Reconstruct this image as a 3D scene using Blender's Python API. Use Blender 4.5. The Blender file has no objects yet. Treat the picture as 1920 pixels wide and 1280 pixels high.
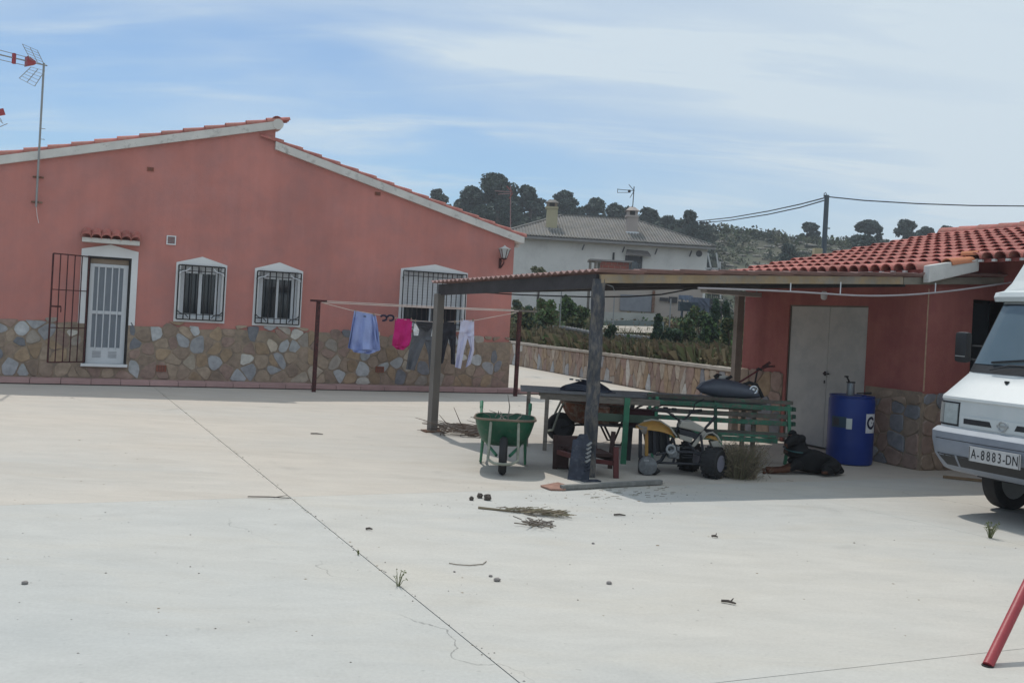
import bpy, bmesh, math, random
from mathutils import Vector, Matrix
random.seed(7)
V = Vector
sc = bpy.context.scene

# ------------------------------------------------------------------ camera, sky, sun
F = 1800.0; HY = 595.0; ROLL = 0.055; CAMH = 1.65
def set_camera():
    cd = bpy.data.cameras.new('camera'); co = bpy.data.objects.new('camera', cd)
    sc.collection.objects.link(co)
    n = math.sqrt(1 + ROLL*ROLL); c = 1/n; s = ROLL/n
    co.matrix_world = Matrix(((c, -s, 0, 0), (0, 0, -1, 0), (s, c, 0, CAMH), (0, 0, 0, 1)))
    cd.sensor_width = 36; cd.lens = F/1920*36; cd.shift_y = -(640-HY)/1920
    cd.clip_end = 6000; cd.clip_start = .05
    sc.camera = co
set_camera()
SUN_OFF = V((.20, -.53, -1.0))               # direction the light travels
SUN_EL = math.atan2(1, math.hypot(.20, .53)); SUN_AZ = math.atan2(-.20, .53)
def set_world():
    w = bpy.data.worlds.new('World'); sc.world = w; w.use_nodes = True
    nt = w.node_tree; nt.nodes.clear(); N = nt.nodes.new; L = nt.links.new
    out = N('ShaderNodeOutputWorld'); bg = N('ShaderNodeBackground'); bg.inputs[1].default_value = 0.125
    sky = N('ShaderNodeTexSky'); sky.sky_type = 'NISHITA'; sky.sun_disc = False
    sky.sun_elevation = SUN_EL; sky.sun_rotation = SUN_AZ
    sky.altitude = 400; sky.air_density = 1.0; sky.dust_density = 1.2; sky.ozone_density = 1.6
    tc = N('ShaderNodeTexCoord'); sep = N('ShaderNodeSeparateXYZ'); L(tc.outputs['Generated'], sep.inputs[0])
    def m(op, a, b=None):
        q = N('ShaderNodeMath'); q.operation = op
        for i, x in enumerate((a, b)):
            if x is None: continue
            if isinstance(x, (int, float)): q.inputs[i].default_value = x
            else: L(x, q.inputs[i])
        return q.outputs[0]
    zc = m('ADD', m('MAXIMUM', sep.outputs[2], 0.0), 0.16)
    cx = m('DIVIDE', sep.outputs[0], zc); cy = m('DIVIDE', sep.outputs[1], zc)
    cmb = N('ShaderNodeCombineXYZ'); L(cx, cmb.inputs[0]); L(cy, cmb.inputs[1])
    def noise(rot, scale, ns, det, rough, dist, off=0):
        mp = N('ShaderNodeMapping'); mp.inputs['Rotation'].default_value = (0, 0, rot)
        mp.inputs['Scale'].default_value = scale; mp.inputs['Location'].default_value = (off, off*.7, 0)
        L(cmb.outputs[0], mp.inputs[0])
        t = N('ShaderNodeTexNoise'); t.inputs['Scale'].default_value = ns; t.inputs['Detail'].default_value = det
        t.inputs['Roughness'].default_value = rough; t.inputs['Distortion'].default_value = dist
        L(mp.outputs[0], t.inputs['Vector']); return t.outputs['Fac']
    def ramp(x, a, b, lo=0, hi=1):
        r = N('ShaderNodeMapRange'); r.interpolation_type = 'SMOOTHSTEP'
        r.inputs[1].default_value = a; r.inputs[2].default_value = b
        r.inputs[3].default_value = lo; r.inputs[4].default_value = hi
        L(x, r.inputs[0]); return r.outputs[0]
    big = ramp(noise(math.radians(28), (.55, 1.25, 1), .85, 5, .5, .5, 3.1), .40, .68)
    mid = ramp(noise(math.radians(24), (.8, 3.0, 1), 1.3, 6, .55, .6, 1.7), .44, .78)
    fine = ramp(noise(math.radians(15), (1, 1.6, 1), 5.0, 7, .62, .8, 8.2), .50, .80)
    # the high veil thickens toward the right-hand upper sky
    side = ramp(m('ADD', m('MULTIPLY', sep.outputs[0], 1.1), m('MULTIPLY', sep.outputs[2], 1.5)), .1, .95)
    veil = m('MULTIPLY', side, .85)
    tot = m('ADD', m('ADD', m('MULTIPLY', big, .45), m('MULTIPLY', mid, .52)), m('ADD', veil, m('MULTIPLY', m('MULTIPLY', fine, mid), .35)))
    tot = m('MINIMUM', m('ADD', tot, .09), .95)
    mix = N('ShaderNodeMix'); mix.data_type = 'RGBA'
    L(tot, mix.inputs[0]); 
    tint = N('ShaderNodeMix'); tint.data_type = 'RGBA'; tint.blend_type = 'MULTIPLY'; tint.inputs[0].default_value = 1
    L(sky.outputs[0], tint.inputs[6]); tint.inputs[7].default_value = SKY_TINT
    L(tint.outputs[2], mix.inputs[6]); mix.inputs[7].default_value = CLOUD
    L(mix.outputs[2], bg.inputs[0]); L(bg.outputs[0], out.inputs[0])
SKY_TINT = (.66, .85, .98, 1); CLOUD = (5.9, 6.8, 7.45, 1)
set_world()
def set_sun():
    sd = bpy.data.lights.new('sun', 'SUN'); sd.energy = 2.6; sd.angle = math.radians(.55); sd.color = (1, .955, .88)
    so = bpy.data.objects.new('sun', sd); sc.collection.objects.link(so)
    so.rotation_euler = SUN_OFF.to_track_quat('-Z', 'Y').to_euler(); so.location = (0, 0, 30)
set_sun()
sc.view_settings.view_transform = 'Standard'; sc.view_settings.look = 'None'
sc.view_settings.gamma = 1; sc.view_settings.use_curve_mapping = False
sc.view_settings.exposure = -0.15
sc.render.resolution_x = 1024; sc.render.resolution_y = 682

# ------------------------------------------------------------------ surveying helpers: photograph measurements -> metres
def ray(px, py):
    u = (px-960)/F; v = (HY-py)/F; n = math.sqrt(1+ROLL*ROLL)
    return V(((u-v*ROLL)/n, 1.0, (u*ROLL+v)/n))
def Pz(px, py, z=0.0):
    r = ray(px, py); t = (z-CAMH)/r.z; return V((r.x*t, t, z))
def PY(px, py, Y):
    r = ray(px, py); return V((r.x*Y, Y, CAMH+r.z*Y))
def project(p):
    n = math.sqrt(1+ROLL*ROLL); a = p.x/p.y; b = (p.z-CAMH)/p.y
    u = (a+ROLL*b)/n; v = (b-ROLL*a)/n
    return 960+u*F, HY-v*F
class Plane:
    "vertical plane through A with horizontal direction e; n points toward the yard"
    def __init__(s, A, e):
        s.A = V((A.x, A.y, 0)); s.e = V((e.x, e.y, 0)).normalized(); s.n = V((s.e.y, -s.e.x, 0))
    def at(s, px, py, d=0.0):
        r = ray(px, py); A = s.A+s.n*d; o = V((0, 0, CAMH))
        t = (A-o).dot(s.n)/r.dot(s.n); p = o+r*t
        return (p-A).dot(s.e), p.z
    def P(s, u, z, d=0.0):
        return V((s.A.x+s.e.x*u+s.n.x*d, s.A.y+s.e.y*u+s.n.y*d, z))
    def at3(s, px, py, d=0.0):
        u, z = s.at(px, py, d); return s.P(u, z, d)

# ------------------------------------------------------------------ materials
def lin(c):
    return tuple(((x/12.92) if x <= .04045 else ((x+.055)/1.055)**2.4) for x in c)
def hexc(h):
    return lin(tuple(int(h[i:i+2], 16)/255 for i in (0, 2, 4)))
MATS = {}
def mat(name, col, rough=.8, *, streak=0, var=.12, scale=3.0, bump=.15, bscale=30, metal=0, col2=None, rand=0, stretch=None, spec=.4, trans=None, c2lo=.45, c2hi=.62, coat=0, alpha=None, dist=.01):
    if name in MATS: return MATS[name]
    if isinstance(col, str): col = hexc(col)
    if isinstance(col2, str): col2 = hexc(col2)
    m = bpy.data.materials.new(name); m.use_nodes = True; MATS[name] = m
    nt = m.node_tree; N = nt.nodes.new; L = nt.links.new; b = nt.nodes['Principled BSDF']
    b.inputs['Roughness'].default_value = rough; b.inputs['Metallic'].default_value = metal
    b.inputs['Specular IOR Level'].default_value = spec
    if coat: b.inputs['Coat Weight'].default_value = coat; b.inputs['Coat Roughness'].default_value = .12
    tc = N('ShaderNodeTexCoord'); src = tc.outputs['Object']
    if stretch:
        mp = N('ShaderNodeMapping'); mp.inputs['Scale'].default_value = stretch; L(src, mp.inputs[0]); src = mp.outputs[0]
    no = N('ShaderNodeTexNoise'); no.inputs['Scale'].default_value = scale; no.inputs['Detail'].default_value = 6; no.inputs['Roughness'].default_value = .6
    L(src, no.inputs['Vector'])
    mr = N('ShaderNodeMapRange'); mr.inputs[1].default_value = .3; mr.inputs[2].default_value = .7
    mr.inputs[3].default_value = 1-var; mr.inputs[4].default_value = 1+var; L(no.outputs['Fac'], mr.inputs[0])
    fac = mr.outputs[0]
    if rand:
        oi = N('ShaderNodeObjectInfo'); r2 = N('ShaderNodeMapRange'); r2.inputs[3].default_value = 1-rand; r2.inputs[4].default_value = 1+rand
        L(oi.outputs['Random'], r2.inputs[0]); mu = N('ShaderNodeMath'); mu.operation = 'MULTIPLY'; L(fac, mu.inputs[0]); L(r2.outputs[0], mu.inputs[1]); fac = mu.outputs[0]
    base = N('ShaderNodeRGB'); base.outputs[0].default_value = (*col, 1); bc = base.outputs[0]
    if col2:
        n2 = N('ShaderNodeTexNoise'); n2.inputs['Scale'].default_value = scale*2.3; n2.inputs['Detail'].default_value = 8; n2.inputs['Roughness'].default_value = .68
        L(src, n2.inputs['Vector']); r3 = N('ShaderNodeMapRange'); r3.inputs[1].default_value = c2lo; r3.inputs[2].default_value = c2hi; L(n2.outputs['Fac'], r3.inputs[0])
        mx = N('ShaderNodeMix'); mx.data_type = 'RGBA'; L(r3.outputs[0], mx.inputs[0]); L(bc, mx.inputs[6]); mx.inputs[7].default_value = (*col2, 1); bc = mx.outputs[2]
    if streak:
        for st, lo, hi, ns in (((7, 7, .35), .38, .72, 1.0), ((1.2, 1.2, .9), .40, .70, 1.0), ((90, 90, 90), .3, .7, 1.0)):
            mp2 = N('ShaderNodeMapping'); mp2.inputs['Scale'].default_value = st; L(tc.outputs['Object'], mp2.inputs[0])
            n3 = N('ShaderNodeTexNoise'); n3.inputs['Scale'].default_value = ns; n3.inputs['Detail'].default_value = 7; n3.inputs['Roughness'].default_value = .65; L(mp2.outputs[0], n3.inputs['Vector'])
            r5 = N('ShaderNodeMapRange'); r5.inputs[1].default_value = lo; r5.inputs[2].default_value = hi; r5.inputs[3].default_value = 1+streak*.6; r5.inputs[4].default_value = 1-streak; L(n3.outputs['Fac'], r5.inputs[0])
            m5 = N('ShaderNodeMath'); m5.operation = 'MULTIPLY'; L(fac, m5.inputs[0]); L(r5.outputs[0], m5.inputs[1]); fac = m5.outputs[0]
    vm = N('ShaderNodeVectorMath'); vm.operation = 'SCALE'; L(bc, vm.inputs[0]); L(fac, vm.inputs['Scale'])
    L(vm.outputs[0], b.inputs['Base Color'])
    if bump:
        nb = N('ShaderNodeTexNoise'); nb.inputs['Scale'].default_value = bscale; nb.inputs['Detail'].default_value = 5; L(src, nb.inputs['Vector'])
        bp = N('ShaderNodeBump'); bp.inputs['Strength'].default_value = bump; bp.inputs['Distance'].default_value = dist
        L(nb.outputs['Fac'], bp.inputs['Height']); L(bp.outputs[0], b.inputs['Normal'])
    if trans: b.inputs['Transmission Weight'].default_value = trans
    if alpha is not None: b.inputs['Alpha'].default_value = alpha
    return m

# ------------------------------------------------------------------ mesh building
ORG = {}
def link(o): sc.collection.objects.link(o)
def tag(o, label=None, cat=None, group=None, kind=None):
    if label: o['label'] = label
    if cat: o['category'] = cat
    if group: o['group'] = group
    if kind: o['kind'] = kind
    return o
def thing(name, label, cat, loc, group=None):
    o = bpy.data.objects.new(name, None); link(o); o.location = loc; o.empty_display_size = .2
    ORG[o.name] = V(loc); return tag(o, label, cat, group)
class MB:
    def __init__(s, M=None): s.v = []; s.f = []; s.m = []; s.M = M
    def add(s, vs, fs, mi=0):
        k = len(s.v)
        for p in vs:
            p = V(p); s.v.append(s.M @ p if s.M else p)
        for f in fs: s.f.append(tuple(k+i for i in f)); s.m.append(mi)
        return s
    def box(s, c, size, rz=0, mi=0):
        hx, hy, hz = size[0]/2, size[1]/2, size[2]/2; R = Matrix.Rotation(rz, 3, 'Z'); c = V(c)
        vs = [c + R @ V((x*hx, y*hy, z*hz)) for x in (-1, 1) for y in (-1, 1) for z in (-1, 1)]
        return s.add(vs, [(0, 1, 3, 2), (4, 6, 7, 5), (0, 4, 5, 1), (2, 3, 7, 6), (0, 2, 6, 4), (1, 5, 7, 3)], mi)
    def beam(s, a, b, w, h, mi=0, up=(0, 0, 1)):
        a = V(a); b = V(b); d = (b-a).normalized(); up = V(up)
        if abs(d.dot(up)) > .98: up = V((0, 1, 0))
        x = d.cross(up).normalized()*(w/2); y = x.cross(d).normalized()*(h/2)
        vs = [p + q for p in (a, b) for q in (-x-y, x-y, x+y, -x+y)]
        return s.add(vs, [(0, 1, 2, 3), (7, 6, 5, 4), (0, 4, 5, 1), (1, 5, 6, 2), (2, 6, 7, 3), (3, 7, 4, 0)], mi)
    def tube(s, pts, r, n=8, mi=0, caps=True):
        pts = [V(p) for p in pts]; k = len(pts); rs = r if isinstance(r, (list, tuple)) else [r]*k
        vs = []; ref = None
        for i, p in enumerate(pts):
            d = (pts[min(i+1, k-1)]-pts[max(i-1, 0)]).normalized()
            if ref is None:
                ref = V((0, 0, 1)) if abs(d.z) < .9 else V((1, 0, 0))
            x = d.cross(ref).normalized(); y = d.cross(x).normalized(); ref = -y if False else ref
            if abs(d.dot(ref)) > .97: x = d.cross(V((1, .3, 0))).normalized(); y = d.cross(x).normalized()
            for j in range(n):
                t = 2*math.pi*j/n; vs.append(p+(x*math.cos(t)+y*math.sin(t))*rs[i])
        fs = [(i*n+j, i*n+(j+1) % n, (i+1)*n+(j+1) % n, (i+1)*n+j) for i in range(k-1) for j in range(n)]
        if caps: fs += [tuple(range(n))[::-1], tuple((k-1)*n+j for j in range(n))]
        return s.add(vs, fs, mi)
    def prism(s, poly, vec, mi=0):
        n = len(poly); vec = V(vec); vs = [V(p) for p in poly]+[V(p)+vec for p in poly]
        fs = [tuple(range(n))[::-1], tuple(range(n, 2*n))]+[(i, (i+1) % n, n+(i+1) % n, n+i) for i in range(n)]
        return s.add(vs, fs, mi)
    def face(s, poly, mi=0): return s.add(poly, [tuple(range(len(poly)))], mi)
    def lathe(s, c, prof, n=24, mi=0, axis='Z', caps=True):
        c = V(c); vs = []; k = len(prof)
        for r, h in prof:
            for j in range(n):
                t = 2*math.pi*j/n; a, b = r*math.cos(t), r*math.sin(t)
                vs.append(c+(V((a, b, h)) if axis == 'Z' else V((a, h, b)) if axis == 'Y' else V((h, a, b))))
        fs = [(i*n+j, i*n+(j+1) % n, (i+1)*n+(j+1) % n, (i+1)*n+j) for i in range(k-1) for j in range(n)]
        if caps: fs += [tuple(range(n))[::-1], tuple((k-1)*n+j for j in range(n))]
        return s.add(vs, fs, mi)
    def torus(s, c, R, r, n=24, m=8, mi=0, axis='Y', sy=1.0):
        c = V(c); vs = []
        for i in range(n):
            a = 2*math.pi*i/n
            for j in range(m):
                b = 2*math.pi*j/m; q = R+r*math.cos(b); h = r*math.sin(b)*sy
                p = (q*math.cos(a), q*math.sin(a))
                vs.append(c+(V((p[0], p[1], h)) if axis == 'Z' else V((p[0], h, p[1])) if axis == 'Y' else V((h, p[0], p[1]))))
        return s.add(vs, [(i*m+j, ((i+1) % n)*m+j, ((i+1) % n)*m+(j+1) % m, i*m+(j+1) % m) for i in range(n) for j in range(m)], mi)
    def ell(s, c, r, n=12, m=8, mi=0, jit=0):
        c = V(c); vs = []
        for i in range(1, m):
            a = math.pi*i/m
            for j in range(n):
                b = 2*math.pi*j/n; q = 1+random.uniform(-jit, jit)
                vs.append(c+V((r[0]*math.sin(a)*math.cos(b), r[1]*math.sin(a)*math.sin(b), r[2]*math.cos(a)))*q)
        vs += [c+V((0, 0, r[2])), c-V((0, 0, r[2]))]; k = len(vs)
        fs = [(i*n+j, (i+1)*n+j, (i+1)*n+(j+1) % n, i*n+(j+1) % n) for i in range(m-2) for j in range(n)]
        fs += [(k-2, j, (j+1) % n) for j in range(n)]+[(k-1, (m-2)*n+(j+1) % n, (m-2)*n+j) for j in range(n)]
        return s.add(vs, fs, mi)
    def grid(s, fn, nu, nv, mi=0):
        vs = [fn(i/nu, j/nv) for i in range(nu+1) for j in range(nv+1)]
        return s.add(vs, [(i*(nv+1)+j, (i+1)*(nv+1)+j, (i+1)*(nv+1)+j+1, i*(nv+1)+j+1) for i in range(nu) for j in range(nv)], mi)
    def build(s, name, mats, parent=None, smooth=False, loc=None, recalc=True, bevel=0, label=None):
        org = V(loc) if loc is not None else (ORG[parent.name] if parent else V((0, 0, 0)))
        me = bpy.data.meshes.new(name); me.from_pydata([p-org for p in s.v], [], s.f)
        if not isinstance(mats, (list, tuple)): mats = [mats]
        for m in mats: me.materials.append(m)
        if len(mats) > 1: me.polygons.foreach_set('material_index', s.m)
        if recalc or bevel:
            bm = bmesh.new(); bm.from_mesh(me)
            if recalc: bmesh.ops.recalc_face_normals(bm, faces=bm.faces)
            if bevel:
                es = [e for e in bm.edges if len(e.link_faces) == 2 and e.calc_face_angle(0) > .6]
                bmesh.ops.bevel(bm, geom=es, offset=bevel, segments=2, affect='EDGES', profile=.6, clamp_overlap=True)
            bm.to_mesh(me); bm.free()
        if smooth:
            me.polygons.foreach_set('use_smooth', [True]*len(me.polygons))
            me.set_sharp_from_angle(angle=math.radians(42))
        o = bpy.data.objects.new(name, me); link(o); ORG[o.name] = org
        if parent: o.parent = parent
        else: o.location = org
        if label: o['label'] = label
        return o
def inst(me, name, parent, M, label=None):
    o = bpy.data.objects.new(name, me); link(o); o.parent = parent
    o.matrix_local = Matrix.Translation(-ORG[parent.name]) @ M
    ORG[o.name] = ORG[parent.name]
    if label: o['label'] = label
    return o
def clip(poly, nx, ny, c):
    "keep the side nx*x+ny*y <= c"
    out = []; k = len(poly)
    for i in range(k):
        p, q = poly[i], poly[(i+1) % k]; dp = nx*p[0]+ny*p[1]-c; dq = nx*q[0]+ny*q[1]-c
        if dp <= 0: out.append(p)
        if dp*dq < 0:
            t = dp/(dp-dq); out.append((p[0]+(q[0]-p[0])*t, p[1]+(q[1]-p[1])*t))
    return out
def voronoi(seeds, x0, x1, y0, y1, R, sx=1.0):
    cells = []
    for i, (sx_, sy_) in enumerate(seeds):
        poly = [(x0, y0), (x1, y0), (x1, y1), (x0, y1)]
        for j, (tx, ty) in enumerate(seeds):
            if j == i or abs(tx-sx_) > R or abs(ty-sy_) > R: continue
            nx, ny = tx-sx_, ty-sy_
            poly = clip(poly, nx, ny, nx*(tx+sx_)/2+ny*(ty+sy_)/2)
            if len(poly) < 3: break
        if len(poly) >= 3: cells.append(poly)
    return cells
def round_poly(poly, gap, cut=.22):
    cx = sum(p[0] for p in poly)/len(poly); cy = sum(p[1] for p in poly)/len(poly)
    a = [(p[0]+(cx-p[0])*min(.5, gap/max(.02, math.hypot(p[0]-cx, p[1]-cy))), p[1]+(cy-p[1])*min(.5, gap/max(.02, math.hypot(p[0]-cx, p[1]-cy)))) for p in poly]
    out = []; k = len(a)
    for i in range(k):
        p, q, r = a[i-1], a[i], a[(i+1) % k]; c = cut*random.uniform(.6, 1.3)
        out.append((q[0]+(p[0]-q[0])*c, q[1]+(p[1]-q[1])*c)); out.append((q[0]+(r[0]-q[0])*c, q[1]+(r[1]-q[1])*c))
    return out
def stone_piece(pl, poly, d0, d1, m, parent):
    mb = MB(); n = len(poly)
    cx = sum(p[0] for p in poly)/n; cz = sum(p[1] for p in poly)/n
    tx, tz = random.uniform(-.04, .04), random.uniform(-.04, .04)
    back = [pl.P(u, z, d0) for u, z in poly]
    mid = [pl.P(u, z, d1-.008) for u, z in poly]
    fr = [pl.P(cx+(u-cx)*.93, cz+(z-cz)*.93, d1+(u-cx)*tx+(z-cz)*tz) for u, z in poly]
    fs = [tuple(range(2*n, 3*n))]
    for i in range(n):
        j = (i+1) % n; fs += [(i, j, n+j, n+i), (n+i, n+j, 2*n+j, 2*n+i)]
    mb.add(back+mid+fr, fs); o = mb.build('stone', m, parent); return o
def text_mesh(mb, s, size, M, depth=.002, mi=0, bold=.0):
    cu = bpy.data.curves.new('t', 'FONT'); cu.body = s; cu.size = size; cu.align_x = 'CENTER'; cu.align_y = 'CENTER'; cu.extrude = depth; cu.offset = bold
    o = bpy.data.objects.new('t', cu); link(o); dg = bpy.context.evaluated_depsgraph_get(); me = o.evaluated_get(dg).to_mesh()
    mb.add([M @ v.co for v in me.vertices], [tuple(p.vertices) for p in me.polygons], mi)
    o.evaluated_get(dg).to_mesh_clear(); bpy.data.objects.remove(o)
def leaf_cloud(mb, c, r, n, size, nm=1, flat=.0, shell=.55):
    c = V(c)
    for _ in range(n):
        while True:
            d = V((random.uniform(-1, 1), random.uniform(-1, 1), random.uniform(-1, 1)))
            if .05 < d.length < 1: break
        d = d.normalized()*(shell+(1-shell)*random.random()); p = c+V((d.x*r[0], d.y*r[1], d.z*r[2]))
        a = V((random.gauss(0, 1), random.gauss(0, 1), random.gauss(0, 1)*(1-flat))).normalized(); b = a.orthogonal().normalized()
        b = (Matrix.Rotation(random.uniform(0, 6.28), 3, a) @ b); s = size*random.uniform(.6, 1.35)
        mb.add([p-b*s*.5, p+a*s*.5, p+b*s*.5, p-a*s*.5+b*s*.12], [(0, 1, 2, 3)], random.randrange(nm))
# ------------------------------------------------------------------ shared materials
def concrete(name, c1, c2, c3):
    m = bpy.data.materials.new(name); m.use_nodes = True; nt = m.node_tree; N = nt.nodes.new; L = nt.links.new; b = nt.nodes['Principled BSDF']
    b.inputs['Roughness'].default_value = .8; b.inputs['Specular IOR Level'].default_value = .25
    tc = N('ShaderNodeTexCoord')
    def noi(sc_, det, ro, stretch=(1, 1, 1), rot=.4, dist=0):
        mp = N('ShaderNodeMapping'); mp.inputs['Scale'].default_value = stretch; mp.inputs['Rotation'].default_value = (0, 0, -rot); L(tc.outputs['Object'], mp.inputs[0])
        t = N('ShaderNodeTexNoise'); t.inputs['Scale'].default_value = sc_; t.inputs['Detail'].default_value = det; t.inputs['Roughness'].default_value = ro; t.inputs['Distortion'].default_value = dist; L(mp.outputs[0], t.inputs['Vector']); return t.outputs['Fac']
    def rng(x, a, b_, c=0, d=1):
        r = N('ShaderNodeMapRange'); r.inputs[1].default_value = a; r.inputs[2].default_value = b_; r.inputs[3].default_value = c; r.inputs[4].default_value = d; L(x, r.inputs[0]); return r.outputs[0]
    def mixc(f, A, B):
        x = N('ShaderNodeMix'); x.data_type = 'RGBA'; L(f, x.inputs[0])
        for k, q in ((6, A), (7, B)):
            if isinstance(q, tuple): x.inputs[k].default_value = (*q, 1)
            else: L(q, x.inputs[k])
        return x.outputs[2]
    c = mixc(rng(noi(.30, 4, .55, (.6, 1, 1)), .38, .64), c1, c2)
    c = mixc(rng(noi(1.1, 6, .6, (.45, 1.3, 1), .41, .6), .50, .74, 0, .8), c, c3)
    def mul(c, f):
        v = N('ShaderNodeVectorMath'); v.operation = 'SCALE'; L(c, v.inputs[0]); L(f, v.inputs['Scale']); return v.outputs[0]
    c = mul(c, rng(noi(3.2, 8, .7, (.5, 1.3, 1), .41, .4), .3, .72, .92, 1.07))
    c = mul(c, rng(noi(46, 4, .6), .3, .7, .95, 1.05))
    c = mul(c, rng(noi(17, 2, .5), .70, .78, 1.0, .80))
    vo = N('ShaderNodeTexVoronoi'); vo.feature = 'DISTANCE_TO_EDGE'; vo.inputs['Scale'].default_value = .16
    dn = N('ShaderNodeTexNoise'); dn.inputs['Scale'].default_value = 1.6; dn.inputs['Detail'].default_value = 6; L(tc.outputs['Object'], dn.inputs['Vector'])
    va = N('ShaderNodeVectorMath'); va.operation = 'MULTIPLY_ADD'; L(dn.outputs['Color'], va.inputs[0]); va.inputs[1].default_value = (.9, .9, .9); L(tc.outputs['Object'], va.inputs[2]); L(va.outputs[0], vo.inputs['Vector'])
    cr = rng(vo.outputs['Distance'], .0006, .0014, 1, 0); mk_ = rng(noi(.23, 2, .5), .53, .57)
    mm = N('ShaderNodeMath'); mm.operation = 'MULTIPLY'; L(cr, mm.inputs[0]); L(mk_, mm.inputs[1]); m6 = N('ShaderNodeMath'); m6.operation = 'MULTIPLY_ADD'; L(mm.outputs[0], m6.inputs[0]); m6.inputs[1].default_value = -.42; m6.inputs[2].default_value = 1
    c = mul(c, m6.outputs[0])
    c = mul(c, rng(noi(.9, 3, .5, (.8, 1.1, 1), 1.0, 1.2), .66, .80, 1.0, .86))
    L(c, b.inputs['Base Color'])
    bp = N('ShaderNodeBump'); bp.inputs['Strength'].default_value = .25; bp.inputs['Distance'].default_value = .006; L(noi(34, 6, .65), bp.inputs['Height']); L(bp.outputs[0], b.inputs['Normal'])
    return m
M_conc = [concrete('concrete_pour_%d' % i, *c) for i, c in enumerate([
    ((.495, .482, .448), (.455, .46, .445), (.495, .47, .42)), ((.525, .475, .415), (.475, .455, .42), (.46, .415, .36)), ((.515, .465, .405), (.475, .45, .41), (.45, .405, .35)),
    ((.51, .485, .435), (.475, .465, .43), (.46, .44, .39)), ((.515, .49, .445), (.465, .465, .445), (.51, .475, .415))])]
M_plaster = mat('red_plaster', (.50, .205, .175), rough=.9, streak=.038, var=.10, scale=.9, bump=.5, bscale=70, col2=(.44, .20, .18), c2lo=.4, c2hi=.65, dist=.008)
M_mortar = mat('mortar', (.30, .235, .175), rough=.95, var=.22, scale=3, bump=.5, bscale=40, col2=(.225, .18, .145))
STC = [(.34, .265, .20), (.29, .22, .17), (.32, .325, .34), (.42, .43, .44), (.29, .205, .17), (.42, .36, .29), (.19, .195, .215), (.33, .24, .16), (.50, .48, .44), (.35, .31, .27)]
M_stone = [mat('stone_%d' % i, c, rough=.85, var=.22, scale=9, bump=.5, bscale=25, rand=.15) for i, c in enumerate(STC)]
M_white = mat('white_paint', (.70, .71, .72), rough=.7, var=.06, scale=2, bump=.1)
M_alu = mat('white_lacquered_metal', (.60, .62, .65), rough=.4, var=.04, scale=3, bump=0)
M_verge = mat('weathered_white_concrete', (.62, .61, .58), rough=.9, var=.12, scale=2.5, bump=.4, bscale=30, col2=(.34, .33, .31), c2lo=.56, c2hi=.72)
M_tile = mat('clay_tile', (.42, .135, .115), rough=.85, var=.16, scale=5, bump=.3, bscale=40, col2=(.40, .19, .15), rand=.2)
M_tile_or = mat('orange_clay_tile', (.50, .19, .095), rough=.85, var=.15, scale=5, bump=.3, bscale=40)
M_iron = mat('black_iron', (.018, .016, .017), rough=.55, var=.2, scale=10, bump=.1)
M_rustiron = mat('dark_red_iron', (.085, .022, .022), rough=.7, var=.3, scale=12, bump=.25, col2=(.03, .015, .015))
M_glass = mat('dark_window_glass', (.02, .024, .03), rough=.06, var=.1, bump=0, spec=.8)
M_pink = mat('pink_paving', (.40, .255, .245), rough=.85, var=.12, scale=3, bump=.3, bscale=40, rand=.08)
M_dirt = mat('dark_joint', (.07, .065, .06), rough=.95)
M_blind = mat('grey_white_blind', (.66, .68, .71), rough=.6, var=.06, bump=0)
M_curtain = mat('pale_grey_curtain', (.22, .245, .28), rough=.8, var=.15, scale=6, stretch=(14, 14, .6))
M_terra = mat('terracotta_grille', (.24, .09, .06), rough=.9, var=.2)
M_wood_grey = mat('weathered_wood', (.20, .175, .15), rough=.85, var=.3, scale=6, bump=.5, bscale=20, stretch=(1, 1, 6))
M_wood_yel = mat('yellowed_timber', (.34, .25, .15), rough=.8, var=.22, scale=2.2, bump=.3, bscale=30, col2=(.27, .24, .20))
M_wood_dark = mat('dark_timber', (.045, .042, .045), rough=.8, var=.3, scale=4, bump=.3)
M_green = mat('green_paint', (.045, .20, .115), rough=.55, var=.25, scale=6, bump=.2, col2=(.06, .11, .08), c2lo=.52, c2hi=.7)
M_rust = mat('rusty_steel', (.17, .065, .035), rough=.85, var=.3, scale=7, bump=.4, col2=(.22, .17, .13))
M_rubber = mat('black_rubber', (.022, .022, .024), rough=.75, var=.2, scale=12, bump=.3)
M_steel = mat('dull_galvanised_steel', (.30, .31, .31), rough=.5, var=.15, metal=.4, bump=.1)
M_redpaint = mat('red_painted_steel', (.34, .045, .055), rough=.45, var=.12, scale=8, bump=.15, col2=(.20, .03, .03), c2lo=.6, c2hi=.7)

# ------------------------------------------------------------------ site frame
wl = Pz(0, 704.5, .1); wr = Pz(951, 726.5, .1)
e1 = (wr-wl); e1.z = 0; e1.normalize(); e2 = V((-e1.y, e1.x, 0)); YAW = math.atan2(e1.y, e1.x)
FP = Plane(wl, e1)
S_R = FP.at(964, 452)[0]*.5+FP.at(951, 726.5)[0]*.5

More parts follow.
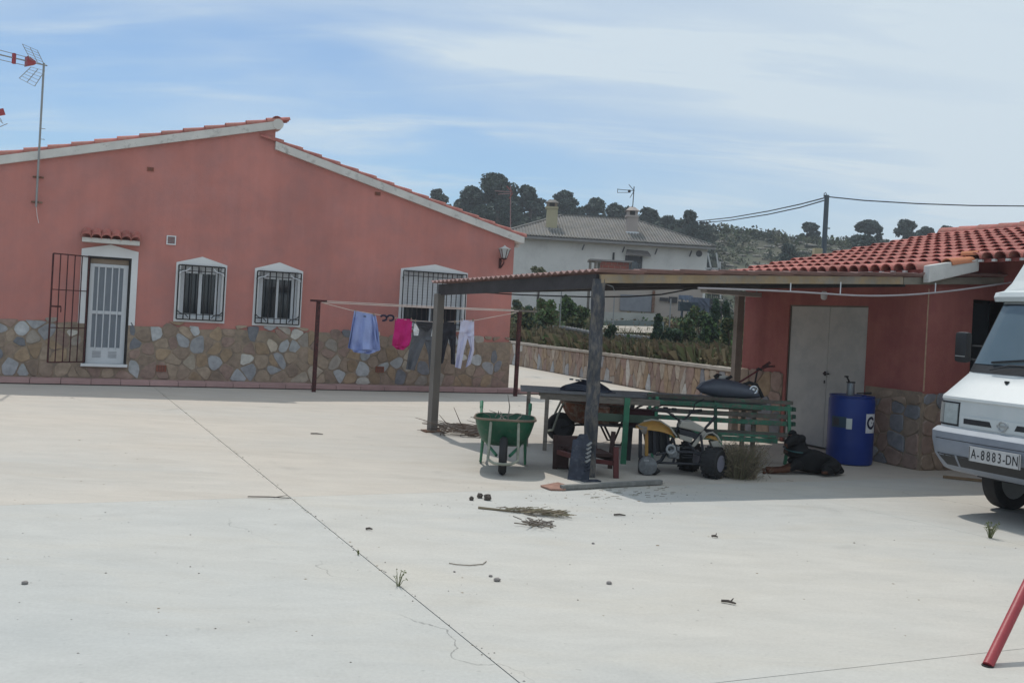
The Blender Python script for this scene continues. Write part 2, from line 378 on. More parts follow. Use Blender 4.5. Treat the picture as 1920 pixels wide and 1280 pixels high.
# ------------------------------------------------------------------ ground
W0 = Pz(960, 683.5, 0); W1 = PY(1370, 692, 20.8); W1.z = 0
dw = (W0-W1).normalized(); nw = V((dw.y, -dw.x, 0))
def ground():
    mb = MB(); mb.face([(-3000, -3000, -.3), (3000, -3000, -.3), (3000, 3000, -.3), (-3000, 3000, -.3)])
    tag(mb.build('ground', mat('bare_earth', (.22, .18, .12), rough=.95, var=.2, scale=.1), recalc=False), kind='structure')
    yard = bpy.data.objects.new('yard', None); link(yard); ORG['yard'] = V((0, 0, 0)); tag(yard, kind='structure')
    E = W1-dw*5.5; T = W0+dw*14
    full = [(-45, -14), (32, -14), (32, E.y-.1), (E.x, E.y-.1), (T.x, T.y), (-45, T.y)]
    mb = MB(); mb.face([(x, y, -.03) for x, y in full]); mb.build('joint_bed', M_dirt, yard, recalc=False)
    def ln(a, b):
        d = (b-a).normalized(); n = V((d.y, -d.x)); return n.x, n.y, n.x*a.x+n.y*a.y
    L1 = ln(Pz(300, 735), Pz(975, 1280)); L2 = ln(Pz(1335, 1280), Pz(1920, 1215)); L4 = ln(Pz(0, 947), Pz(540, 931)); L3 = ln(Pz(1530, 935), Pz(1830, 1002))
    g = .0028
    def cut(polys, Ln, w=g):
        out = []
        for p in polys:
            a = clip(p, Ln[0], Ln[1], Ln[2]-w); b = clip(p, -Ln[0], -Ln[1], -Ln[2]-w)
            out += [q for q in (a, b) if len(q) >= 3]
        return out
    polys = cut(cut(cut([full], L1, .0035), L2, .003), L4, .0014)
    res = []
    for p in polys:
        cx = sum(q[0] for q in p)/len(p); cy = sum(q[1] for q in p)/len(p)
        if L1[0]*cx+L1[1]*cy-L1[2] < 0 and L2[0]*cx+L2[1]*cy-L2[2] < 0: res += cut([p], L3, .0016)
        else: res.append(p)
    for p in res:
        cx = sum(q[0] for q in p)/len(p); cy = sum(q[1] for q in p)/len(p)
        left = L1[0]*cx+L1[1]*cy-L1[2] > 0; far = L4[0]*cx+L4[1]*cy-L4[2] < 0
        k = 0 if (left and not far) else 1 if left else 2 if far else 4
        mb = MB(); mb.prism([(x, y, -.028) for x, y in p], (0, 0, .028)); mb.build('concrete_slab', M_conc[k], yard)
ground()

def sstep(x): x = max(0, min(1, x)); return x*x*(3-2*x)
def hn(x, y):
    return math.sin(x*.13+1.3)*math.cos(y*.11+.4)+.5*math.sin(x*.31+y*.23)+.35*math.sin(x*.05-y*.37)
def tz(x, y):
    z = .66+sstep((y-25)/38)*1.35
    z += 12.6*sstep((y-78)/58)
    r = x/max(y, 1)
    if y > 60: z += hn(x, y)*.45*sstep((y-75)/20) + 1.2*sstep((r+.12)/-.2+1.0)*sstep((y-90)/30)*0
    else: z += hn(x*3, y*3)*.06
    if y > 145: z -= (y-145)*.035
    return z
def terrain():
    ds = [.25, 1, 2, 3.2, 4.6, 6.5, 8.5, 11, 14, 17, 20, 24, 28, 32, 36, 40, 45, 50, 55, 60, 66, 72, 78, 84, 90, 97, 104, 112, 120, 130, 145, 165, 200, 260, 340]
    ts = [-260, -200, -150, -110, -80, -60, -45, -30, -20, -14]+[-10+i*2.5 for i in range(76)]+[190, 205, 230, 280, 360]
    mb = MB()
    def fn(i, j):
        p = W0+dw*ts[int(round(i*(len(ts)-1)))]+nw*ds[int(round(j*(len(ds)-1)))]; return V((p.x, p.y, tz(p.x, p.y)))
    mb.grid(fn, len(ts)-1, len(ds)-1)
    m = mat('scrub_hillside_soil', (.082, .078, .052), rough=.95, var=.3, scale=.12, bump=.5, bscale=2, col2=(.05, .06, .035), c2lo=.42, c2hi=.55, dist=.15)
    o = mb.build('terrain', m, smooth=True, recalc=False); tag(o, kind='structure')
terrain()

# ------------------------------------------------------------------ pink kerb path along the house
def kerb():
    org = bpy.data.objects.new('pavement', None); link(org); ORG['pavement'] = V((0, 0, 0)); tag(org, kind='structure')
    u = -5.0; w = .44
    mb = MB(); 
    mb.prism([FP.P(-5, 0, -.02), FP.P(S_R+1.7, 0, -.02), FP.P(S_R+1.7, 0, w-.02), FP.P(-5, 0, w-.02)], (0, 0, .085)); mb.build('bedding', M_dirt, org)
    while u < S_R+1.7:
        l = min(.5, S_R+1.7-u)
        mb = MB(); mb.prism([FP.P(u+.004, .018, -.015), FP.P(u+l-.004, .018, -.015), FP.P(u+l-.004, .018, w), FP.P(u+.004, .018, w)], (0, 0, .082+random.uniform(-.003, .003)))
        mb.build('kerb_tile', M_pink, org, bevel=.006); u += .5
kerb()

# ------------------------------------------------------------------ tiles
def tile_mesh(L, r0, r1, name, m, th=.013, n=8):
    "barrel tile lying along +x, low (wide) end at x=0"
    mb = MB(); vs = []
    for x, r in ((0, r0), (L, r1)):
        for rr in (r, r-th):
            for j in range(n+1):
                a = math.pi*j/n; vs.append((x, -rr*math.cos(a), rr*math.sin(a)*.92))
    k = n+1; fs = []
    for j in range(n):
        fs += [(j, j+1, 2*k+j+1, 2*k+j), (k+j, 3*k+j, 3*k+j+1, k+j+1), (j, k+j, k+j+1, j+1), (2*k+j, 2*k+j+1, 3*k+j+1, 3*k+j)]
    fs += [(0, 2*k, 3*k, k), (n, k+n, 3*k+n, 2*k+n)]
    me = bpy.data.meshes.new(name); me.from_pydata(vs, [], fs); me.materials.append(m)
    bm = bmesh.new(); bm.from_mesh(me); bmesh.ops.recalc_face_normals(bm, faces=bm.faces); bm.to_mesh(me); bm.free()
    me.polygons.foreach_set('use_smooth', [True]*len(me.polygons)); me.set_sharp_from_angle(angle=math.radians(40))
    return me
TILE = tile_mesh(.46, .098, .078, 'roof_tile', M_tile)
def frameM(o, x, y, z):
    return Matrix(((x.x, y.x, z.x, o.x), (x.y, y.y, z.y, o.y), (x.z, y.z, z.z, o.z), (0, 0, 0, 1)))

# ------------------------------------------------------------------ main house
DOOR = (FP.at(160, 580)[0], FP.at(242, 580)[0], FP.at(200, 682)[1], FP.at(205, 482)[1])
def win_rect(tl, tr, bl, br, ap):
    u0 = (FP.at(*tl)[0]+FP.at(*bl)[0])/2; u1 = (FP.at(*tr)[0]+FP.at(*br)[0])/2
    z0 = (FP.at(*bl)[1]+FP.at(*br)[1])/2; z1 = (FP.at(*tl)[1]+FP.at(*tr)[1])/2
    return u0, u1, z0, z1, FP.at(*ap)[1]
WINS = [win_rect((331, 492), (426, 497.5), (324.5, 602), (420, 606.5), (378, 481.5)),
        win_rect((478, 502.5), (568, 509.5), (472, 609.5), (562.5, 613.5), (523, 492)),
        win_rect((752, 502), (877, 513.5), (745, 616), (870, 623), (816, 496))]
def main_house():
    h = thing('house', 'single storey house with red plastered gable wall and stone clad base', 'house', FP.P(0, 0))
    uL = -5.2; zk = (FP.at(517, 243), FP.at(513.5, 280))
    pk = zk[0][0]; a0 = FP.at(0, 309); sl = (zk[0][1]-a0[1])/(pk-a0[0]); r0 = zk[1]; r1 = FP.at(964, 452)
    sr = (r1[1]-r0[1])/(r1[0]-r0[0])
    def topL(u): return a0[1]+sl*(u-a0[0])
    def topR(u): return r0[1]+sr*(u-r0[0])
    du0, du1, dz0, dz1 = DOOR
    ops = [(du0, du1, dz0, dz1)]
    for (u0, u1, z0, z1, ap) in WINS: ops.append((u0+.09, u1-.09, z0+.09, z1-.03))
    br = sorted(set([uL, pk, S_R]+[x for o in ops for x in o[:2]]))
    mb = MB(); T = .26
    for a, b in zip(br, br[1:]):
        m = (a+b)/2; top = topL if m < pk else topR
        cur = 0.0; segs = []
        for o in sorted([o for o in ops if o[0] <= m <= o[1]], key=lambda o: o[2]):
            segs.append((cur, o[2])); cur = o[3]
        for z0, z1 in segs:
            mb.face([FP.P(a, z0), FP.P(b, z0), FP.P(b, z1), FP.P(a, z1)])
        mb.face([FP.P(a, cur), FP.P(b, cur), FP.P(b, top(b)), FP.P(a, top(a))])
    for (u0, u1, z0, z1) in ops:      # reveals
        for A, B in (((u0, z0), (u1, z0)), ((u1, z0), (u1, z1)), ((u1, z1), (u0, z1)), ((u0, z1), (u0, z0))):
            mb.face([FP.P(*A), FP.P(*B), FP.P(*B, -T), FP.P(*A, -T)], 1)
    # dark interior boxes so that openings are rooms, not holes
    D = 8.5
    mb.face([FP.P(S_R, 0), FP.P(S_R, 0, -D), FP.P(S_R, topR(S_R), -D), FP.P(S_R, topR(S_R))])
    mb.face([FP.P(uL, 0), FP.P(uL, 0, -D), FP.P(uL, topL(uL), -D), FP.P(uL, topL(uL))])
    mb.face([FP.P(uL, 0, -D), FP.P(S_R, 0, -D), FP.P(S_R, topR(S_R), -D), FP.P(pk, topR(pk), -D), FP.P(pk, topL(pk), -D), FP.P(uL, topL(uL), -D)])
    mb.face([FP.P(pk, topR(pk)), FP.P(pk, topL(pk)), FP.P(pk, topL(pk), -D), FP.P(pk, topR(pk), -D)])
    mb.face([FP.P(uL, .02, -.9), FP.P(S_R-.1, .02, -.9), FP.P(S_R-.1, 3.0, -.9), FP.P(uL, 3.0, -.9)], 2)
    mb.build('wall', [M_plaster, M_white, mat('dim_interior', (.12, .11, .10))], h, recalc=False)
    # roof slabs
    mb = MB(); t = .05
    for (a, b, top) in ((uL-.35, pk+.06, topL), (pk, S_R+.22, topR)):
        mb.prism([FP.P(a, top(a)+.13, -.05), FP.P(b, top(b)+.13, -.05), FP.P(b, top(b)+.13, -D-.2), FP.P(a, top(a)+.13, -D-.2)], (0, 0, t))
    mb.build('roof_slab', M_tile, h)
    # white verges
    mb = MB(); q = .155
    for (a, b, top) in ((uL-.35, pk+.02, topL),):
        mb.prism([FP.P(a, top(a), -.22), FP.P(b, top(b), -.22), FP.P(b, top(b)+q, -.22), FP.P(a, top(a)+q, -.22)], FP.n*.30)
    c = FP.P(pk+.03, topL(pk)+.095, -.22); seg = [c+e1*(.105*math.cos(x))+V((0, 0, .105*math.sin(x))) for x in [i*math.pi/8 for i in range(16)]]
    mb.prism(seg, FP.n*.315); mb.build('verge', M_verge, h)
    mb = MB()
    a, b = pk+.005, S_R+.20
    mb.prism([FP.P(a, topR(a), -.22), FP.P(b-.1, topR(b-.1), -.22), FP.P(b, topR(b)+.02, -.22), FP.P(b, topR(b)+q, -.22), FP.P(a, topR(a)+q, -.22)], FP.n*.30)
    mb.build('verge', M_verge, h)
    # eave soffit + gutter stub at the right end
    mb = MB(); mb.beam(FP.P(S_R+.16, topR(S_R)-.06, -.2), FP.P(S_R+.16, topR(S_R)-.06, -D), .10, .08); mb.build('gutter', M_verge, h)
    # tiles of the verge, every course stepped over the next
    for (a, b, top, s_) in ((uL, pk-.05, topL, 1), (pk+.08, S_R+.25, topR, -1)):
        st = .385
        k = int((b-a)/st)
        for i in range(k+1):
            for col in range(2):
                d = .005-col*.2
                if s_ > 0: o = FP.P(a+i*st, top(a+i*st)+q-.012+.022, d-.02); x = (e1+V((0, 0, sl-.05))).normalized()
                else: o = FP.P(b-i*st, top(b-i*st)+q-.012+.022, d-.02); x = (-e1+V((0, 0, -sr-.05))).normalized()
                y = V((0, 0, 1)).cross(x).normalized(); z = x.cross(y)
                inst(TILE, 'roof_tile', h, frameM(o, x, y, z))
    rt = tile_mesh(.46, .115, .10, 'ridge_tile', M_tile)
    for i in range(20):
        o = FP.P(pk+.01, topL(pk)+q+.0, .06-i*.42); inst(rt, 'ridge_tile', h, frameM(o, -FP.n, V((0, 0, 1)).cross(-FP.n), V((0, 0, 1))))
    # little round flue cap on the roof at the left
    p = FP.at3(18, 292, -1.2); mb = MB(); mb.lathe((p.x, p.y, p.z-.35), [(.05, 0), (.05, .28), (.11, .30), (.11, .36), (.04, .41)], 12); mb.build('flue_cap', M_verge, h, smooth=True)
    # ---- stone plinth
    ztop = (FP.at(20, 598)[1]+FP.at(400, 615)[1]+FP.at(930, 638)[1])/3
    x0, x1 = -.6, S_R+.02; z0 = .1
    seeds = []; nx = 50; nz = 4
    for i in range(nx):
        for j in range(nz+1):
            seeds.append((x0+(x1-x0)*(i+.5+random.uniform(-.42, .42))/nx, z0+(ztop-z0)*(j+.5+random.uniform(-.42, .42))/nz+(.5 if i % 2 else 0)*.1))
    cells = voronoi(seeds, x0, x1, z0, ztop+.09, 1.1)
    mb = MB()
    for a, b in ((uL, du0), (du1, S_R)):
        zt = ztop-.02; n = max(2, int((b-a)/.25)); prev = None
        pts = [FP.P(a, z0-.1), FP.P(b, z0-.1)]+[FP.P(b-(b-a)*i/n, zt+random.uniform(-.03, .035)) for i in range(n+1)]
        mb.prism(pts, FP.n*.022)
    mb.prism([FP.P(du0, 0), FP.P(du1, 0), FP.P(du1, dz0-.04), FP.P(du0, dz0-.04)], FP.n*.022)
    mb.prism([FP.P(S_R, 0, .02), FP.P(S_R, ztop, .02), FP.P(S_R, ztop, -8.5), FP.P(S_R, 0, -8.5)], e1*.03)
    mb.build('mortar', M_mortar, h)
    vents = [FP.at(302, 690), FP.at(711, 692)]
    for c in cells:
        cx = sum(p[0] for p in c)/len(c); cz = sum(p[1] for p in c)/len(c)
        if max(p[1] for p in c) > ztop-.02:
            c = clip(c, random.uniform(-.15, .15), 1, ztop+random.uniform(-.05, .07)+random.uniform(-.02, .02))
        if len(c) < 3: continue
        if cx < du0 and cz > dz0-.1: c = clip(c, 1, 0, du0-.03)
        elif cx > du1 and cz > dz0-.1: c = clip(c, -1, 0, -du1-.03)
        elif du0 <= cx <= du1: c = clip(c, 0, 1, dz0-.07)
        if len(c) < 3: continue
        A = abs(sum(c[i-1][0]*c[i][1]-c[i][0]*c[i-1][1] for i in range(len(c))))/2
        if A < .008: continue
        m = random.choices(M_stone, weights=[20, 19, 8, 11, 12, 8, 6, 10, 5, 8])[0]
        stone_piece(FP, round_poly(c, random.uniform(.008, .02)), .0, random.uniform(.025, .034), m, h)
    # ---- door surround
    sa = FP.at(153.5, 466); sb = FP.at(260.5, 473); sp = FP.at(209, 459); so0 = FP.at(146, 600)[0]*.5+sa[0]*.5; so1 = sb[0]*.5+FP.at(252, 606)[0]*.5
    mb = MB(); mb.prism([FP.P(so0, ztop-.02), FP.P(du0, ztop-.02), FP.P(du0, dz1), FP.P(du1, dz1), FP.P(du1, ztop-.02), FP.P(so1, ztop-.02), FP.P(so1, sb[1]), FP.P((so0+so1)/2, sp[1]), FP.P(so0, sa[1])][0:9], FP.n*.03)
    mb.build('door_surround', M_white, h)
    # ---- windows: surround, frame, panes, grille
    for wi, (u0, u1, z0_, z1_, ap) in enumerate(WINS):
        a, b, c, d = u0+.09, u1-.09, z0_+.09, z1_-.03
        mb = MB()
        for poly in ([(u0, z0_), (u1, z0_), (u1, c), (u0, c)], [(u0, c), (a, c), (a, d), (u0, d)], [(b, c), (u1, c), (u1, d), (b, d)],
                     [(u0, d), (u1, d), (u1, z1_), ((u0+u1)/2, ap), (u0, z1_)]):
            mb.prism([FP.P(x, z, .0) for x, z in poly], FP.n*.03)
        s = mb.build('window_surround', M_white, h)
        # frame
        fd = -.17; fw = .055
        wn = MB()
        for poly in ([(a, c), (b, c), (b, c+.07), (a, c+.07)], [(a, d-.16 if wi < 2 else d-.06), (b, d-.16 if wi < 2 else d-.06), (b, d), (a, d)]):
            wn.prism([FP.P(x, z, fd) for x, z in poly], FP.n*.05)
        lw = .10 if wi < 2 else .06
        for x in (a, b-lw): wn.prism([FP.P(x, c+.07, fd), FP.P(x+lw, c+.07, fd), FP.P(x+lw, d-.06, fd), FP.P(x, d-.06, fd)], FP.n*.05)
        mid = (a+b)/2
        wn.prism([FP.P(mid-.03, c+.07, fd+.005), FP.P(mid+.03, c+.07, fd+.005), FP.P(mid+.03, d-.06, fd+.005), FP.P(mid-.03, d-.06, fd+.005)], FP.n*.045)
        W = wn.build('window', M_alu, h)
        for x, y in ((a+lw, mid-.03), (mid+.03, b-lw)):
            p = MB(); p.prism([FP.P(x, c+.07, fd+.01), FP.P(y, c+.07, fd+.01), FP.P(y, d-.06, fd+.01), FP.P(x, d-.06, fd+.01)], FP.n*.008); p.build('pane', M_glass, W)
        if wi == 2:
            zb = FP.at(830, 576)[1]
            p = MB(); n = int((d-.02-zb)/.055)
            for i in range(n):
                zz = zb+i*(d-.02-zb)/n; hh = (d-.02-zb)/n-.002
                p.prism([FP.P(a+.02, zz, fd+.062), FP.P(b-.02, zz, fd+.062), FP.P(b-.02, zz+hh, fd+.062), FP.P(a+.02, zz+hh, fd+.062)], FP.n*.012)
            p.prism([FP.P(a+.02, zb-.03, fd+.06), FP.P(b-.02, zb-.03, fd+.06), FP.P(b-.02, zb-.006, fd+.06), FP.P(a+.02, zb-.006, fd+.06)], FP.n*.02)
            p.build('roller_blind', M_blind, W)
        else:
            p = MB()
            for cx in ((a+lw+mid)/2, (b-lw+mid)/2):
                p.grid(lambda s, t, cx=cx: FP.P(cx+(s-.5)*.17, c+.1+t*(d-.2-c), -.235+.012*math.sin(s*25)), 10, 2)
            p.build('curtain', mat('dim_curtain', (.075, .08, .095), rough=.8, var=.2, scale=6), W, recalc=False)
        g = thing('window_grille', ['black iron grille over the small window nearer the white door', 'black iron grille over the second small window, right of the first', 'wide black iron grille over the large window behind the washing'][wi], 'window grille', FP.P(mid, c, .03), 'iron grilles on the house windows')
        ga, gb, gc, gd = u0+.045, u1-.045, z0_+.05, z1_-.05
        if wi == 2: gd = z1_-.04
        dd = .085
        fr = MB()
        for z in (gc, gd): fr.beam(FP.P(ga, z, dd), FP.P(gb, z, dd), .022, .022)
        for x in (ga, gb): fr.beam(FP.P(x, gc, dd), FP.P(x, gd, dd), .022, .022)
        for x in (ga, gb):
            for z in (gc+.15, gd-.15): fr.beam(FP.P(x, z, .028), FP.P(x, z, dd), .018, .018)
        fr.build('grille_frame', M_iron, g)
        for z in (gc+.10, gd-.10): ra = MB(); ra.beam(FP.P(ga+.01, z, dd-.012), FP.P(gb-.01, z, dd-.012), .014, .014); ra.build('rail', M_iron, g)
        nb = 7 if wi < 2 else 13
        for i in range(1, nb):
            x = ga+(gb-ga)*i/nb; p = MB(); p.beam(FP.P(x, gc, dd), FP.P(x, gd, dd), .018, .018); p.build('bar', M_iron, g)
        if wi < 2:
            for sx in (-1, 1):
                cxx = ga+.13 if sx < 0 else gb-.13
                for zc, sz in ((gd-.02, -1), (gc+.02, 1)):
                    p = MB(); m_ = M_alu if sz < 0 else M_iron
                    pts = [FP.P(cxx+sx*(.0), zc, dd+.01), FP.P(cxx+sx*.05, zc+sz*.05, dd+.012), FP.P(cxx+sx*.11, zc+sz*.12, dd+.01)]
                    pts = [FP.P(cxx-sx*.08+sx*.2*t, zc+sz*(.02+.13*t+.02*math.sin(t*6)), dd+.012) for t in [i/6 for i in range(7)]]
                    p.tube(pts, .010, 6); p.build('scroll', m_, g)
    # ---- door
    D_ = thing('door', 'white metal glazed door with vertical bars in the red gable wall', 'door', FP.P((du0+du1)/2, dz0, -.1))
    fd = -.10
    mb = MB()
    for poly in ([(du0, dz0), (du0+.035, dz0), (du0+.035, dz1), (du0, dz1)], [(du1-.035, dz0), (du1, dz0), (du1, dz1), (du1-.035, dz1)], [(du0+.035, dz1-.035), (du1-.035, dz1-.035), (du1-.035, dz1), (du0+.035, dz1)]):
        mb.prism([FP.P(x, z, -.05) for x, z in poly], FP.n*.07)
    mb.build('outer_frame', M_iron, D_)
    a, b, c, d = du0+.045, du1-.045, dz0+.0, dz1-.045
    mb = MB(); mz = c+(d-c)*.49; tp = d-.15
    for poly in ([(a, c+.30), (a+.075, c+.30), (a+.075, tp), (a, tp)], [(b-.085, c+.30), (b, c+.30), (b, tp), (b-.085, tp)], [(a, tp), (b, tp), (b, tp+.06), (a, tp+.06)],
                 [(a+.075, mz-.03), (b-.085, mz-.03), (b-.085, mz+.03), (a+.075, mz+.03)], [(a, c), (b, c), (b, c+.30), (a, c+.30)]):
        mb.prism([FP.P(x, z, fd) for x, z in poly], FP.n*.045)
    mb.build('leaf', M_alu, D_, bevel=.003)
    mb = MB(); mb.prism([FP.P(a, tp+.065, fd-.02), FP.P(b, tp+.065, fd-.02), FP.P(b, d+.005, fd-.02), FP.P(a, d+.005, fd-.02)], FP.n*.03); mb.build('header_board', mat('tan_wood', (.33, .26, .20)), D_)
    for z0_, z1_ in ((c+.30, mz-.03), (mz+.03, tp)):
        mb = MB(); mb.prism([FP.P(a+.07, z0_, fd+.008), FP.P(b-.08, z0_, fd+.008), FP.P(b-.08, z1_, fd+.008), FP.P(a+.07, z1_, fd+.008)], FP.n*.006); mb.build('pane', M_curtain, D_)
    for i in range(1, 5):
        x = a+.075+(b-.085-a-.075)*(i-.35)/4.3
        mb = MB(); mb.beam(FP.P(x, c+.27, fd+.065), FP.P(x, tp+.03, fd+.065), .018, .018); mb.build('bar', M_alu, D_)
    for x in (a+.1, b-.29):
        mb = MB()
        for k in range(5): mb.box(FP.P(x+.085, c+.12+k*.026, fd+.05), (.15, .012, .010), YAW)
        mb.build('vent', mat('grey_vent', (.36, .37, .40)), D_)
    mb = MB(); mb.prism([FP.P(du0-.03, dz0-.05, -.05), FP.P(du1+.02, dz0-.05, -.05), FP.P(du1+.02, dz0, -.05), FP.P(du0-.03, dz0, -.05)], FP.n*.16); mb.build('threshold', M_white, D_, bevel=.006)
    # ---- canopy of tiles over the door
    u0, z0_ = FP.at(154, 450); u1, _ = FP.at(261, 457)
    C_ = thing('door_canopy', 'small canopy of clay barrel tiles above the white door', 'canopy', FP.P((u0+u1)/2, z0_))
    mb = MB(); mb.prism([FP.P(u0, z0_-.035, 0), FP.P(u1, z0_-.035, 0), FP.P(u1, z0_+.045, 0), FP.P(u0, z0_+.045, 0)], FP.n*.24); mb.build('ledge', M_verge, C_)
    ct = tile_mesh(.36, .098, .085, 'canopy_tile', M_tile)
    for i in range(6):
        u = u0+.07+(u1-u0-.14)*i/5; x = (-FP.n+V((0, 0, .42))).normalized(); y = V((0, 0, 1)).cross(x).normalized()
        inst(ct, 'canopy_tile', C_, frameM(FP.P(u, z0_+.035, .29), x, y, x.cross(y)))
    # ---- open gate swung out left of the door
    G_ = thing('gate', 'open dark iron bar gate swung back against the stone base', 'gate', FP.P(du0, dz0))
    ang = math.radians(38); gw = .74; gx = (-e1*math.cos(ang)+FP.n*math.sin(ang)); hb = FP.P(du0+.02, 0, .04)
    gz0, gz1 = dz0+.03, dz1-.02
    P3 = lambda s, z: V((hb.x+gx.x*s, hb.y+gx.y*s, z))
    mb = MB()
    for z in (gz0, gz1): mb.beam(P3(0, z), P3(gw, z), .012, .022)
    for s in (0, gw): mb.beam(P3(s, gz0), P3(s, gz1), .024, .024)
    mb.beam(P3(gw, gz0+1.0), P3(gw-.2, gz0+1.0), .03, .03); mb.tube([P3(gw-.12, gz0+1.0)+FP.n*.04, P3(gw-.21, gz0+.99)+FP.n*.04, P3(gw-.21, gz0+.9)+FP.n*.04], .011, 6)
    mb.build('gate_frame', M_rustiron, G_)
    for i in range(1, 5):
        mb = MB(); mb.beam(P3(gw*i/5, gz0), P3(gw*i/5, gz1), .015, .015); mb.build('bar', M_rustiron, G_)
    for z in (gz0+.62, gz0+1.3): mb = MB(); mb.beam(P3(0, z), P3(gw, z), .008, .016); mb.build('rail', M_rustiron, G_)
    # ---- wall fittings
    u, z = FP.at(321, 450.5)
    t = thing('wall_vent', 'small square white framed vent high between the door and first window', 'vent', FP.P(u, z))
    mb = MB()
    for k in range(6): mb.box(FP.P(u, z-.06+k*.024, .012), (.13, .02, .008), YAW)
    mb.build('louvre', mat('vent_grey', (.30, .31, .33)), t)
    mb = MB()
    for dx, dz_, sx, sz in ((0, .078, .17, .02), (0, -.078, .17, .02), (.075, 0, .02, .136), (-.075, 0, .02, .136)): mb.box(FP.P(u+dx, z+dz_, .012), (sx, .03, sz), YAW)
    mb.build('vent_frame', M_white, t)
    for (px, py, lab, s) in ((282, 317.5, 'tiny brown air brick under the left roof slope', .09), (708, 363.5, 'tiny brown air brick under the right roof slope', .09), (302, 690, 'terracotta air brick low in the stone base near the door', .15), (711, 692, 'terracotta air brick low in the stone base behind the washing', .15)):
        u, z = FP.at(px, py); d = .0 if s < .1 else .04
        t = thing('air_brick', lab, 'air brick', FP.P(u, z))
        mb = MB(); mb.box(FP.P(u, z, d-.005+.01), (s+.03, .02, s*.8), YAW); mb.build('grille_plate', M_terra, t)
        mb = MB()
        for i in range(3):
            for j in range(3): mb.box(FP.P(u+(i-1)*s*.3, z+(j-1)*s*.22, d+.017), (s*.16, .004, s*.1), YAW)
        mb.build('hole', M_dirt, t)
    # ---- lantern
    u, z = FP.at(938, 480)
    t = thing('wall_lantern', 'old style iron wall lantern near the right corner of the red house', 'lantern', FP.P(u, z))
    mb = MB(); 
    mb.box(FP.P(u, z-.16, .015), (.05, .03, .22), YAW)
    mb.tube([FP.P(u, z-.2, .02), FP.P(u, z-.24, .10), FP.P(u+.01, z-.16, .19), FP.P(u+.01, z-.06, .2)], .016, 8)
    mb.tube([FP.P(u, z-.10, .02), FP.P(u, z-.12, .12)], .01, 6)
    mb.build('bracket', M_rustiron, t)
    c = FP.P(u+.01, z, .2)
    mb = MB(); mb.lathe(c, [(.055, -.06), (.12, .14)], 6, caps=False); mb.build('glass_body', mat('frosted_lantern_glass', (.42, .44, .44), rough=.3, bump=0), t, recalc=False)
    mb = MB()
    for j in range(6):
        a_ = 2*math.pi*j/6; mb.beam(c+V((.056*math.cos(a_), .056*math.sin(a_), -.06)), c+V((.122*math.cos(a_), .122*math.sin(a_), .14)), .012, .012)
    mb.lathe(c, [(.03, -.09), (.06, -.065), (.06, -.05)], 6); mb.build('cage', M_rustiron, t)
    mb = MB(); mb.lathe(c, [(.13, .14), (.135, .155), (.10, .165), (.03, .20), (.012, .225)], 6); mb.build('cap', mat('pale_metal_cap', (.5, .5, .48)), t)
main_house()

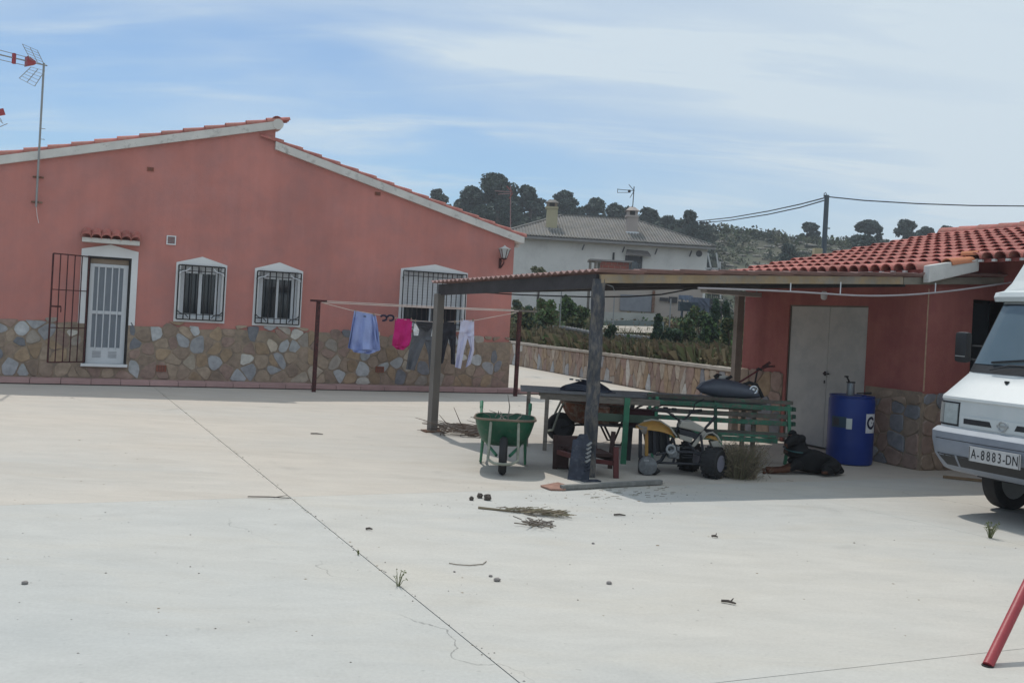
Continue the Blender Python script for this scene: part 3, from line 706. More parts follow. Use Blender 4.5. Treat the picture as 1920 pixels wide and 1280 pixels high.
# ------------------------------------------------------------------ aerials
def antenna():
    d = .16
    base = FP.at3(70, 400, d); top = FP.at3(78, 128, d); ux = (base.x+top.x)/2; 
    u = (FP.at(71.5, 385, d)[0]+FP.at(77, 150, d)[0])/2; P = lambda z: FP.P(u, z, d)
    zb = FP.at(70, 388, d)[1]; zt = FP.at(78, 118, d)[1]
    t = thing('tv_aerial', 'tall mast with a red and grey television aerial fixed to the gable', 'aerial', P(zb))
    mb = MB(); mb.tube([P(zb), P(zt)], .019, 8); mb.build('mast', M_steel, t, smooth=True)
    for z in (FP.at(75, 331, d)[1], FP.at(70, 378, d)[1]):
        mb = MB(); mb.beam(FP.P(u, z, 0), FP.P(u, z, d), .05, .02); mb.beam(FP.P(u-.09, z, .01), FP.P(u+.09, z, .01), .02, .03); mb.build('wall_bracket', M_rust, t)
    mb = MB(); a = FP.at3(71, 388, .03); mb.tube([P(zb+.02), FP.P(u+.02, zb-.15, .05), FP.P(u+.05, zb-.28, .02)], .005, 5); mb.build('cable', M_white, t)
    mb = MB()
    zc = FP.at(80, 122, d)[1]; C = P(zc); x = (-e1*math.cos(.35)+FP.n*math.sin(.35)); y = V((0, 0, 1)).cross(x)
    S = .01*17.8/ .178*1.0
    k = 17.2/F      # metres per photograph pixel at the mast
    def L(f, s, z): return C+x*(f*k)+y*(s*k)+V((0, 0, z*k))
    mb.beam(L(-6, 0, 0), L(150, 0, 4), .02, .02); mb.beam(L(30, 0, 8), L(150, 0, 14), .01, .01); mb.beam(L(30, 0, -8), L(150, 0, -5), .01, .01)
    mb.build('boom', M_steel, t)
    for A, B, C_, D2 in (((42, 83), (70, 95), (83, 122), (57, 112)), ((36, 147), (65, 162), (84, 133), (58, 126))):
        q = [FP.at3(*A, d+.22), FP.at3(*B, d-.22), FP.at3(*C_, d-.22), FP.at3(*D2, d+.22)]
        mb = MB()
        for k2 in (0, .5, 1): mb.beam(q[0].lerp(q[1], k2), q[3].lerp(q[2], k2), .011, .011)
        for k2 in (0, .2, .4, .6, .8, 1): mb.beam(q[0].lerp(q[3], k2), q[1].lerp(q[2], k2), .006, .006)
        mb.build('reflector', M_steel, t)
    mr = mat('faded_red_plastic', (.36, .06, .07), rough=.5)
    mb = MB(); mb.add([L(16, -6, -3), L(16, 6, -3), L(16, 6, 3), L(16, -6, 3), L(31, -9, -9), L(31, 9, -9), L(31, 9, 9), L(31, -9, 9)], [(0, 1, 2, 3), (4, 5, 6, 7), (0, 1, 5, 4), (1, 2, 6, 5), (2, 3, 7, 6), (3, 0, 4, 7)]); mb.build('dipole_housing', mr, t)
    mb = MB()
    for f in (52, 80, 108, 136): mb.beam(L(f, 0, -9), L(f, 0, 10), .05, .05)
    mb.build('director', mr, t)
    mb = MB()
    for z in (FP.at(77, 241, d)[1], FP.at(77, 261, d)[1]): mb.beam(P(z)-e1*.01, P(z)+e1*.08, .01, .01)
    mb.build('step', M_steel, t)
    # second mast, only its tip reaches into the frame
    d2 = -2.0; u2 = FP.at(-7, 240, d2)[0]
    t = thing('tv_aerial', 'second aerial at the very left edge, only its red tip in view', 'aerial', FP.P(u2, 3.9, d2))
    mb = MB(); mb.tube([FP.P(u2, 3.8, d2), FP.P(u2, FP.at(-8, 170, d2)[1], d2)], .018, 8); mb.build('mast', M_steel, t)
    mb = MB(); z = FP.at(-2, 205, d2)[1]; mb.beam(FP.P(u2+.04, z, d2+.02), FP.P(u2+.085, z-.12, d2+.02), .03, .14); mb.build('dipole_housing', mr, t)
    mb = MB()
    for (a, b, c, e) in ((-5, 222, 6, 232), (-5, 240, 14, 232), (-4, 210, 4, 215), (-6, 214, 4, 228)): mb.beam(FP.at3(a, b, d2), FP.at3(c, e, d2), .012, .012)
    mb.build('reflector', M_steel, t)
antenna()
# ------------------------------------------------------------------ shed (right)
A0 = Pz(1722, 881.5, 0)
SU = Plane(A0, e1)              # u along e1 from the corner, n toward the camera
def SP(u, v, z=0.0):            # u along e1, v along e2 (away from the camera)
    return V((A0.x+e1.x*u+e2.x*v, A0.y+e1.y*u+e2.y*v, z))
SW = Plane(SP(0, 0), -e2)       # door wall; along -e2, n = faces -e1
EAVE = 2.50; SLP = .222
def shed():
    h = thing('shed', 'red plastered outbuilding with stone base and clay tiled roof', 'shed', SP(0, 0))
    VL = 3.72; RU = 4.45; UE = .60
    while project(SP(UE, -.13, EAVE+SLP*(UE+.25)))[0] < 1825: UE += .01
    UB = UE+.60
    rz = lambda u: EAVE+SLP*(u+.25)
    M_sp = mat('red_plaster_shed', (.34, .122, .105), rough=.9, streak=.09, var=.14, scale=.9, bump=.4, bscale=60, col2=(.29, .095, .09), c2lo=.45, c2hi=.65)
    # door opening in the plane SW (coordinate s = -v)
    def dv(px, py): return -SW.at(px, py)[0]
    v1 = dv(1478, 620); v0 = dv(1626, 620); dz = (SW.at(1482, 573)[1]+SW.at(1627, 571.5)[1])/2
    mb = MB()
    def quad(a, b, z0, z1a, z1b=None, mi=0):
        mb.face([SP(*a, z0), SP(*b, z0), SP(*b, z1a if z1b is None else z1b), SP(*a, z1a)], mi)
    H0 = rz(0)-.05
    quad((0, 0), (0, v0), 0, H0); quad((0, v1), (0, VL), 0, H0); mb.face([SP(0, v0, dz), SP(0, v1, dz), SP(0, v1, H0), SP(0, v0, H0)])
    T = .16
    for (va, vb, za, zb) in ((v0, v0, 0, dz), (v1, v1, 0, dz)): mb.face([SP(0, va, za), SP(T, va, za), SP(T, va, zb), SP(0, va, zb)], 0)
    mb.face([SP(0, v0, dz), SP(0, v1, dz), SP(T, v1, dz), SP(T, v0, dz)], 0)
    # window opening in the front wall A
    wu0 = SU.at(1822, 620)[0]; wz0, wz1 = 1.25, SU.at(1840, 562)[1]
    mb.face([SP(0, 0, 0), SP(wu0, 0, 0), SP(wu0, 0, rz(wu0)-.05), SP(0, 0, H0)])
    mb.face([SP(wu0, 0, 0), SP(UB, 0, 0), SP(UB, 0, wz0), SP(wu0, 0, wz0)]); mb.face([SP(wu0, 0, wz1), SP(UB, 0, wz1), SP(UB, 0, rz(UB)-.05), SP(wu0, 0, rz(wu0)-.05)])
    mb.face([SP(wu0, 0, wz0), SP(wu0, 0, wz1), SP(wu0, .15, wz1), SP(wu0, .15, wz0)]); mb.face([SP(wu0, 0, wz0), SP(UB, 0, wz0), SP(UB, .15, wz0), SP(wu0, .15, wz0)])
    mb.face([SP(UB, 0, 0), SP(UB, -4.2, 0), SP(UB, -4.2, wz0), SP(UB, 0, wz0)]); mb.face([SP(UB, 0, wz1), SP(UB, -4.2, wz1), SP(UB, -4.2, rz(UB)-.05), SP(UB, 0, rz(UB)-.05)]); mb.face([SP(UB, -1.1, wz0), SP(UB, -4.2, wz0), SP(UB, -4.2, wz1), SP(UB, -1.1, wz1)])
    mb.face([SP(UB, -4.2, 0), SP(RU+3, -4.2, 0), SP(RU+3, -4.2, rz(RU)-.7), SP(RU, -4.2, rz(RU)-.05), SP(UB, -4.2, rz(UB)-.05)])
    mb.face([SP(0, VL, 0), SP(RU+3, VL, 0), SP(RU+3, VL, rz(RU)-.7), SP(RU, VL, rz(RU)-.05), SP(0, VL, H0)])
    mb.face([SP(RU+3, VL, 0), SP(RU+3, -4.2, 0), SP(RU+3, -4.2, rz(RU)-.7), SP(RU+3, VL, rz(RU)-.7)])
    mb.build('wall', M_sp, h, recalc=False)
    W = MB(); W.prism([SP(wu0+.02, .10, wz0), SP(UB, .10, wz0), SP(UB, .10, wz1), SP(wu0+.02, .10, wz1)], e2*.03); wo = W.build('window', M_iron, h)
    W = MB(); W.prism([SP(UB+.10, -.02, wz0), SP(UB+.10, -1.1, wz0), SP(UB+.10, -1.1, wz1), SP(UB+.10, -.02, wz1)], e1*.03); W.build('window', M_iron, h)
    W = MB(); W.prism([SP(wu0+.07, .09, wz0+.05), SP(UB, .09, wz0+.05), SP(UB, .09, wz1-.05), SP(wu0+.07, .09, wz1-.05)], e2*.008); W.build('pane', M_glass, wo)
    # roof slabs
    mb = MB(); t = V((0, 0, .045))
    z_ = lambda u: rz(u)-.02
    mb.prism([SP(-.25, -.12, z_(-.25)), SP(UE, -.12, z_(UE)), SP(UE, VL+.15, z_(UE)), SP(-.25, VL+.15, z_(-.25))], t)
    mb.prism([SP(UE, -4.4, z_(UE)), SP(RU, -4.4, z_(RU)), SP(RU, VL+.15, z_(RU)), SP(UE, VL+.15, z_(UE))], t)
    mb.prism([SP(RU, -4.4, z_(RU)), SP(RU+3.2, -4.4, z_(RU)-.7), SP(RU+3.2, VL+.15, z_(RU)-.7), SP(RU, VL+.15, z_(RU))], t)
    mb.build('roof_slab', mat('clay_pan_tile', (.27, .075, .06), rough=.9, var=.25, scale=6), h)
    x = (e1+V((0, 0, SLP-.055))).normalized(); y = V((0, 0, 1)).cross(x).normalized(); z = x.cross(y)
    cnt = 0; pitch = .198; st = .385; far = MB()
    ncol = int((VL+.1)/pitch)
    tiles = []
    for i in range(13):
        u = -.30+i*((UE-.05+.30)/round((UE+.25)/.385))
        if u > RU-.25: break
        for j in range(-22, ncol+1):
            v = .02+j*pitch
            if v < -.05 and u < UE-.09:
                continue
            o = SP(u+random.uniform(-.008, .008), v+random.uniform(-.008, .008), rz(u)+.033)
            q = project(o)
            tiles.append((q[0] > 1945, o, (y+z*random.uniform(-.03, .03)).normalized()))
    # first course of the near wing starts on its own eave line
    
    for off, o, yy in tiles:
        if not off and cnt < 286:
            inst(TILE, 'roof_tile', h, frameM(o, x, yy, x.cross(yy))); cnt += 1
        else:
            M = frameM(o, x, yy, x.cross(yy)); far.add([M @ v.co for v in TILE.vertices], [tuple(p.vertices) for p in TILE.polygons])
    print('shed tiles', cnt)
    f = far.build('roof_tile', M_tile, h, recalc=False, smooth=True); f['kind'] = 'stuff'
    # missing mortar dots between the eave tiles
    mb = MB()
    for j in range(ncol+1): mb.box(SP(-.285, .02+(j+.5)*pitch, rz(-.285)+.008), (.04, .05, .03), YAW)
    for j in range(-14, 0): mb.box(SP(UE-.04, .02+(j+.5)*pitch, rz(UE-.04)+.008), (.04, .05, .03), YAW)
    mb.build('eave_mortar', M_verge, h)
    rt = tile_mesh(.46, .125, .105, 'ridge_tile', M_tile)
    for j in range(14):
        v = VL+.2-j*.41; inst(rt, 'ridge_tile', h, frameM(SP(RU, v, rz(RU)+.06), -e2, V((0, 0, 1)).cross(-e2), V((0, 0, 1))))
    # concrete verge with the orange tile
    mb = MB(); mb.prism([SP(-.24, -.13, EAVE-.14), SP(UE-.01, -.13, rz(UE)-.13), SP(UE-.01, -.13, rz(UE)+.03), SP(.13, -.13, rz(.13)+.015), SP(.12, -.13, rz(.12)+.06), SP(-.24, -.13, EAVE+.075)], -e2*.10)
    mb.build('verge', M_verge, h, bevel=.012)
    ot = tile_mesh(.42, .095, .08, 'verge_tile', M_tile_or); inst(ot, 'verge_tile', h, frameM(SP(.13, -.15, rz(.13)+.02), x, y, z), label='orange replacement tile on the verge')
    inst(tile_mesh(.2, .06, .055, 'verge_tile', M_tile_or), 'verge_tile', h, frameM(SP(UE-.08, -.02, rz(UE)+.07), (x*.4-y*.9).normalized(), z.cross((x*.4-y*.9).normalized()), z), label='orange replacement tile in the roof corner')
    # stone base pieces
    def clad(pl, x0, x1, zt, n, rows, ws, inner=None):
        seeds = [(x0+(x1-x0)*(i+.5+random.uniform(-.35, .35))/n, (zt-.0)*(j+.5+random.uniform(-.35, .35))/rows) for i in range(n) for j in range(rows)]
        mb = MB(); mb.prism([pl.P(x0, 0), pl.P(x1, 0), pl.P(x1, zt-.03), pl.P(x0, zt-.03)], pl.n*.015); mb.build('mortar', M_mortar, h)
        for c in voronoi(seeds, x0, x1, 0, zt+.0, 1.2):
            if max(p[1] for p in c) > zt-.02: c = clip(c, random.uniform(-.2, .2), 1, zt+random.uniform(-.06, .03))
            if len(c) < 3: continue
            stone_piece(pl, round_poly(c, .012), 0, random.uniform(.024, .04), random.choices(M_stone, weights=ws)[0], h)
    ws = [1, 14, 1, 0, 20, 0, 22, 4, 0, 0]
    clad(SW, -v0+.04, -.0, 1.02, 4, 5, ws)
    clad(SW, -VL, -v1-.06, 1.05, 4, 3, ws)
    clad(SU, 0, UB, 1.0, 6, 5, ws)
    # bright plaster drip line down the corner
    mb = MB(); mb.prism([SP(-.006, -.004, 1.0), SP(.02, -.004, 1.0), SP(.014, -.004, 2.3), SP(-.004, -.004, 2.3)], -e2*.004); mb.build('corner_bead', mat('bare_plaster', (.42, .28, .20), rough=.9, var=.3, scale=8), h)
    # ---- double door
    d = thing('door', 'grey white double metal door of the outbuilding behind the blue drum', 'door', SP(.06, (v0+v1)/2))
    mdoor = mat('grey_white_door_paint', (.44, .445, .43), rough=.55, var=.07, scale=1.6, bump=.12, bscale=15, col2=(.38, .39, .385), spec=.4)
    vm = v1-(v1-v0)*.52
    for a, b in ((v0+.015, vm-.003), (vm+.003, v1-.015)):
        mb = MB(); mb.prism([SP(.035, a, .03), SP(.035, b, .03), SP(.035, b, dz-.02), SP(.035, a, dz-.02)], e1*.04); mb.build('door_leaf', mdoor, d, bevel=.004)
    mb = MB()
    for va in (v0, v1): mb.prism([SP(.02, va-.012, 0), SP(.02, va+.012, 0), SP(.02, va+.012, dz), SP(.02, va-.012, dz)], e1*.07)
    mb.prism([SP(.02, v0-.012, dz-.018), SP(.02, v1+.012, dz-.018), SP(.02, v1+.012, dz+.006), SP(.02, v0-.012, dz+.006)], e1*.07); mb.build('door_frame', mat('old_frame', (.16, .13, .11)), d)
    hz = SW.at(1545, 700)[1]
    mb = MB(); c = SP(.03, vm+.03, hz); 
    mb.lathe(c, [(.032, -.012), (.032, .004)], 14, axis='X'); mb.beam(c-e1*.03, c-e1*.03-e2*.11, .018, .018); mb.tube([c, c-e1*.035], .012, 8); mb.build('door_handle', M_iron, d)
    mb = MB(); c = SP(.03, vm+.035, hz-.12); mb.box(c, (.008, .02, .045), YAW); mb.build('keyhole', M_iron, d)
shed()

# ------------------------------------------------------------------ carport
PA = Pz(810, 809, 0); PB = Pz(1103, 893, 0)
def carport():
    t = thing('carport', 'lean to carport of rough posts and beams under small wave roof sheets', 'carport', PB)
    FL = PB-e1*.08-e2*.14; FL.z = 0
    FR = FL+e1*6.55; BL = PA-e1*.10+e2*.10; BR = SP(-.02, 3.65)
    FR2 = FR
    def q(u, v):      # u 0..1 left to right, v 0..1 front to back
        a = FL.lerp(FR, u); b = BL.lerp(BR, u); return a.lerp(b, v)
    fz = [2.185, 2.575]; bz = [2.07, 2.47]
    def zf(u, v): return (fz[0]+(fz[1]-fz[0])*min(1, u*1.0))*(1-v)+(bz[0]+(bz[1]-bz[0])*u)*v+max(0, u-.70)*1.3*v*(1-v)
    ms = mat('faded_red_roof_sheet', (.30, .185, .17), rough=.8, var=.2, scale=5, bump=.2, rand=.1)
    N = 13; NV = 33*4
    def sheet(k):
        u0, u1 = k/N, (k+1)/N+.012
        mb = MB(); nv = NV; vs = []
        for (u, dz) in ((u0, .018), (u1, .0)):
            for sgn in (0, 1):
                for j in range(nv+1):
                    v = j/nv; w = .016*math.cos(2*math.pi*33*v)
                    p = q(u, v); vs.append((p.x, p.y, zf(u, v)+w+dz-(.008 if sgn else 0)))
        n = nv+1; fs = []
        for j in range(nv):
            fs += [(j, j+1, 2*n+j+1, 2*n+j), (n+j, 3*n+j, 3*n+j+1, n+j+1), (j, n+j, n+j+1, j+1), (2*n+j, 2*n+j+1, 3*n+j+1, 3*n+j)]
        fs += [(0, 2*n, 3*n, n), (nv, n+nv, 3*n+nv, 2*n+nv)]
        mb.add(vs, fs); mb.build('roof_sheet', ms, t, recalc=False)
    for k in range(N): sheet(k)
    Z = lambda u, v, dz: V((q(u, v).x, q(u, v).y, zf(u, v)+dz))
    # front beam, in two lengths as in the photograph
    mb = MB(); f = .045
    mb.beam(Z(.012, f*.5, -.075), Z(.66, f*.5, -.070), .05, .092); mb.build('front_beam', M_wood_yel, t, bevel=.004)
    mb = MB(); mb.beam(Z(.6615, f*.5, -.074), Z(.985, f*.5, -.070), .05, .09); mb.build('front_beam', mat('greyed_timber', (.25, .23, .19), rough=.85, var=.2, stretch=(1, 1, 5)), t, bevel=.004)
    mb = MB(); mb.beam(Z(.012, .03, -.10), Z(.02, .985, -.10), .06, .15); mb.build('side_beam', M_wood_dark, t, bevel=.004)
    mb = MB(); mb.beam(Z(.02, .965, -.10), Z(.985, .965, -.10), .05, .11); mb.build('back_beam', M_wood_dark, t)
    for k in range(3):
        v = .25+.24*k; mb = MB(); mb.beam(Z(.02, v, -.05), Z(.96, v, -.05), .05, .06); mb.build('rafter', M_wood_dark, t)
    for k in range(5):
        u = .18+.17*k; mb = MB(); mb.beam(Z(u, .05, -.11), Z(u, .96, -.11), .05, .07); mb.build('joist', M_wood_dark, t)
    # posts
    zA = zf(.02, .96)-.16; zB = zf(.02, .04)-.12
    mb = MB(); mb.box((PA.x, PA.y, zA/2), (.11, .11, zA), YAW+.2); mb.build('post', mat('grey_brown_post', (.17, .155, .14), rough=.8, var=.2, scale=3, stretch=(1, 1, .4)), t, bevel=.004)
    mb = MB(); mb.box((PA.x, PA.y, .01), (.26, .22, .02), YAW); mb.build('base_plate', M_rust, t)
    mp = mat('bluish_weathered_post', (.055, .06, .072), rough=.9, var=.4, scale=7, bump=.7, bscale=18, col2=(.15, .135, .12), stretch=(1, 1, .35), dist=.02)
    mb = MB(); n_ = 16
    for i in range(n_):
        z0_, z1_ = zB*1.02*i/n_, zB*1.02*(i+1)/n_
    rows = [[(PB.x+sx*(.068+.006*math.sin(i*1.9+sx)), PB.y+sy*(.065+.006*math.sin(i*2.7+sy*2)), zB*1.02*i/n_) for sx, sy in ((-.8, -1), (.8, -1), (1, -.8), (1, .8), (.8, 1), (-.8, 1), (-1, .8), (-1, -.8))] for i in range(n_+1)]
    mb.add([p for r in rows for p in r], [(i*8+j, i*8+(j+1) % 8, (i+1)*8+(j+1) % 8, (i+1)*8+j) for i in range(n_) for j in range(8)]+[tuple(range(8)), tuple(n_*8+j for j in range(8))])
    mb.build('post', mp, t, smooth=True, label='thick weathered front post')
    pc = PY(1380, 690, 15.15); 
    mb = MB(); mb.box((pc.x, pc.y, 1.12), (.12, .10, 2.24), YAW); mb.build('post', mat('pale_brown_post', (.24, .20, .17), rough=.8, var=.25, scale=3), t, bevel=.005)
    # torn bits hanging at the front post head
    mb = MB(); mb.tube([Z(.02, .03, -.12), Z(.035, .02, -.16), Z(.03, .0, -.21)], .004, 5); mb.build('wire_end', M_steel, t)
    # white conduit looping under the front beam
    c = thing('cable', 'pale conduit sagging in a long curve under the front beam', 'cable', PY(1550, 552, 11.2))
    a = Z(.20, -.01, -.17); b = Z(.62, -.02, -.245); e = Z(.95, -.01, -.13)
    pts = []
    P0 = PY(1300, 540, 10.75); P1 = PY(1560, 552, 11.45); P2 = PY(1885, 529.5, 12.3)
    for i in range(25):
        s = i/24
        if s < .45: r = s/.45; p = P0.lerp(P1, r); p.z = P0.z+(P1.z-P0.z)*math.sin(r*math.pi/2)
        else: r = (s-.45)/.55; p = P1.lerp(P2, r); p.z = P1.z+(P2.z-P1.z)*(1-math.cos(r*math.pi/2))
        pts.append(p-e2*.09)
    mb = MB(); mb.tube(pts, .011, 8); mb.build('conduit', mat('pale_conduit', (.42, .39, .40), rough=.6, bump=0), c, smooth=True)
    for i, u in ((7, .27), (11, .43), (18, .68)):
        p = pts[i]; mb = MB(); mb.beam(p, (p.x, p.y, p.z+(.10, .15, .12)[(i-7)//4 if i < 18 else 2]), .012, .006); mb.build('clip', M_alu, c)
    c = thing('cable', 'thin black cable hanging in loops under the carport roof', 'cable', PY(1240, 548, 12))
    K = [PY(893, 547.5, 12.9), PY(980, 553, 12.4), PY(1095, 556.5, 11.8), PY(1180, 556, 11.4), PY(1240, 552, 11.2), PY(1300, 541, 10.95), PY(1375, 541, 11.2)]
    pts = []
    for a, b in zip(K, K[1:]):
        for i in range(4): pts.append(a.lerp(b, i/4))
    pts.append(K[-1]); mb = MB(); mb.tube(pts, .009, 6); mb.build('wire', M_rubber, c, smooth=True)
    # fluorescent lamp body
    c = thing('strip_light', 'long pale strip light body under the carport roof near the back post', 'strip light', PY(1370, 550, 14.2))
    a = PY(1319, 551, 14.3); b = PY(1423, 547, 14.9)
    a.z = b.z = (a.z+b.z)/2
    mb = MB(); mb.beam(a, b, .14, .07); mb.build('light_body', mat('dirty_white_metal', (.40, .38, .36), rough=.5), c, bevel=.01)
    for k in range(3):
        p = a.lerp(b, .15+.3*k); mb = MB(); mb.tube([p+V((0, -.074, .0)), p+V((0, -.071, .0))], .014, 10); mb.build('knockout', M_iron, c)
    for s in (.04, .96):
        p = a.lerp(b, s); mb = MB(); mb.beam(p+V((0, 0, .03)), p+V((0, 0, .16)), .02, .02); mb.build('hanger', M_steel, c)
    d = PY(1545, 558, 13.6); mb = MB(); mb.lathe((d.x, d.y, d.z-.03), [(.02, 0), (.045, .02), (.05, .09), (.03, .12)], 10); o = mb.build('lamp_holder', M_white, None, smooth=True, loc=d)
    tag(o, 'small white lamp holder above the grey double door', 'lamp holder')
carport()

# ------------------------------------------------------------------ low boundary wall with upright stones
def low_wall():
    B = W1-dw*2.2; E = W0+dw*9
    pl = Plane(B, dw)
    if (V((0, 0, 0))-B).dot(pl.n) < 0: pl.n = -pl.n
    L = (E-B).length; H = .74
    t = thing('boundary_wall', 'low boundary wall faced with upright tan stones under a pale coping', 'wall', B)
    mb = MB(); mb.prism([pl.P(0, -.3), pl.P(L, -.3), pl.P(L, H), pl.P(0, H)], -pl.n*.28); mb.build('wall_core', M_mortar, t)
    mcap = mat('pale_coping', (.40, .36, .31), rough=.9, var=.15, scale=3, bump=.4)
    u = 0
    while u < L:
        l = 1.45; mb = MB(); mb.prism([pl.P(u+.004, H, .06), pl.P(min(L, u+l-.004), H, .06), pl.P(min(L, u+l-.004), H, -.33), pl.P(u+.004, H, -.33)], (0, 0, .075+random.uniform(-.004, .004))); mb.build('coping_stone', mcap, t, bevel=.01); u += l
    seeds = []; near = 13.2; n = 66
    vis0 = 1.6
    for i in range(n):
        x = vis0+(L-vis0)*(i/n)**1.05
        for j in range(3):
            seeds.append((x+random.uniform(-.09, .09)+(.1 if j % 2 else 0), H*(j+.5+random.uniform(-.3, .3))/3))
    sc_ = 2.3    # stretch so the cells stand upright
    S2 = [(a*sc_, b) for a, b in seeds]
    W = [13, 12, 4, 4, 14, 5, 1, 14, 3, 5]
    k = 0
    for c in voronoi(S2, 0, L*sc_, 0, H-.01, 1.6):
        c = [(a/sc_, b) for a, b in c]
        A = abs(sum(c[i-1][0]*c[i][1]-c[i][0]*c[i-1][1] for i in range(len(c))))/2
        if A < .006 or k > 240: continue
        stone_piece(pl, round_poly(c, .010, .16), 0, random.uniform(.018, .034), random.choices(M_stone, weights=W)[0], t); k += 1
low_wall()
# ------------------------------------------------------------------ washing line
def washing():
    a = Pz(588, 734.5, 0); b = Pz(966, 742.5, 0); pl = Plane(a, b-a); d = pl.e
    for i, (g, top, cr, lab) in enumerate(((a, (600, 566), ((589, 567), (609, 564)), 'rusty T shaped post at the left end of the washing line'),
                                         (b, (971, 584), ((956, 584), (994, 585)), 'dark T shaped washing line post beside the house corner'))):
        t = thing('washing_line_post', lab, 'clothes post', g, 'posts of the washing line')
        z = pl.at(*top)[1]; mb = MB(); mb.box((g.x, g.y, z/2), (.07, .07, z), YAW); mb.build('post', M_rustiron, t)
        p0 = pl.at3(*cr[0]); p1 = pl.at3(*cr[1]); c = V((g.x, g.y, z+.02)); w = .28 if i == 0 else .55
        mb = MB(); mb.beam(c-(d*.45+pl.n*.9).normalized()*w*.8, c+(d*.45+pl.n*.9).normalized()*w*.8, .06, .04); mb.build('crossbar', M_rustiron if i == 0 else M_wood_grey, t)
    mw = mat('washing_line_cord', (.62, .50, .44), rough=.6, bump=0)
    for j, (A, B, off, sag, lab) in enumerate((((601, 564), (985, 582), -.12, .0, 'taut pale washing line cord running straight between the posts'),
                                   ((603, 567), (985, 584), .0, .0, 'second taut pale cord just below the first washing line'))):
        p = pl.at3(*A, off); q = pl.at3(*B, off); mb = MB(); mb.tube([p, p.lerp(q, .5)-V((0, 0, .01)), q], .011, 6); tag(mb.build('washing_line', mw, None, loc=p), lab, 'cord')
    LN = [(606, 568), (660, 582), (710, 590), (765, 600), (820, 604), (870, 602), (893, 600), (968, 586)]
    mb = MB(); mb.tube([pl.at3(*p, .14) for p in LN], .008, 6); tag(mb.build('washing_line', mw, None, loc=pl.at3(*LN[0], .14)), 'sagging cord that carries the hanging clothes', 'cord')
    def cloth(name, left, right, m, lab, cat, amp=.02, fr=9, nu=22, nv=14, d=.14, parent=None, org=None, seed=0):
        "panel between two px polylines (top to bottom)"
        def samp(pl_, t):
            k = len(pl_)-1; i = min(int(t*k), k-1); f = t*k-i; return pl_[i][0]*(1-f)+pl_[i+1][0]*f, pl_[i][1]*(1-f)+pl_[i+1][1]*f
        def fn(side):
            def g(u, v):
                A = samp(left, v); B = samp(right, v); px = A[0]+(B[0]-A[0])*u; py = A[1]+(B[1]-A[1])*u
                w = 1.25*amp*(.35+v)*(math.sin(u*fr+seed+v*1.5)+.5*math.sin(u*fr*2.3+v*3+seed*2)+.35*math.sin(u*fr*1.2-v*9+seed*3))+.012*math.sin(v*11+u*4+seed)
                return pl.at3(px, py, d+w+side*.014*math.sin(math.pi*min(1, max(0, u)))**.5)
            return g
        return fn
    def garment(name, panels, m, lab, cat, amp=.02, fr=9, extra=None):
        mb = MB(); 
        o = None
        for k, (l, r) in enumerate(panels):
            for side in (-1, 1): mb.grid(cloth(name, l, r, m, '', '', amp, fr, seed=k*1.3)(side), 20, 16)
        o = mb.build(name, m, None, smooth=True, recalc=False, loc=pl.at3(*panels[0][0][0], .14))
        tag(o, lab, cat)
        for (px, py) in (extra or []):
            q = MB(); c = pl.at3(px, py, .16); q.box(c, (.012, .03, .07), YAW); q.build('clothes_peg', M_wood_yel, o)
        return o
    mb_ = mat('pale_blue_cotton', (.31, .38, .66), rough=.9, var=.08, scale=4, bump=.2, bscale=12, dist=.03)
    s = garment('shirt', [([(664, 582), (661, 600), (657, 625), (652, 652)], [(674, 585), (668, 602), (663, 628), (660, 655)]),
                      ([(668, 583), (664, 610), (660, 640), (659, 655)], [(703, 590), (707, 615), (709, 640), (713, 656)]),
                      ([(660, 655), (663, 660)], [(713, 656), (693, 664)]),
                      ([(695, 589), (698, 605), (700, 625), (703, 645)], [(705, 592), (708, 608), (711, 632), (713, 655)])], mb_, 'pale blue shirt hanging upside down, leftmost on the washing line', 'shirt', .028, 10, [(667, 583), (701, 590)])
    q = MB(); q.box(pl.at3(684, 593, .19), (.05, .012, .02), YAW); q.build('neck_label', M_iron, s)
    mr = mat('dark_socks', (.03, .025, .05), rough=.95)
    mb = MB()
    t = thing('hanging_hooks', 'pair of small dark curled things clipped between the shirt and pink top', 'socks', pl.at3(722, 596, .14))
    for cx in (719, 732):
        mb = MB(); mb.tube([pl.at3(cx+7*math.cos(a_)*.9, 596+5*math.sin(a_), .15) for a_ in [i*.5-2.6 for i in range(10)]], .022, 6); mb.build('sock', mr, t, smooth=True)
    garment('pink_top', [([(741, 597), (739, 620), (736, 635), (735, 648)], [(773, 598), (772, 615), (771, 635), (767, 648)]), ([(735, 646), (744, 655)], [(768, 646), (757, 656)])],
            mat('magenta_cotton', (.52, .012, .17), rough=.85, var=.12, scale=6, bump=.3, bscale=14, dist=.03), 'bright pink top hanging on the washing line', 'top', .02, 8, [(743, 597), (771, 599)])
    mg = mat('grey_denim', (.115, .12, .135), rough=.95, var=.12, scale=8, bump=.2)
    o = garment('grey_trousers', [([(776, 602), (774, 620), (772, 636)], [(817, 604), (817, 622), (816, 638)]), ([(773, 631), (766, 660), (761, 692)], [(799, 634), (787, 665), (777, 694)]), ([(794, 634), (803, 665), (805, 694)], [(816.5, 632), (820, 665), (822, 695)])],
            mg, 'grey trousers turned so the pale pockets show, hanging behind the left carport post', 'trousers', .016, 7, [(779, 602), (814, 604)])
    for (l, r) in ((([(777, 606), (775, 618), (776, 629)]), [(780, 607), (786, 618), (784, 629)]), (([(812, 608), (810, 620), (808, 630)]), [(817, 608), (818, 620), (812, 632)])):
        mb = MB(); mb.grid(cloth('p', l, r, None, '', '', .004, 5, d=.185)(0), 4, 6); mb.build('pocket', M_white, o, recalc=False)
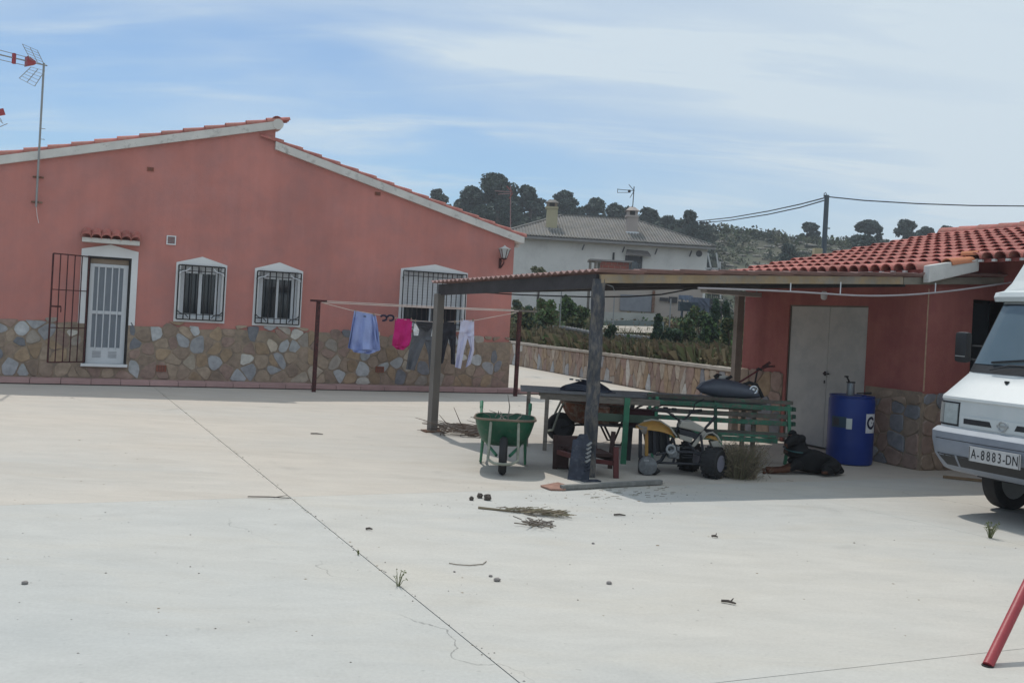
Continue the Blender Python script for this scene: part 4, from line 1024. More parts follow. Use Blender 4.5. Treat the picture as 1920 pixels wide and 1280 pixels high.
    mb = MB(); mb.grid(cloth('p', [(780, 604), (786, 612), (798, 622)], [(812, 605), (810, 613), (802, 622)], None, '', '', .004, 5, d=.185)(0), 5, 5); mb.build('waist_lining', mat('dark_lining', (.03, .03, .035)), o, recalc=False)
    garment('black_trousers', [([(828, 602), (827, 620), (827, 632)], [(856, 604), (855, 622), (855, 636)]), ([(827, 627), (826, 655), (824, 684)], [(843, 628), (836, 655), (831, 680)]), ([(840, 628), (845, 655), (845, 682)], [(855, 636), (854, 655), (853, 684)])],
            mat('black_cotton', (.022, .022, .03), rough=.9, var=.1), 'black trousers hanging between the grey and the white pair', 'trousers', .014, 7, [(831, 602), (853, 604)])
    garment('white_trousers', [([(864, 600), (862, 618), (860, 630)], [(889, 600), (889, 618), (889, 630)]), ([(860.5, 624), (857, 655), (853, 688)], [(879, 626), (870, 658), (864, 691)]), ([(874, 626), (882, 652), (873, 689)], [(889, 630), (889, 658), (882, 683)])],
            mat('white_lilac_cotton', (.58, .58, .74), rough=.85, var=.06, bump=.2, bscale=12, dist=.03), 'white trousers hanging rightmost on the washing line', 'trousers', .02, 7, [(866, 600), (887, 600)])
washing()

# ------------------------------------------------------------------ table, benches and what lies on them
def table():
    t = thing('trestle_table', 'long weathered grey table standing under the carport behind the green bench', 'table', Pz(1010, 842, 0))
    mt = mat('grey_table_top', (.20, .20, .21), rough=.75, var=.2, scale=4, bump=.3, stretch=(1, 4, 1))
    A = PY(982, 729, 12.75); z = .765
    X0, X1, Y0, Y1 = .16, 3.25, 12.05, 12.72
    for k in range(4):
        y0 = Y0+(Y1-Y0)*k/4; y1 = Y0+(Y1-Y0)*(k+1)/4-.008
        mb = MB(); mb.box(((X0+X1)/2, (y0+y1)/2, z-.018), (X1-X0, y1-y0, .036)); mb.build('board', mt, t, bevel=.003)
    mb = MB()
    for y in (Y0+.05, Y1-.05): mb.box(((X0+X1)/2+.1, y, z-.08), (X1-X0-.3, .03, .085))
    mb.build('apron', M_wood_grey, t)
    mb = MB(); mb.box((.27, (Y0+Y1)/2, z-.08), (.04, Y1-Y0-.06, .085)); mb.build('end_rail', M_wood_grey, t)
    for (x, y) in ((.272, 12.44), (.50, 12.10), (3.12, 12.12), (3.1, 12.6)):
        mb = MB(); mb.box((x, y, (z-.036)/2), (.05, .05, z-.038)); mb.build('leg', M_wood_grey, t)
    # grille like dark blue mass
    g = thing('car_grille', 'old dark blue car grille lying on the left part of the table', 'car part', (.95, 12.2, z))
    mg = mat('dark_blue_plastic', (.028, .034, .055), rough=.5, var=.3, bump=.2); ml = mat('worn_blue_grey', (.09, .11, .15), rough=.6, var=.3)
    mb = MB()
    def f(u, v):
        x = .66+.70*u; w = math.sin(math.pi*min(1, u*1.05+.02))**.6
        return V((x, 12.12+.34*v*w+.02, z+.012+.125*w*math.sin(math.pi*(.12+.85*v))*(.9 if u < .6 else 1.15)*(1-.15*math.sin(u*9))))
    mb.grid(f, 24, 8); mb.face([f(i/24, 0) for i in range(25)]+[V((f(i/24, 0).x, 12.12, z+.002)) for i in range(24, -1, -1)]); mb.build('grille_shell', mg, g, smooth=True, recalc=False)
    for k in range(3):
        mb = MB(); mb.tube([V((.72+.045*i, 12.10+.01*k, z+.02+.024*k+.012*math.sin(i*.5))) for i in range(13-2*k)], .009, 6); mb.build('grille_bar', ml, g)
    for k in range(7):
        mb = MB(); mb.box((.80+.08*k, 12.26, z+.140+random.uniform(-.012, .008)), (.05, .16, .012), random.uniform(-.4, .4)); mb.build('grille_fin', mg, g)
    # motorcycle fairing (teardrop)
    c = thing('fairing', 'smooth blue grey teardrop shaped fairing lying on the right end of the table', 'vehicle part', (2.8, 12.1, z))
    mf = mat('blue_grey_shell', (.10, .115, .15), rough=.42, var=.15, scale=5, bump=.1)
    Yf = 12.15
    top = [(1306, 727), (1318, 716), (1338, 709.5), (1362, 710), (1385, 716), (1405, 723), (1422, 733), (1427, 742)]
    bot = [(1306, 728), (1314, 736), (1332, 742), (1352, 746), (1375, 747), (1398, 747), (1414, 746), (1427, 744)]
    mb = MB(); 
    def g2(u, v):
        i = min(int(u*7), 6); f_ = u*7-i; tp = V(top[i]).lerp(V(top[i+1]), f_); bp = V(bot[i]).lerp(V(bot[i+1]), f_)
        a = math.pi*v; mid = (tp+bp)/2; h = (bp-tp)/2; q = mid-h*math.cos(a)
        return PY(q.x, q.y, Yf-.16*math.sin(a)*math.sin(math.pi*min(1, max(.02, u)))**.5)
    mb.grid(g2, 28, 12)
    def g3(u, v):
        p = g2(u, v); return V((p.x, Yf+(Yf-p.y)*.5+.004, p.z))
    mb.grid(g3, 28, 12); mb.build('shell', mf, c, smooth=True, recalc=False)
    mb = MB(); mb.tube([PY(1340, 708, Yf+.05), PY(1345, 704, Yf+.05), PY(1352, 706, Yf+.05)], .03, 8); mb.build('knob', M_rubber, c)
    mb = MB(); mb.box(PY(1356, 707, Yf+.05), (.12, .06, .045)); mb.build('screen_mount', mat('dusty_white', (.42, .42, .40)), c, bevel=.01)
    mb = MB(); mb.tube([PY(1362, 711, Yf), PY(1372, 705, Yf)], .02, 8); mb.build('stub', M_rubber, c)
    mb = MB(); cc = PY(1413, 731, Yf-.1); mb.torus(cc, .045, .016, 18, 8, axis='Y'); mb.ell(cc+V((0, .03, 0)), (.04, .03, .04)); mb.build('headlamp', mat('chrome', (.55, .57, .60), rough=.2, metal=.8, bump=0), c, smooth=True)
    mb = MB(); mb.tube([PY(1392, 722, Yf-.02), PY(1405, 717, Yf-.02), PY(1418, 721, Yf-.04), PY(1426, 736, Yf-.05), PY(1430, 745, Yf-.05)], .022, 8); mb.build('rubber_trim', M_rubber, c, smooth=True)
    # red and black lever frame
    r = thing('handlebar_frame', 'thin dark red rod frame leaning up beside the grey double door', 'metal frame', PY(1385, 716, 12.35))
    Yr = 12.45
    mb = MB(); mb.tube([PY(1384, 718, Yr), PY(1416, 698, Yr), PY(1444, 679, Yr)], .012, 7); mb.build('rod', mat('dark_red_rod', (.13, .02, .025), rough=.6), r)
    mb = MB(); mb.tube([PY(1430, 689, Yr), PY(1436, 685, Yr), PY(1444, 679, Yr)], .02, 8); mb.tube([PY(1427, 692, Yr), PY(1440, 687, Yr), PY(1453, 686.5, Yr)], .012, 7); mb.build('grip', M_rustiron, r)
    mb = MB(); mb.tube([PY(1420, 690, Yr), PY(1419, 700, Yr), PY(1416, 716, Yr), PY(1410, 724, Yr)], .012, 7); mb.tube([PY(1421, 690, Yr-.03), PY(1428, 694, Yr-.03)], .014, 7); mb.build('fork', M_iron, r)

def bench():
    # slatted park bench, seen from the front, right
    o = PY(1240, 815, 11.75); o.z = 0
    X0 = (1224-960)/F*11.85; X1 = (1497-960)/F*11.95
    t = thing('park_bench', 'long green slatted park bench with flaking paint standing before the table', 'bench', ((X0+X1)/2, 11.8, 0))
    mgr = mat('flaking_green_paint', (.045, .165, .105), rough=.6, var=.3, scale=8, bump=.35, bscale=30, col2=(.14, .125, .105), c2lo=.50, c2hi=.62)
    mbr = mat('flaked_brown_slat', (.13, .11, .095), rough=.8, var=.25, scale=8, bump=.3, col2=(.06, .15, .10), c2lo=.52, c2hi=.64)
    yb, yf = 12.0, 11.62
    def slat(z, y, w, h, m, x0=X0, x1=X1, tilt=0): 
        mb = MB(); mb.box(((x0+x1)/2, y, z), (x1-x0, w, h)); mb.build('slat', m, t, bevel=.004)
    for z, m in ((.775, mbr), (.70, mgr), (.60, mbr), (.515, mgr)): slat(z, yb-(.775-z)*.12, .03, .058 if z != .775 else .045, m)
    for k, (z, y, m) in enumerate(((.385, 11.62, mgr), (.392, 11.71, mbr), (.395, 11.80, mbr), (.39, 11.89, mgr))): slat(z, y, .07, .03, m, X0+.02, X1-.30 if k == 0 else X1-.05)
    slat(.335, 11.60, .03, .055, mgr, X0+.02, X1-.28)
    for x in (X0+.04, X0+.86, X1-.05):
        mb = MB(); mb.beam((x, yb+.03, .80), (x, yb-.10, .36), .035, .045); mb.beam((x, yb-.10, .36), (x+.0, yb+.04, 0.0), .035, .04)
        mb.build('back_leg', M_green if x != X0+.86 else mat('dark_green_iron', (.02, .07, .045), rough=.6), t)
        mb = MB(); mb.beam((x, yb-.08, .365), (x, 11.60, .365), .03, .03, 0); mb.beam((x, 11.62, .36), (x-(.08 if x > X1-.3 else 0), 11.55, 0), .032, .032); mb.build('front_leg', M_iron if x > X1-.3 else M_green, t)
    for k in range(3):
        z = .70-.09*k; mb = MB(); mb.box((X1+.01, yb-(.775-z)*.12-.01, z), (.04, .06, .05)); mb.build('slat_bracket', mat('dark_green_iron', (.02, .07, .045)), t, bevel=.006)
    # green trestle to the left
    Yt = 11.35
    t2 = thing('green_trestle', 'green wooden trestle frame standing between the brown chair and the quad bike', 'trestle', PY(1172, 872, Yt))
    xa = PY(1106, 752, Yt).x; xb = PY(1237, 752, Yt).x; xm = PY(1173, 800, Yt).x; zz = lambda y: PY(1172, y, Yt).z
    mb = MB(); mb.beam((xa, Yt, zz(752)), (xb, Yt, zz(752)), .05, .075); mb.build('top_rail', M_wood_grey, t2, bevel=.004)
    mb = MB(); mb.beam((xa, Yt+.01, zz(784)), (xb, Yt+.01, zz(784)), .04, .09); mb.build('lower_rail', mat('dull_green_board', (.075, .11, .08), rough=.8, var=.25), t2, bevel=.004)
    mb = MB(); mb.beam((xm, Yt-.03, zz(745)), (xm-.01, Yt-.03, 0), .065, .05); mb.build('leg', M_green, t2, bevel=.004)
    mb = MB(); mb.beam((xm+.10, Yt+.25, zz(760)), (xm+.09, Yt+.30, 0), .05, .05); mb.build('leg', M_wood_dark, t2)
    mb = MB(); mb.beam((xb-.03, Yt+.02, zz(740)), (xb-.03, Yt+.02, zz(800)), .035, .04); mb.build('upright', M_green, t2)
    mb = MB(); mb.box(((xa+xb)/2, Yt+.14, zz(800)), (xb-xa-.05, .26, .02)); mb.build('shelf', M_wood_dark, t2)
    for (px, py, w, h, m, nm, lab) in ((1128, 770, .16, .10, M_rust, 'rusty_box', 'rusty box on the lower shelf of the green trestle'), (1200, 771, .30, .10, mat('dark_maroon', (.05, .012, .016)), 'toolbox', 'dark maroon toolbox on the lower shelf of the green trestle'), ):
        p = PY(px, py, Yt+.14); zb = zz(800)+.011
        b = thing(nm, lab, 'box', (p.x, p.y, zb)); mb = MB(); mb.box((p.x, p.y, zb+.09), (w*1.1, .16, .18)); mb.build('body', m, b, bevel=.006); mb = MB(); mb.box((p.x, p.y, zb+.19), (w*1.14, .17, .015)); mb.build('lid', m, b)
table(); bench()

# ------------------------------------------------------------------ wheelbarrows
def wheelbarrow(M, org, label, mtub, mframe, grp='wheelbarrows'):
    t = thing('wheelbarrow', label, 'wheelbarrow', org, grp)
    mb = MB(M)
    def tub(off):
        def f(u, v):
            a = 2*math.pi*u; c, s = math.cos(a), math.sin(a)
            sx = math.copysign(abs(c)**.55, c); sy = math.copysign(abs(s)**.55, s)
            k = .52+.48*(v**.5)
            front = .50 if sx > 0 else .42
            return V((sx*(front*k-off)+.02, sy*(.33*k-off), .27+(.275-off*.3)*v**1.15+off+.03*v*max(0, sx)))
        return f
    mb.grid(tub(0), 32, 8); mb.grid(tub(.008), 32, 8)
    mb.add([tub(0)(i/32, 0) for i in range(32)], [tuple(range(32))]); mb.add([tub(.008)(i/32, 0) for i in range(32)], [tuple(range(32))])
    mb.build('tub', mtub, t, smooth=True, recalc=False)
    mb = MB(M); mb.tube([tub(-.004)(i/32, 1) for i in range(33)], .013, 6); mb.build('rim', mat('brown_worn_rim', (.16, .12, .09), rough=.8, var=.3), t, smooth=True)
    w = thing_wheel(M, V((.50, 0, .20)), .20, .045, t, mat('dark_wheel_disc', (.05, .05, .055), rough=.7, var=.3))
    for s in (-1, 1):
        mb = MB(M); mb.tube([(.50, s*.07, .20), (.30, s*.15, .255), (-.35, s*.24, .30), (-.62, s*.28, .50), (-.86, s*.29, .62)], .016, 8); mb.build('handle', mframe, t, smooth=True)
        mb = MB(M); mb.tube([(-.88, s*.29, .628), (-.76, s*.287, .57)], .021, 8); mb.build('grip', mframe, t)
        mb = MB(M); mb.tube([(-.05, s*.23, .29), (-.20, s*.25, .02), (-.30, s*.25, .02), (-.40, s*.245, .31)], .015, 8); mb.build('leg', mframe, t, smooth=True)
        mb = MB(M); mb.tube([(.49, s*.145, .545), (.56, s*.15, .38), (.62, s*.155, .17)], .015, 8); mb.build('strut', mat('pale_worn_steel', (.26, .27, .22), rough=.7, var=.25, scale=12), t, smooth=True)
    mb = MB(M); mb.tube([(.62, -.155, .17), (.70, -.09, .145), (.715, 0, .14), (.70, .09, .145), (.62, .155, .17)], .015, 8); mb.build('wheel_guard', mat('pale_worn_steel', (.26, .27, .22)), t, smooth=True)
    return t
def thing_wheel(M, c, R, r, t, rimm=None):
    mb = MB(M); mb.torus(c, R-r, r, 26, 10, axis='Y', sy=1.0); o = mb.build('tyre', M_rubber, t, smooth=True)
    mb = MB(M); mb.lathe(c, [(R-r*1.6, -.022), (R-r*1.9, -.008), (.035, -.012), (.035, -.04), (.012, -.045), (.012, .045), (.035, .04), (.035, .012), (R-r*1.9, .008), (R-r*1.6, .022)], 20, axis='Y'); mb.build('rim', rimm or M_steel, t, smooth=True)
    return o
def MA(o, yaw, tilt=0, roll=0):
    return Matrix.Translation(o) @ Matrix.Rotation(yaw, 4, 'Z') @ Matrix.Rotation(tilt, 4, 'Y') @ Matrix.Rotation(roll, 4, 'X')
mgt = mat('chipped_green_tub', (.010, .085, .045), rough=.5, var=.25, scale=5, bump=.25, col2=(.05, .10, .065), c2lo=.50, c2hi=.66)
g = Pz(941, 893, 0)
tgw = wheelbarrow(MA(g+V((.0, .62, 0)), math.radians(-90)), g+V((0, .62, 0)), 'green wheelbarrow seen head on with its wheel toward the viewer', mgt, M_green)
g = Pz(1036, 828, 0)
wheelbarrow(MA(g+V((.60, .12, 0)), math.radians(184)), g+V((.60, .12, 0)), 'rusty wheelbarrow seen from the side under the table', M_rust, M_iron)
def twig_in_barrow():
    g = Pz(941, 893, 0)+V((0, .62, .5))
    mb = MB()
    for i in range(14):
        a = V((random.uniform(-.25, .2), random.uniform(-.3, .3), random.uniform(-.05, .05))); b = a+V((random.uniform(-.2, .2), random.uniform(-.15, .15), random.uniform(.02, .12)))
        if i == 0: b = a+V((-.02, 0, .27)); a = V((.03, 0, 0)); b = a+V((-.015, 0, .30))
        mb.tube([g+a, g+(a+b)/2+V((.02, 0, .02)), g+b], [.008, .006, .003], 5)
    o = mb.build('twigs', M_wood_grey, None, loc=g); tag(o, 'few dry twigs lying in the green wheelbarrow', 'twigs', kind='stuff')
twig_in_barrow()

# ------------------------------------------------------------------ brown chair, tyre strip, plank, slab
def chair():
    mc = mat('dark_brown_wood', (.045, .020, .018), rough=.6, var=.25, scale=4, bump=.2); mr_ = mat('reddish_wood', (.105, .026, .026), rough=.55, var=.2, scale=5)
    o = Pz(1100, 884, 0); o.y = 10.55
    t = thing('chair', 'old dark brown wooden armchair standing low behind the front carport post', 'chair', o)
    P = lambda px, py, Y: PY(px, py, Y)
    L0 = P(1040, 878, 10.66); R0 = P(1155, 893, 10.25)
    mb = MB(); a = P(1037, 816, 10.85); b = P(1120, 818, 10.85); c = P(1120, 852, 10.8); d = P(1037, 852, 10.8)
    mb.prism([a, b, c, d], (0, .03, 0)); mb.build('backrest', mc, t, bevel=.004)
    mb = MB(); mb.beam(P(1042, 815, 10.68), (L0.x, 10.66, 0), .05, .06); mb.build('leg', mc, t)
    mb = MB(); mb.box((L0.x+.07, 10.78, .12), (.16, .26, .22)); mb.build('side_panel', mc, t, bevel=.004)
    mb = MB(); mb.beam(P(1047, 847, 10.6), P(1078, 856, 10.3), .05, .05); mb.build('armrest', mr_, t, bevel=.005)
    mb = MB(); mb.beam(P(1155, 838, 10.25), (R0.x, 10.25, 0), .058, .05); mb.build('leg', mr_, t, bevel=.005)
    mb = MB(); mb.beam(P(1100, 862, 10.35), P(1150, 868, 10.28), .045, .045); mb.build('front_rail', mr_, t, bevel=.005)
    mb = MB(); mb.beam(P(1105, 848, 10.8), P(1150, 861, 10.35), .05, .05); mb.build('armrest', mc, t, bevel=.005)
    s = [P(1050, 868, 10.75), P(1125, 866, 10.75), P(1150, 870, 10.32), P(1085, 868, 10.32)]
    for p in s: p.z = .21
    mb = MB(); mb.prism(s, (0, 0, .03)); mb.build('seat', mc, t)
    mb = MB(); mb.beam((R0.x+.02, 10.9, .42), (R0.x+.0, 10.9, 0), .05, .05); mb.build('leg', mc, t)
chair()
def misc_ground():
    # worn tread rubber leaning against the front post
    b0 = Pz(1066, 900, 0); b1 = Pz(1104, 903, 0)
    t = thing('mud_flap', 'scuffed dark blue rubber slab with a rounded top leaning on the front post', 'rubber slab', b0.lerp(b1, .5))
    def f(u, v, off=0):
        w = 1-.12*v-.55*max(0, v-.86)/.14*abs(2*u-1)**2
        bx = b0.lerp(b1, .5); x = bx.x+(b1.x-b0.x)*(u-.5)*w*1.08
        hgt = .47*v-(.05*abs(2*u-1)**3 if v > .9 else 0)
        return V((x+.035*v, bx.y+.06+.10*v-.03*math.sin(math.pi*u)+off, hgt))
    mb = MB(); mb.grid(lambda u, v: f(u, v), 10, 14); mb.grid(lambda u, v: f(u, v, .035), 10, 14)
    mb.face([f(i/10, 1) for i in range(11)]+[f(i/10, 1, .035) for i in range(10, -1, -1)])
    for u in (0, 1): mb.face([f(u, i/14) for i in range(15)]+[f(u, i/14, .035) for i in range(14, -1, -1)])
    ms = mat('scuffed_dark_rubber', (.035, .042, .062), rough=.75, var=.4, scale=9, bump=.5, col2=(.085, .092, .11), c2lo=.52, c2hi=.72)
    mb.build('slab', ms, t, recalc=False, smooth=True)
    for k in range(7):
        v = .22+.09*k; mb = MB(); mb.beam(f(.74, v)-V((0, .012, 0)), f(.95, v+.07)-V((0, .012, 0)), .03, .018); mb.build('tread_rib', M_steel if k > 1 else ms, t, bevel=.003)
    mb = MB(); mb.box((b1.x+.02, b1.y+.04, .006), (.2, .1, .012), YAW); mb.build('foot_flap', ms, t)
    # long grey pole on the ground
    a = Pz(1052, 913, .03); b = Pz(1240, 903, .03)
    mb = MB(); mb.beam(a, b, .05, .045); o = mb.build('plank', mat('grey_plank', (.20, .20, .19), rough=.85, var=.25, scale=5, bump=.3, stretch=(1, 5, 1)), None, loc=a, bevel=.006); tag(o, 'long grey plank lying on the concrete at the foot of the front post', 'plank')
    q = [Pz(1013, 912, .004), Pz(1046, 906, .004), Pz(1066, 912, .004), Pz(1060, 919.5, .004), Pz(1032, 919, .004)]
    mb = MB(); mb.prism(q, (0, 0, .016)); o = mb.build('broken_tile', mat('pinkish_brown_slab', (.30, .17, .13), rough=.9, var=.25, scale=14), None, loc=q[0], bevel=.004); tag(o, 'broken reddish brown slab lying beside the grey plank', 'broken tile')
    a = Pz(1768, 893, .02); b = Pz(1856, 902, .02); mb = MB(); mb.beam(a, b, .04, .03); o = mb.build('wooden_stick', mat('brown_stick', (.22, .15, .09), var=.2), None, loc=a); tag(o, 'flat brown stick lying at the wall beneath the van bumper', 'stick')
    # blue drum
    c = V((4.51, 12.56, 0)); q = Pz(1606, 874, 0); c = V((q.x, q.y+.29, 0))
    t = thing('drum', 'blue plastic drum with paper labels standing beside the grey double door', 'drum', c)
    mbv = mat('blue_plastic', (.005, .030, .20), rough=.42, var=.12, scale=3, bump=.05)
    mb = MB(); mb.lathe(c, [(.26, 0), (.285, .015), (.29, .05), (.289, .24), (.2915, .26), (.289, .28), (.289, .58), (.2915, .60), (.289, .62), (.288, .82), (.275, .86), (.285, .865), (.285, .885), (.262, .885), (.258, .87)], 40); mb.build('drum_body', mbv, t, smooth=True)
    mb = MB(); mb.lathe((c.x, c.y, c.z), [(.26, .872), (.258, .878)], 32); mb.build('drum_lid', mbv, t)
    mb = MB(); mb.lathe((c.x+.12, c.y-.1, c.z), [(.03, .878), (.03, .90)], 14); mb.build('bung', mbv, t)
    def lab(a0, a1, z0, z1, m, nm, r=.291, txt=None):
        mb = MB(); n = 8
        vs = [(c.x+r*math.sin(a0+(a1-a0)*i/n), c.y-r*math.cos(a0+(a1-a0)*i/n), z) for i in range(n+1) for z in (z0, z1)]
        mb.add(vs, [(2*i, 2*i+2, 2*i+3, 2*i+1) for i in range(n)]); return mb.build(nm, m, t, recalc=False)
    ml = mat('paper_label', (.55, .60, .58), rough=.7, bump=0); md = mat('dark_label', (.03, .06, .09), rough=.6, bump=0)
    lab(-1.25, -.53, .475, .615, md, 'label', .2925); lab(-.53, -.29, .465, .60, ml, 'label', .2930)
    lab(-1.15, -.85, .50, .59, mat('brown_label', (.05, .05, .06)), 'label', .2935); lab(.33, .98, .425, .67, mat('white_label', (.60, .62, .66), bump=0), 'label', .2925)
    # round logo: ring with a gap like a letter G, on the white label
    mg = mat('navy_print', (.012, .014, .05), bump=0); mb = MB(); r = .2936
    def cp(a, z): return V((c.x+r*math.sin(a), c.y-r*math.cos(a), z))
    ca, cz = .64, .555; n = 22
    vs = []; 
    for i in range(n+1):
        th = .55+(2*math.pi-1.1)*i/n
        for q_ in (.26, .155): vs.append(cp(ca+q_*math.cos(th), cz+q_*math.sin(th)*.32))
    mb.add(vs, [(2*i, 2*i+2, 2*i+3, 2*i+1) for i in range(n)])
    mb.add([cp(ca+.02, cz-.008), cp(ca+.26, cz-.008), cp(ca+.26, cz+.012), cp(ca+.02, cz+.012)], [(0, 1, 2, 3)]); mb.add([cp(ca+.17, cz-.05), cp(ca+.26, cz-.05), cp(ca+.26, cz), cp(ca+.17, cz)], [(0, 1, 2, 3)])
    for k in range(2): mb.add([cp(.42, .447-.012*k), cp(.88, .447-.012*k), cp(.88, .452-.012*k), cp(.42, .452-.012*k)], [(0, 1, 2, 3)])
    mb.build('printed_letter', mg, t, recalc=False)
    # oil can on the drum
    oc = c+V((-.07, -.12, .887)); t = thing('oil_can', 'small grey pump can standing on top of the blue drum', 'can', oc)
    mb = MB(); mb.lathe(oc, [(.048, 0), (.05, .01), (.05, .15), (.046, .16)], 16); mb.build('can_body', mat('dull_tin', (.20, .22, .24), rough=.4, metal=.5), t, smooth=True)
    mb = MB(); mb.box(oc+V((0, 0, .168)), (.10, .05, .018)); mb.tube([oc+V((-.02, 0, .17)), oc+V((-.055, 0, .235))], .012, 8); mb.box(oc+V((-.06, 0, .24)), (.045, .03, .02)); mb.build('lever', M_iron, t)
    a = oc+V((.09, .02, .028)); mb = MB(); mb.tube([a, a+V((.19, .03, .012))], .009, 6); o = mb.build('screwdriver', M_iron, None, loc=a)
    a2 = MB(); a2.tube([a+V((.10, .016, .0065)), a+V((.20, .033, .0125))], .016, 8); a2.build('screwdriver_handle', M_iron, o); tag(o, 'thin dark rod lying on the drum beside the pump can', 'tool')
misc_ground()

# ------------------------------------------------------------------ red leg of a swing frame, lower right
def swing():
    a = Pz(1852, 1248, 0); 
    t = thing('swing_frame', 'leaning red painted tube with chipped paint at the lower right corner', 'metal frame', a)
    d = PY(1924, 1100, a.y+.30)
    dirv = (d-a).normalized(); top = a+dirv*1.55
    mb = MB(); mb.tube([a+V((0, 0, .002)), top], .027, 16); mb.build('leg', M_redpaint, t, smooth=True)
    o = top+V((top.x-a.x, top.y-a.y, -top.z)); mb = MB(); mb.tube([o, top], .027, 14); mb.build('leg', M_redpaint, t, smooth=True)
    bk = top+e1*1.3; mb = MB(); mb.tube([top, bk], .032, 12); mb.build('crossbar', M_redpaint, t, smooth=True)
    for g_ in (a+e1*1.3, o+e1*1.3): mb = MB(); mb.tube([g_, bk], .032, 12); mb.build('leg', M_redpaint, t, smooth=True)
    mb = MB(); mb.lathe(a, [(.030, .0), (.030, .006)], 14); mb.build('foot_cap', M_iron, t)
swing()
# ------------------------------------------------------------------ white van
def van():
    dd = e1; ww = V((e1.y, -e1.x, 0))
    P0 = PY(1872, 850, 8.70); P0.z = 0
    M = Matrix(((ww.x, dd.x, 0, P0.x), (ww.y, dd.y, 0, P0.y), (0, 0, 1, 0), (0, 0, 0, 1)))
    t = thing('van', 'white camper van with grey bumper parked at the right edge', 'van', P0)
    mw = mat('white_van_paint', (.57, .60, .605), rough=.42, var=.035, scale=2.5, bump=.0, spec=.35, coat=0, streak=.02, col2=(.53, .575, .58), c2lo=.5, c2hi=.7)
    mgb = mat('grey_bumper', (.23, .255, .30), rough=.55, var=.10, scale=4, bump=.15); mgt = mat('pale_grey_bumper_top', (.36, .39, .43), rough=.6, var=.08)
    mblk = mat('black_trim', (.02, .021, .024), rough=.5); mgl = mat('windscreen_glass', (.09, .13, .155), rough=.05, spec=.8, bump=0, var=.05)
    HW = .79
    PR = [(.52, .775, .08), (.60, .785, .055), (.845, .79, .05), (.93, .79, .05), (1.085, .79, .06), (1.10, .785, .045), (1.125, .785, .05), (1.16, .78, .10), (1.35, .748, .345), (2.06, .70, .72), (2.13, .68, .80)]
    def sec(z):
        for a, b in zip(PR, PR[1:]):
            if z <= b[0]: 
                f = (z-a[0])/(b[0]-a[0]); return a[1]+(b[1]-a[1])*f, a[2]+(b[2]-a[2])*f
        return PR[-1][1], PR[-1][2]
    def S(th, z, off=0, hw=None, yf=None, D=.27):
        h, y = sec(z)
        if hw is not None: h = hw; y = yf
        s_, c_ = math.sin(th), abs(math.cos(th))
        x = h*math.copysign(abs(s_)**.33, s_); yy = y+D*(1-c_**.33)
        n = V((math.copysign(abs(s_)**1.6, s_), -c_**1.6-.05, 0)).normalized()
        return V((x, yy, z))+n*off
    def thx(x, z, hw=None):
        h = sec(z)[0] if hw is None else hw; r = min(1, abs(x)/h); return math.copysign(math.asin(r**(1/.33)), x)
    zs = [p[0] for p in PR]
    zz = sorted(set(zs+[1.42, 1.5, 1.6, 1.7, 1.8, 1.9, 2.0, 1.25]))
    n = 36
    mb = MB(M); ths = [-math.pi/2+math.pi*i/n for i in range(n+1)]
    ths = [math.copysign(math.asin(min(1, abs(x))**(1/.33)), x) for x in [-1+2*i/n for i in range(n+1)]]
    rows = []
    for z in zz:
        r = [S(th, z) for th in ths]; h = sec(z)[0]
        rows.append([V((-max(h, h), 4.25, z))]+r+[V((h, 4.25, z))])
    k = len(rows[0]); vs = [p for r in rows for p in r]
    fs = [(i*k+j, i*k+j+1, (i+1)*k+j+1, (i+1)*k+j) for i in range(len(rows)-1) for j in range(k-1)]
    fs += [(i*k, (i+1)*k, (i+1)*k+k-1, i*k+k-1) for i in range(len(rows)-1)]
    mb.add(vs, fs); mb.add([rows[-1][j] for j in range(k)], [tuple(range(k))]); mb.add([rows[0][j] for j in range(k)], [tuple(range(k))])
    mb.build('body', mw, t, smooth=True)
    def patch(name, m, x0, x1, z0, z1, off, parent=t, nu=10, nv=4, th=.0, xt0=None, xt1=None, bev=0):
        mb = MB(M)
        def f(u, v, o=off):
            z = z0+(z1-z0)*v; a = x0+((xt0 if xt0 is not None else x0)-x0)*v; b = x1+((xt1 if xt1 is not None else x1)-x1)*v
            return S(thx(a+(b-a)*u, z), z, o)
        mb.grid(f, nu, nv)
        for v in (0, 1): mb.add([f(i/nu, v) for i in range(nu+1)]+[f(i/nu, v, 0) for i in range(nu+1)], [(i, i+1, nu+2+i, nu+1+i) for i in range(nu)])
        for u in (0, 1): mb.add([f(u, i/nv) for i in range(nv+1)]+[f(u, i/nv, 0) for i in range(nv+1)], [(i, i+1, nv+2+i, nv+1+i) for i in range(nv)])
        return mb.build(name, m, parent, smooth=False if bev else True, recalc=False)
    # windscreen: rubber surround, glass
    patch('windscreen_seal', mblk, -.69, .69, 1.365, 2.05, .006, nv=10, nu=24, xt0=-.645, xt1=.645)
    patch('windscreen', mgl, -.66, .66, 1.45, 2.035, .012, nv=10, nu=24, xt0=-.62, xt1=.62)
    for x in (-.42, .22):
        a = S(thx(x, 1.40), 1.40, .035); b = S(thx(x+.42, 1.50), 1.46, .045); mb = MB(M); mb.tube([a, (a+b)/2+V((0, -.012, .025)), b], .009, 6); mb.build('wiper_arm', mblk, t)
        c1 = S(thx(x-.02, 1.46), 1.47, .03); c2 = S(thx(x+.46, 1.525), 1.525, .03); mb = MB(M); mb.beam(c1, c2, .012, .02); mb.build('wiper_blade', mblk, t)
    a = S(thx(-.17, 1.30), 1.30, .012); mb = MB(M); mb.box(a, (.035, .03, .02)); mb.box(a+V((.01, -.02, -.015)), (.02, .012, .012)); mb.build('washer_nozzle', mblk, t, bevel=.003)
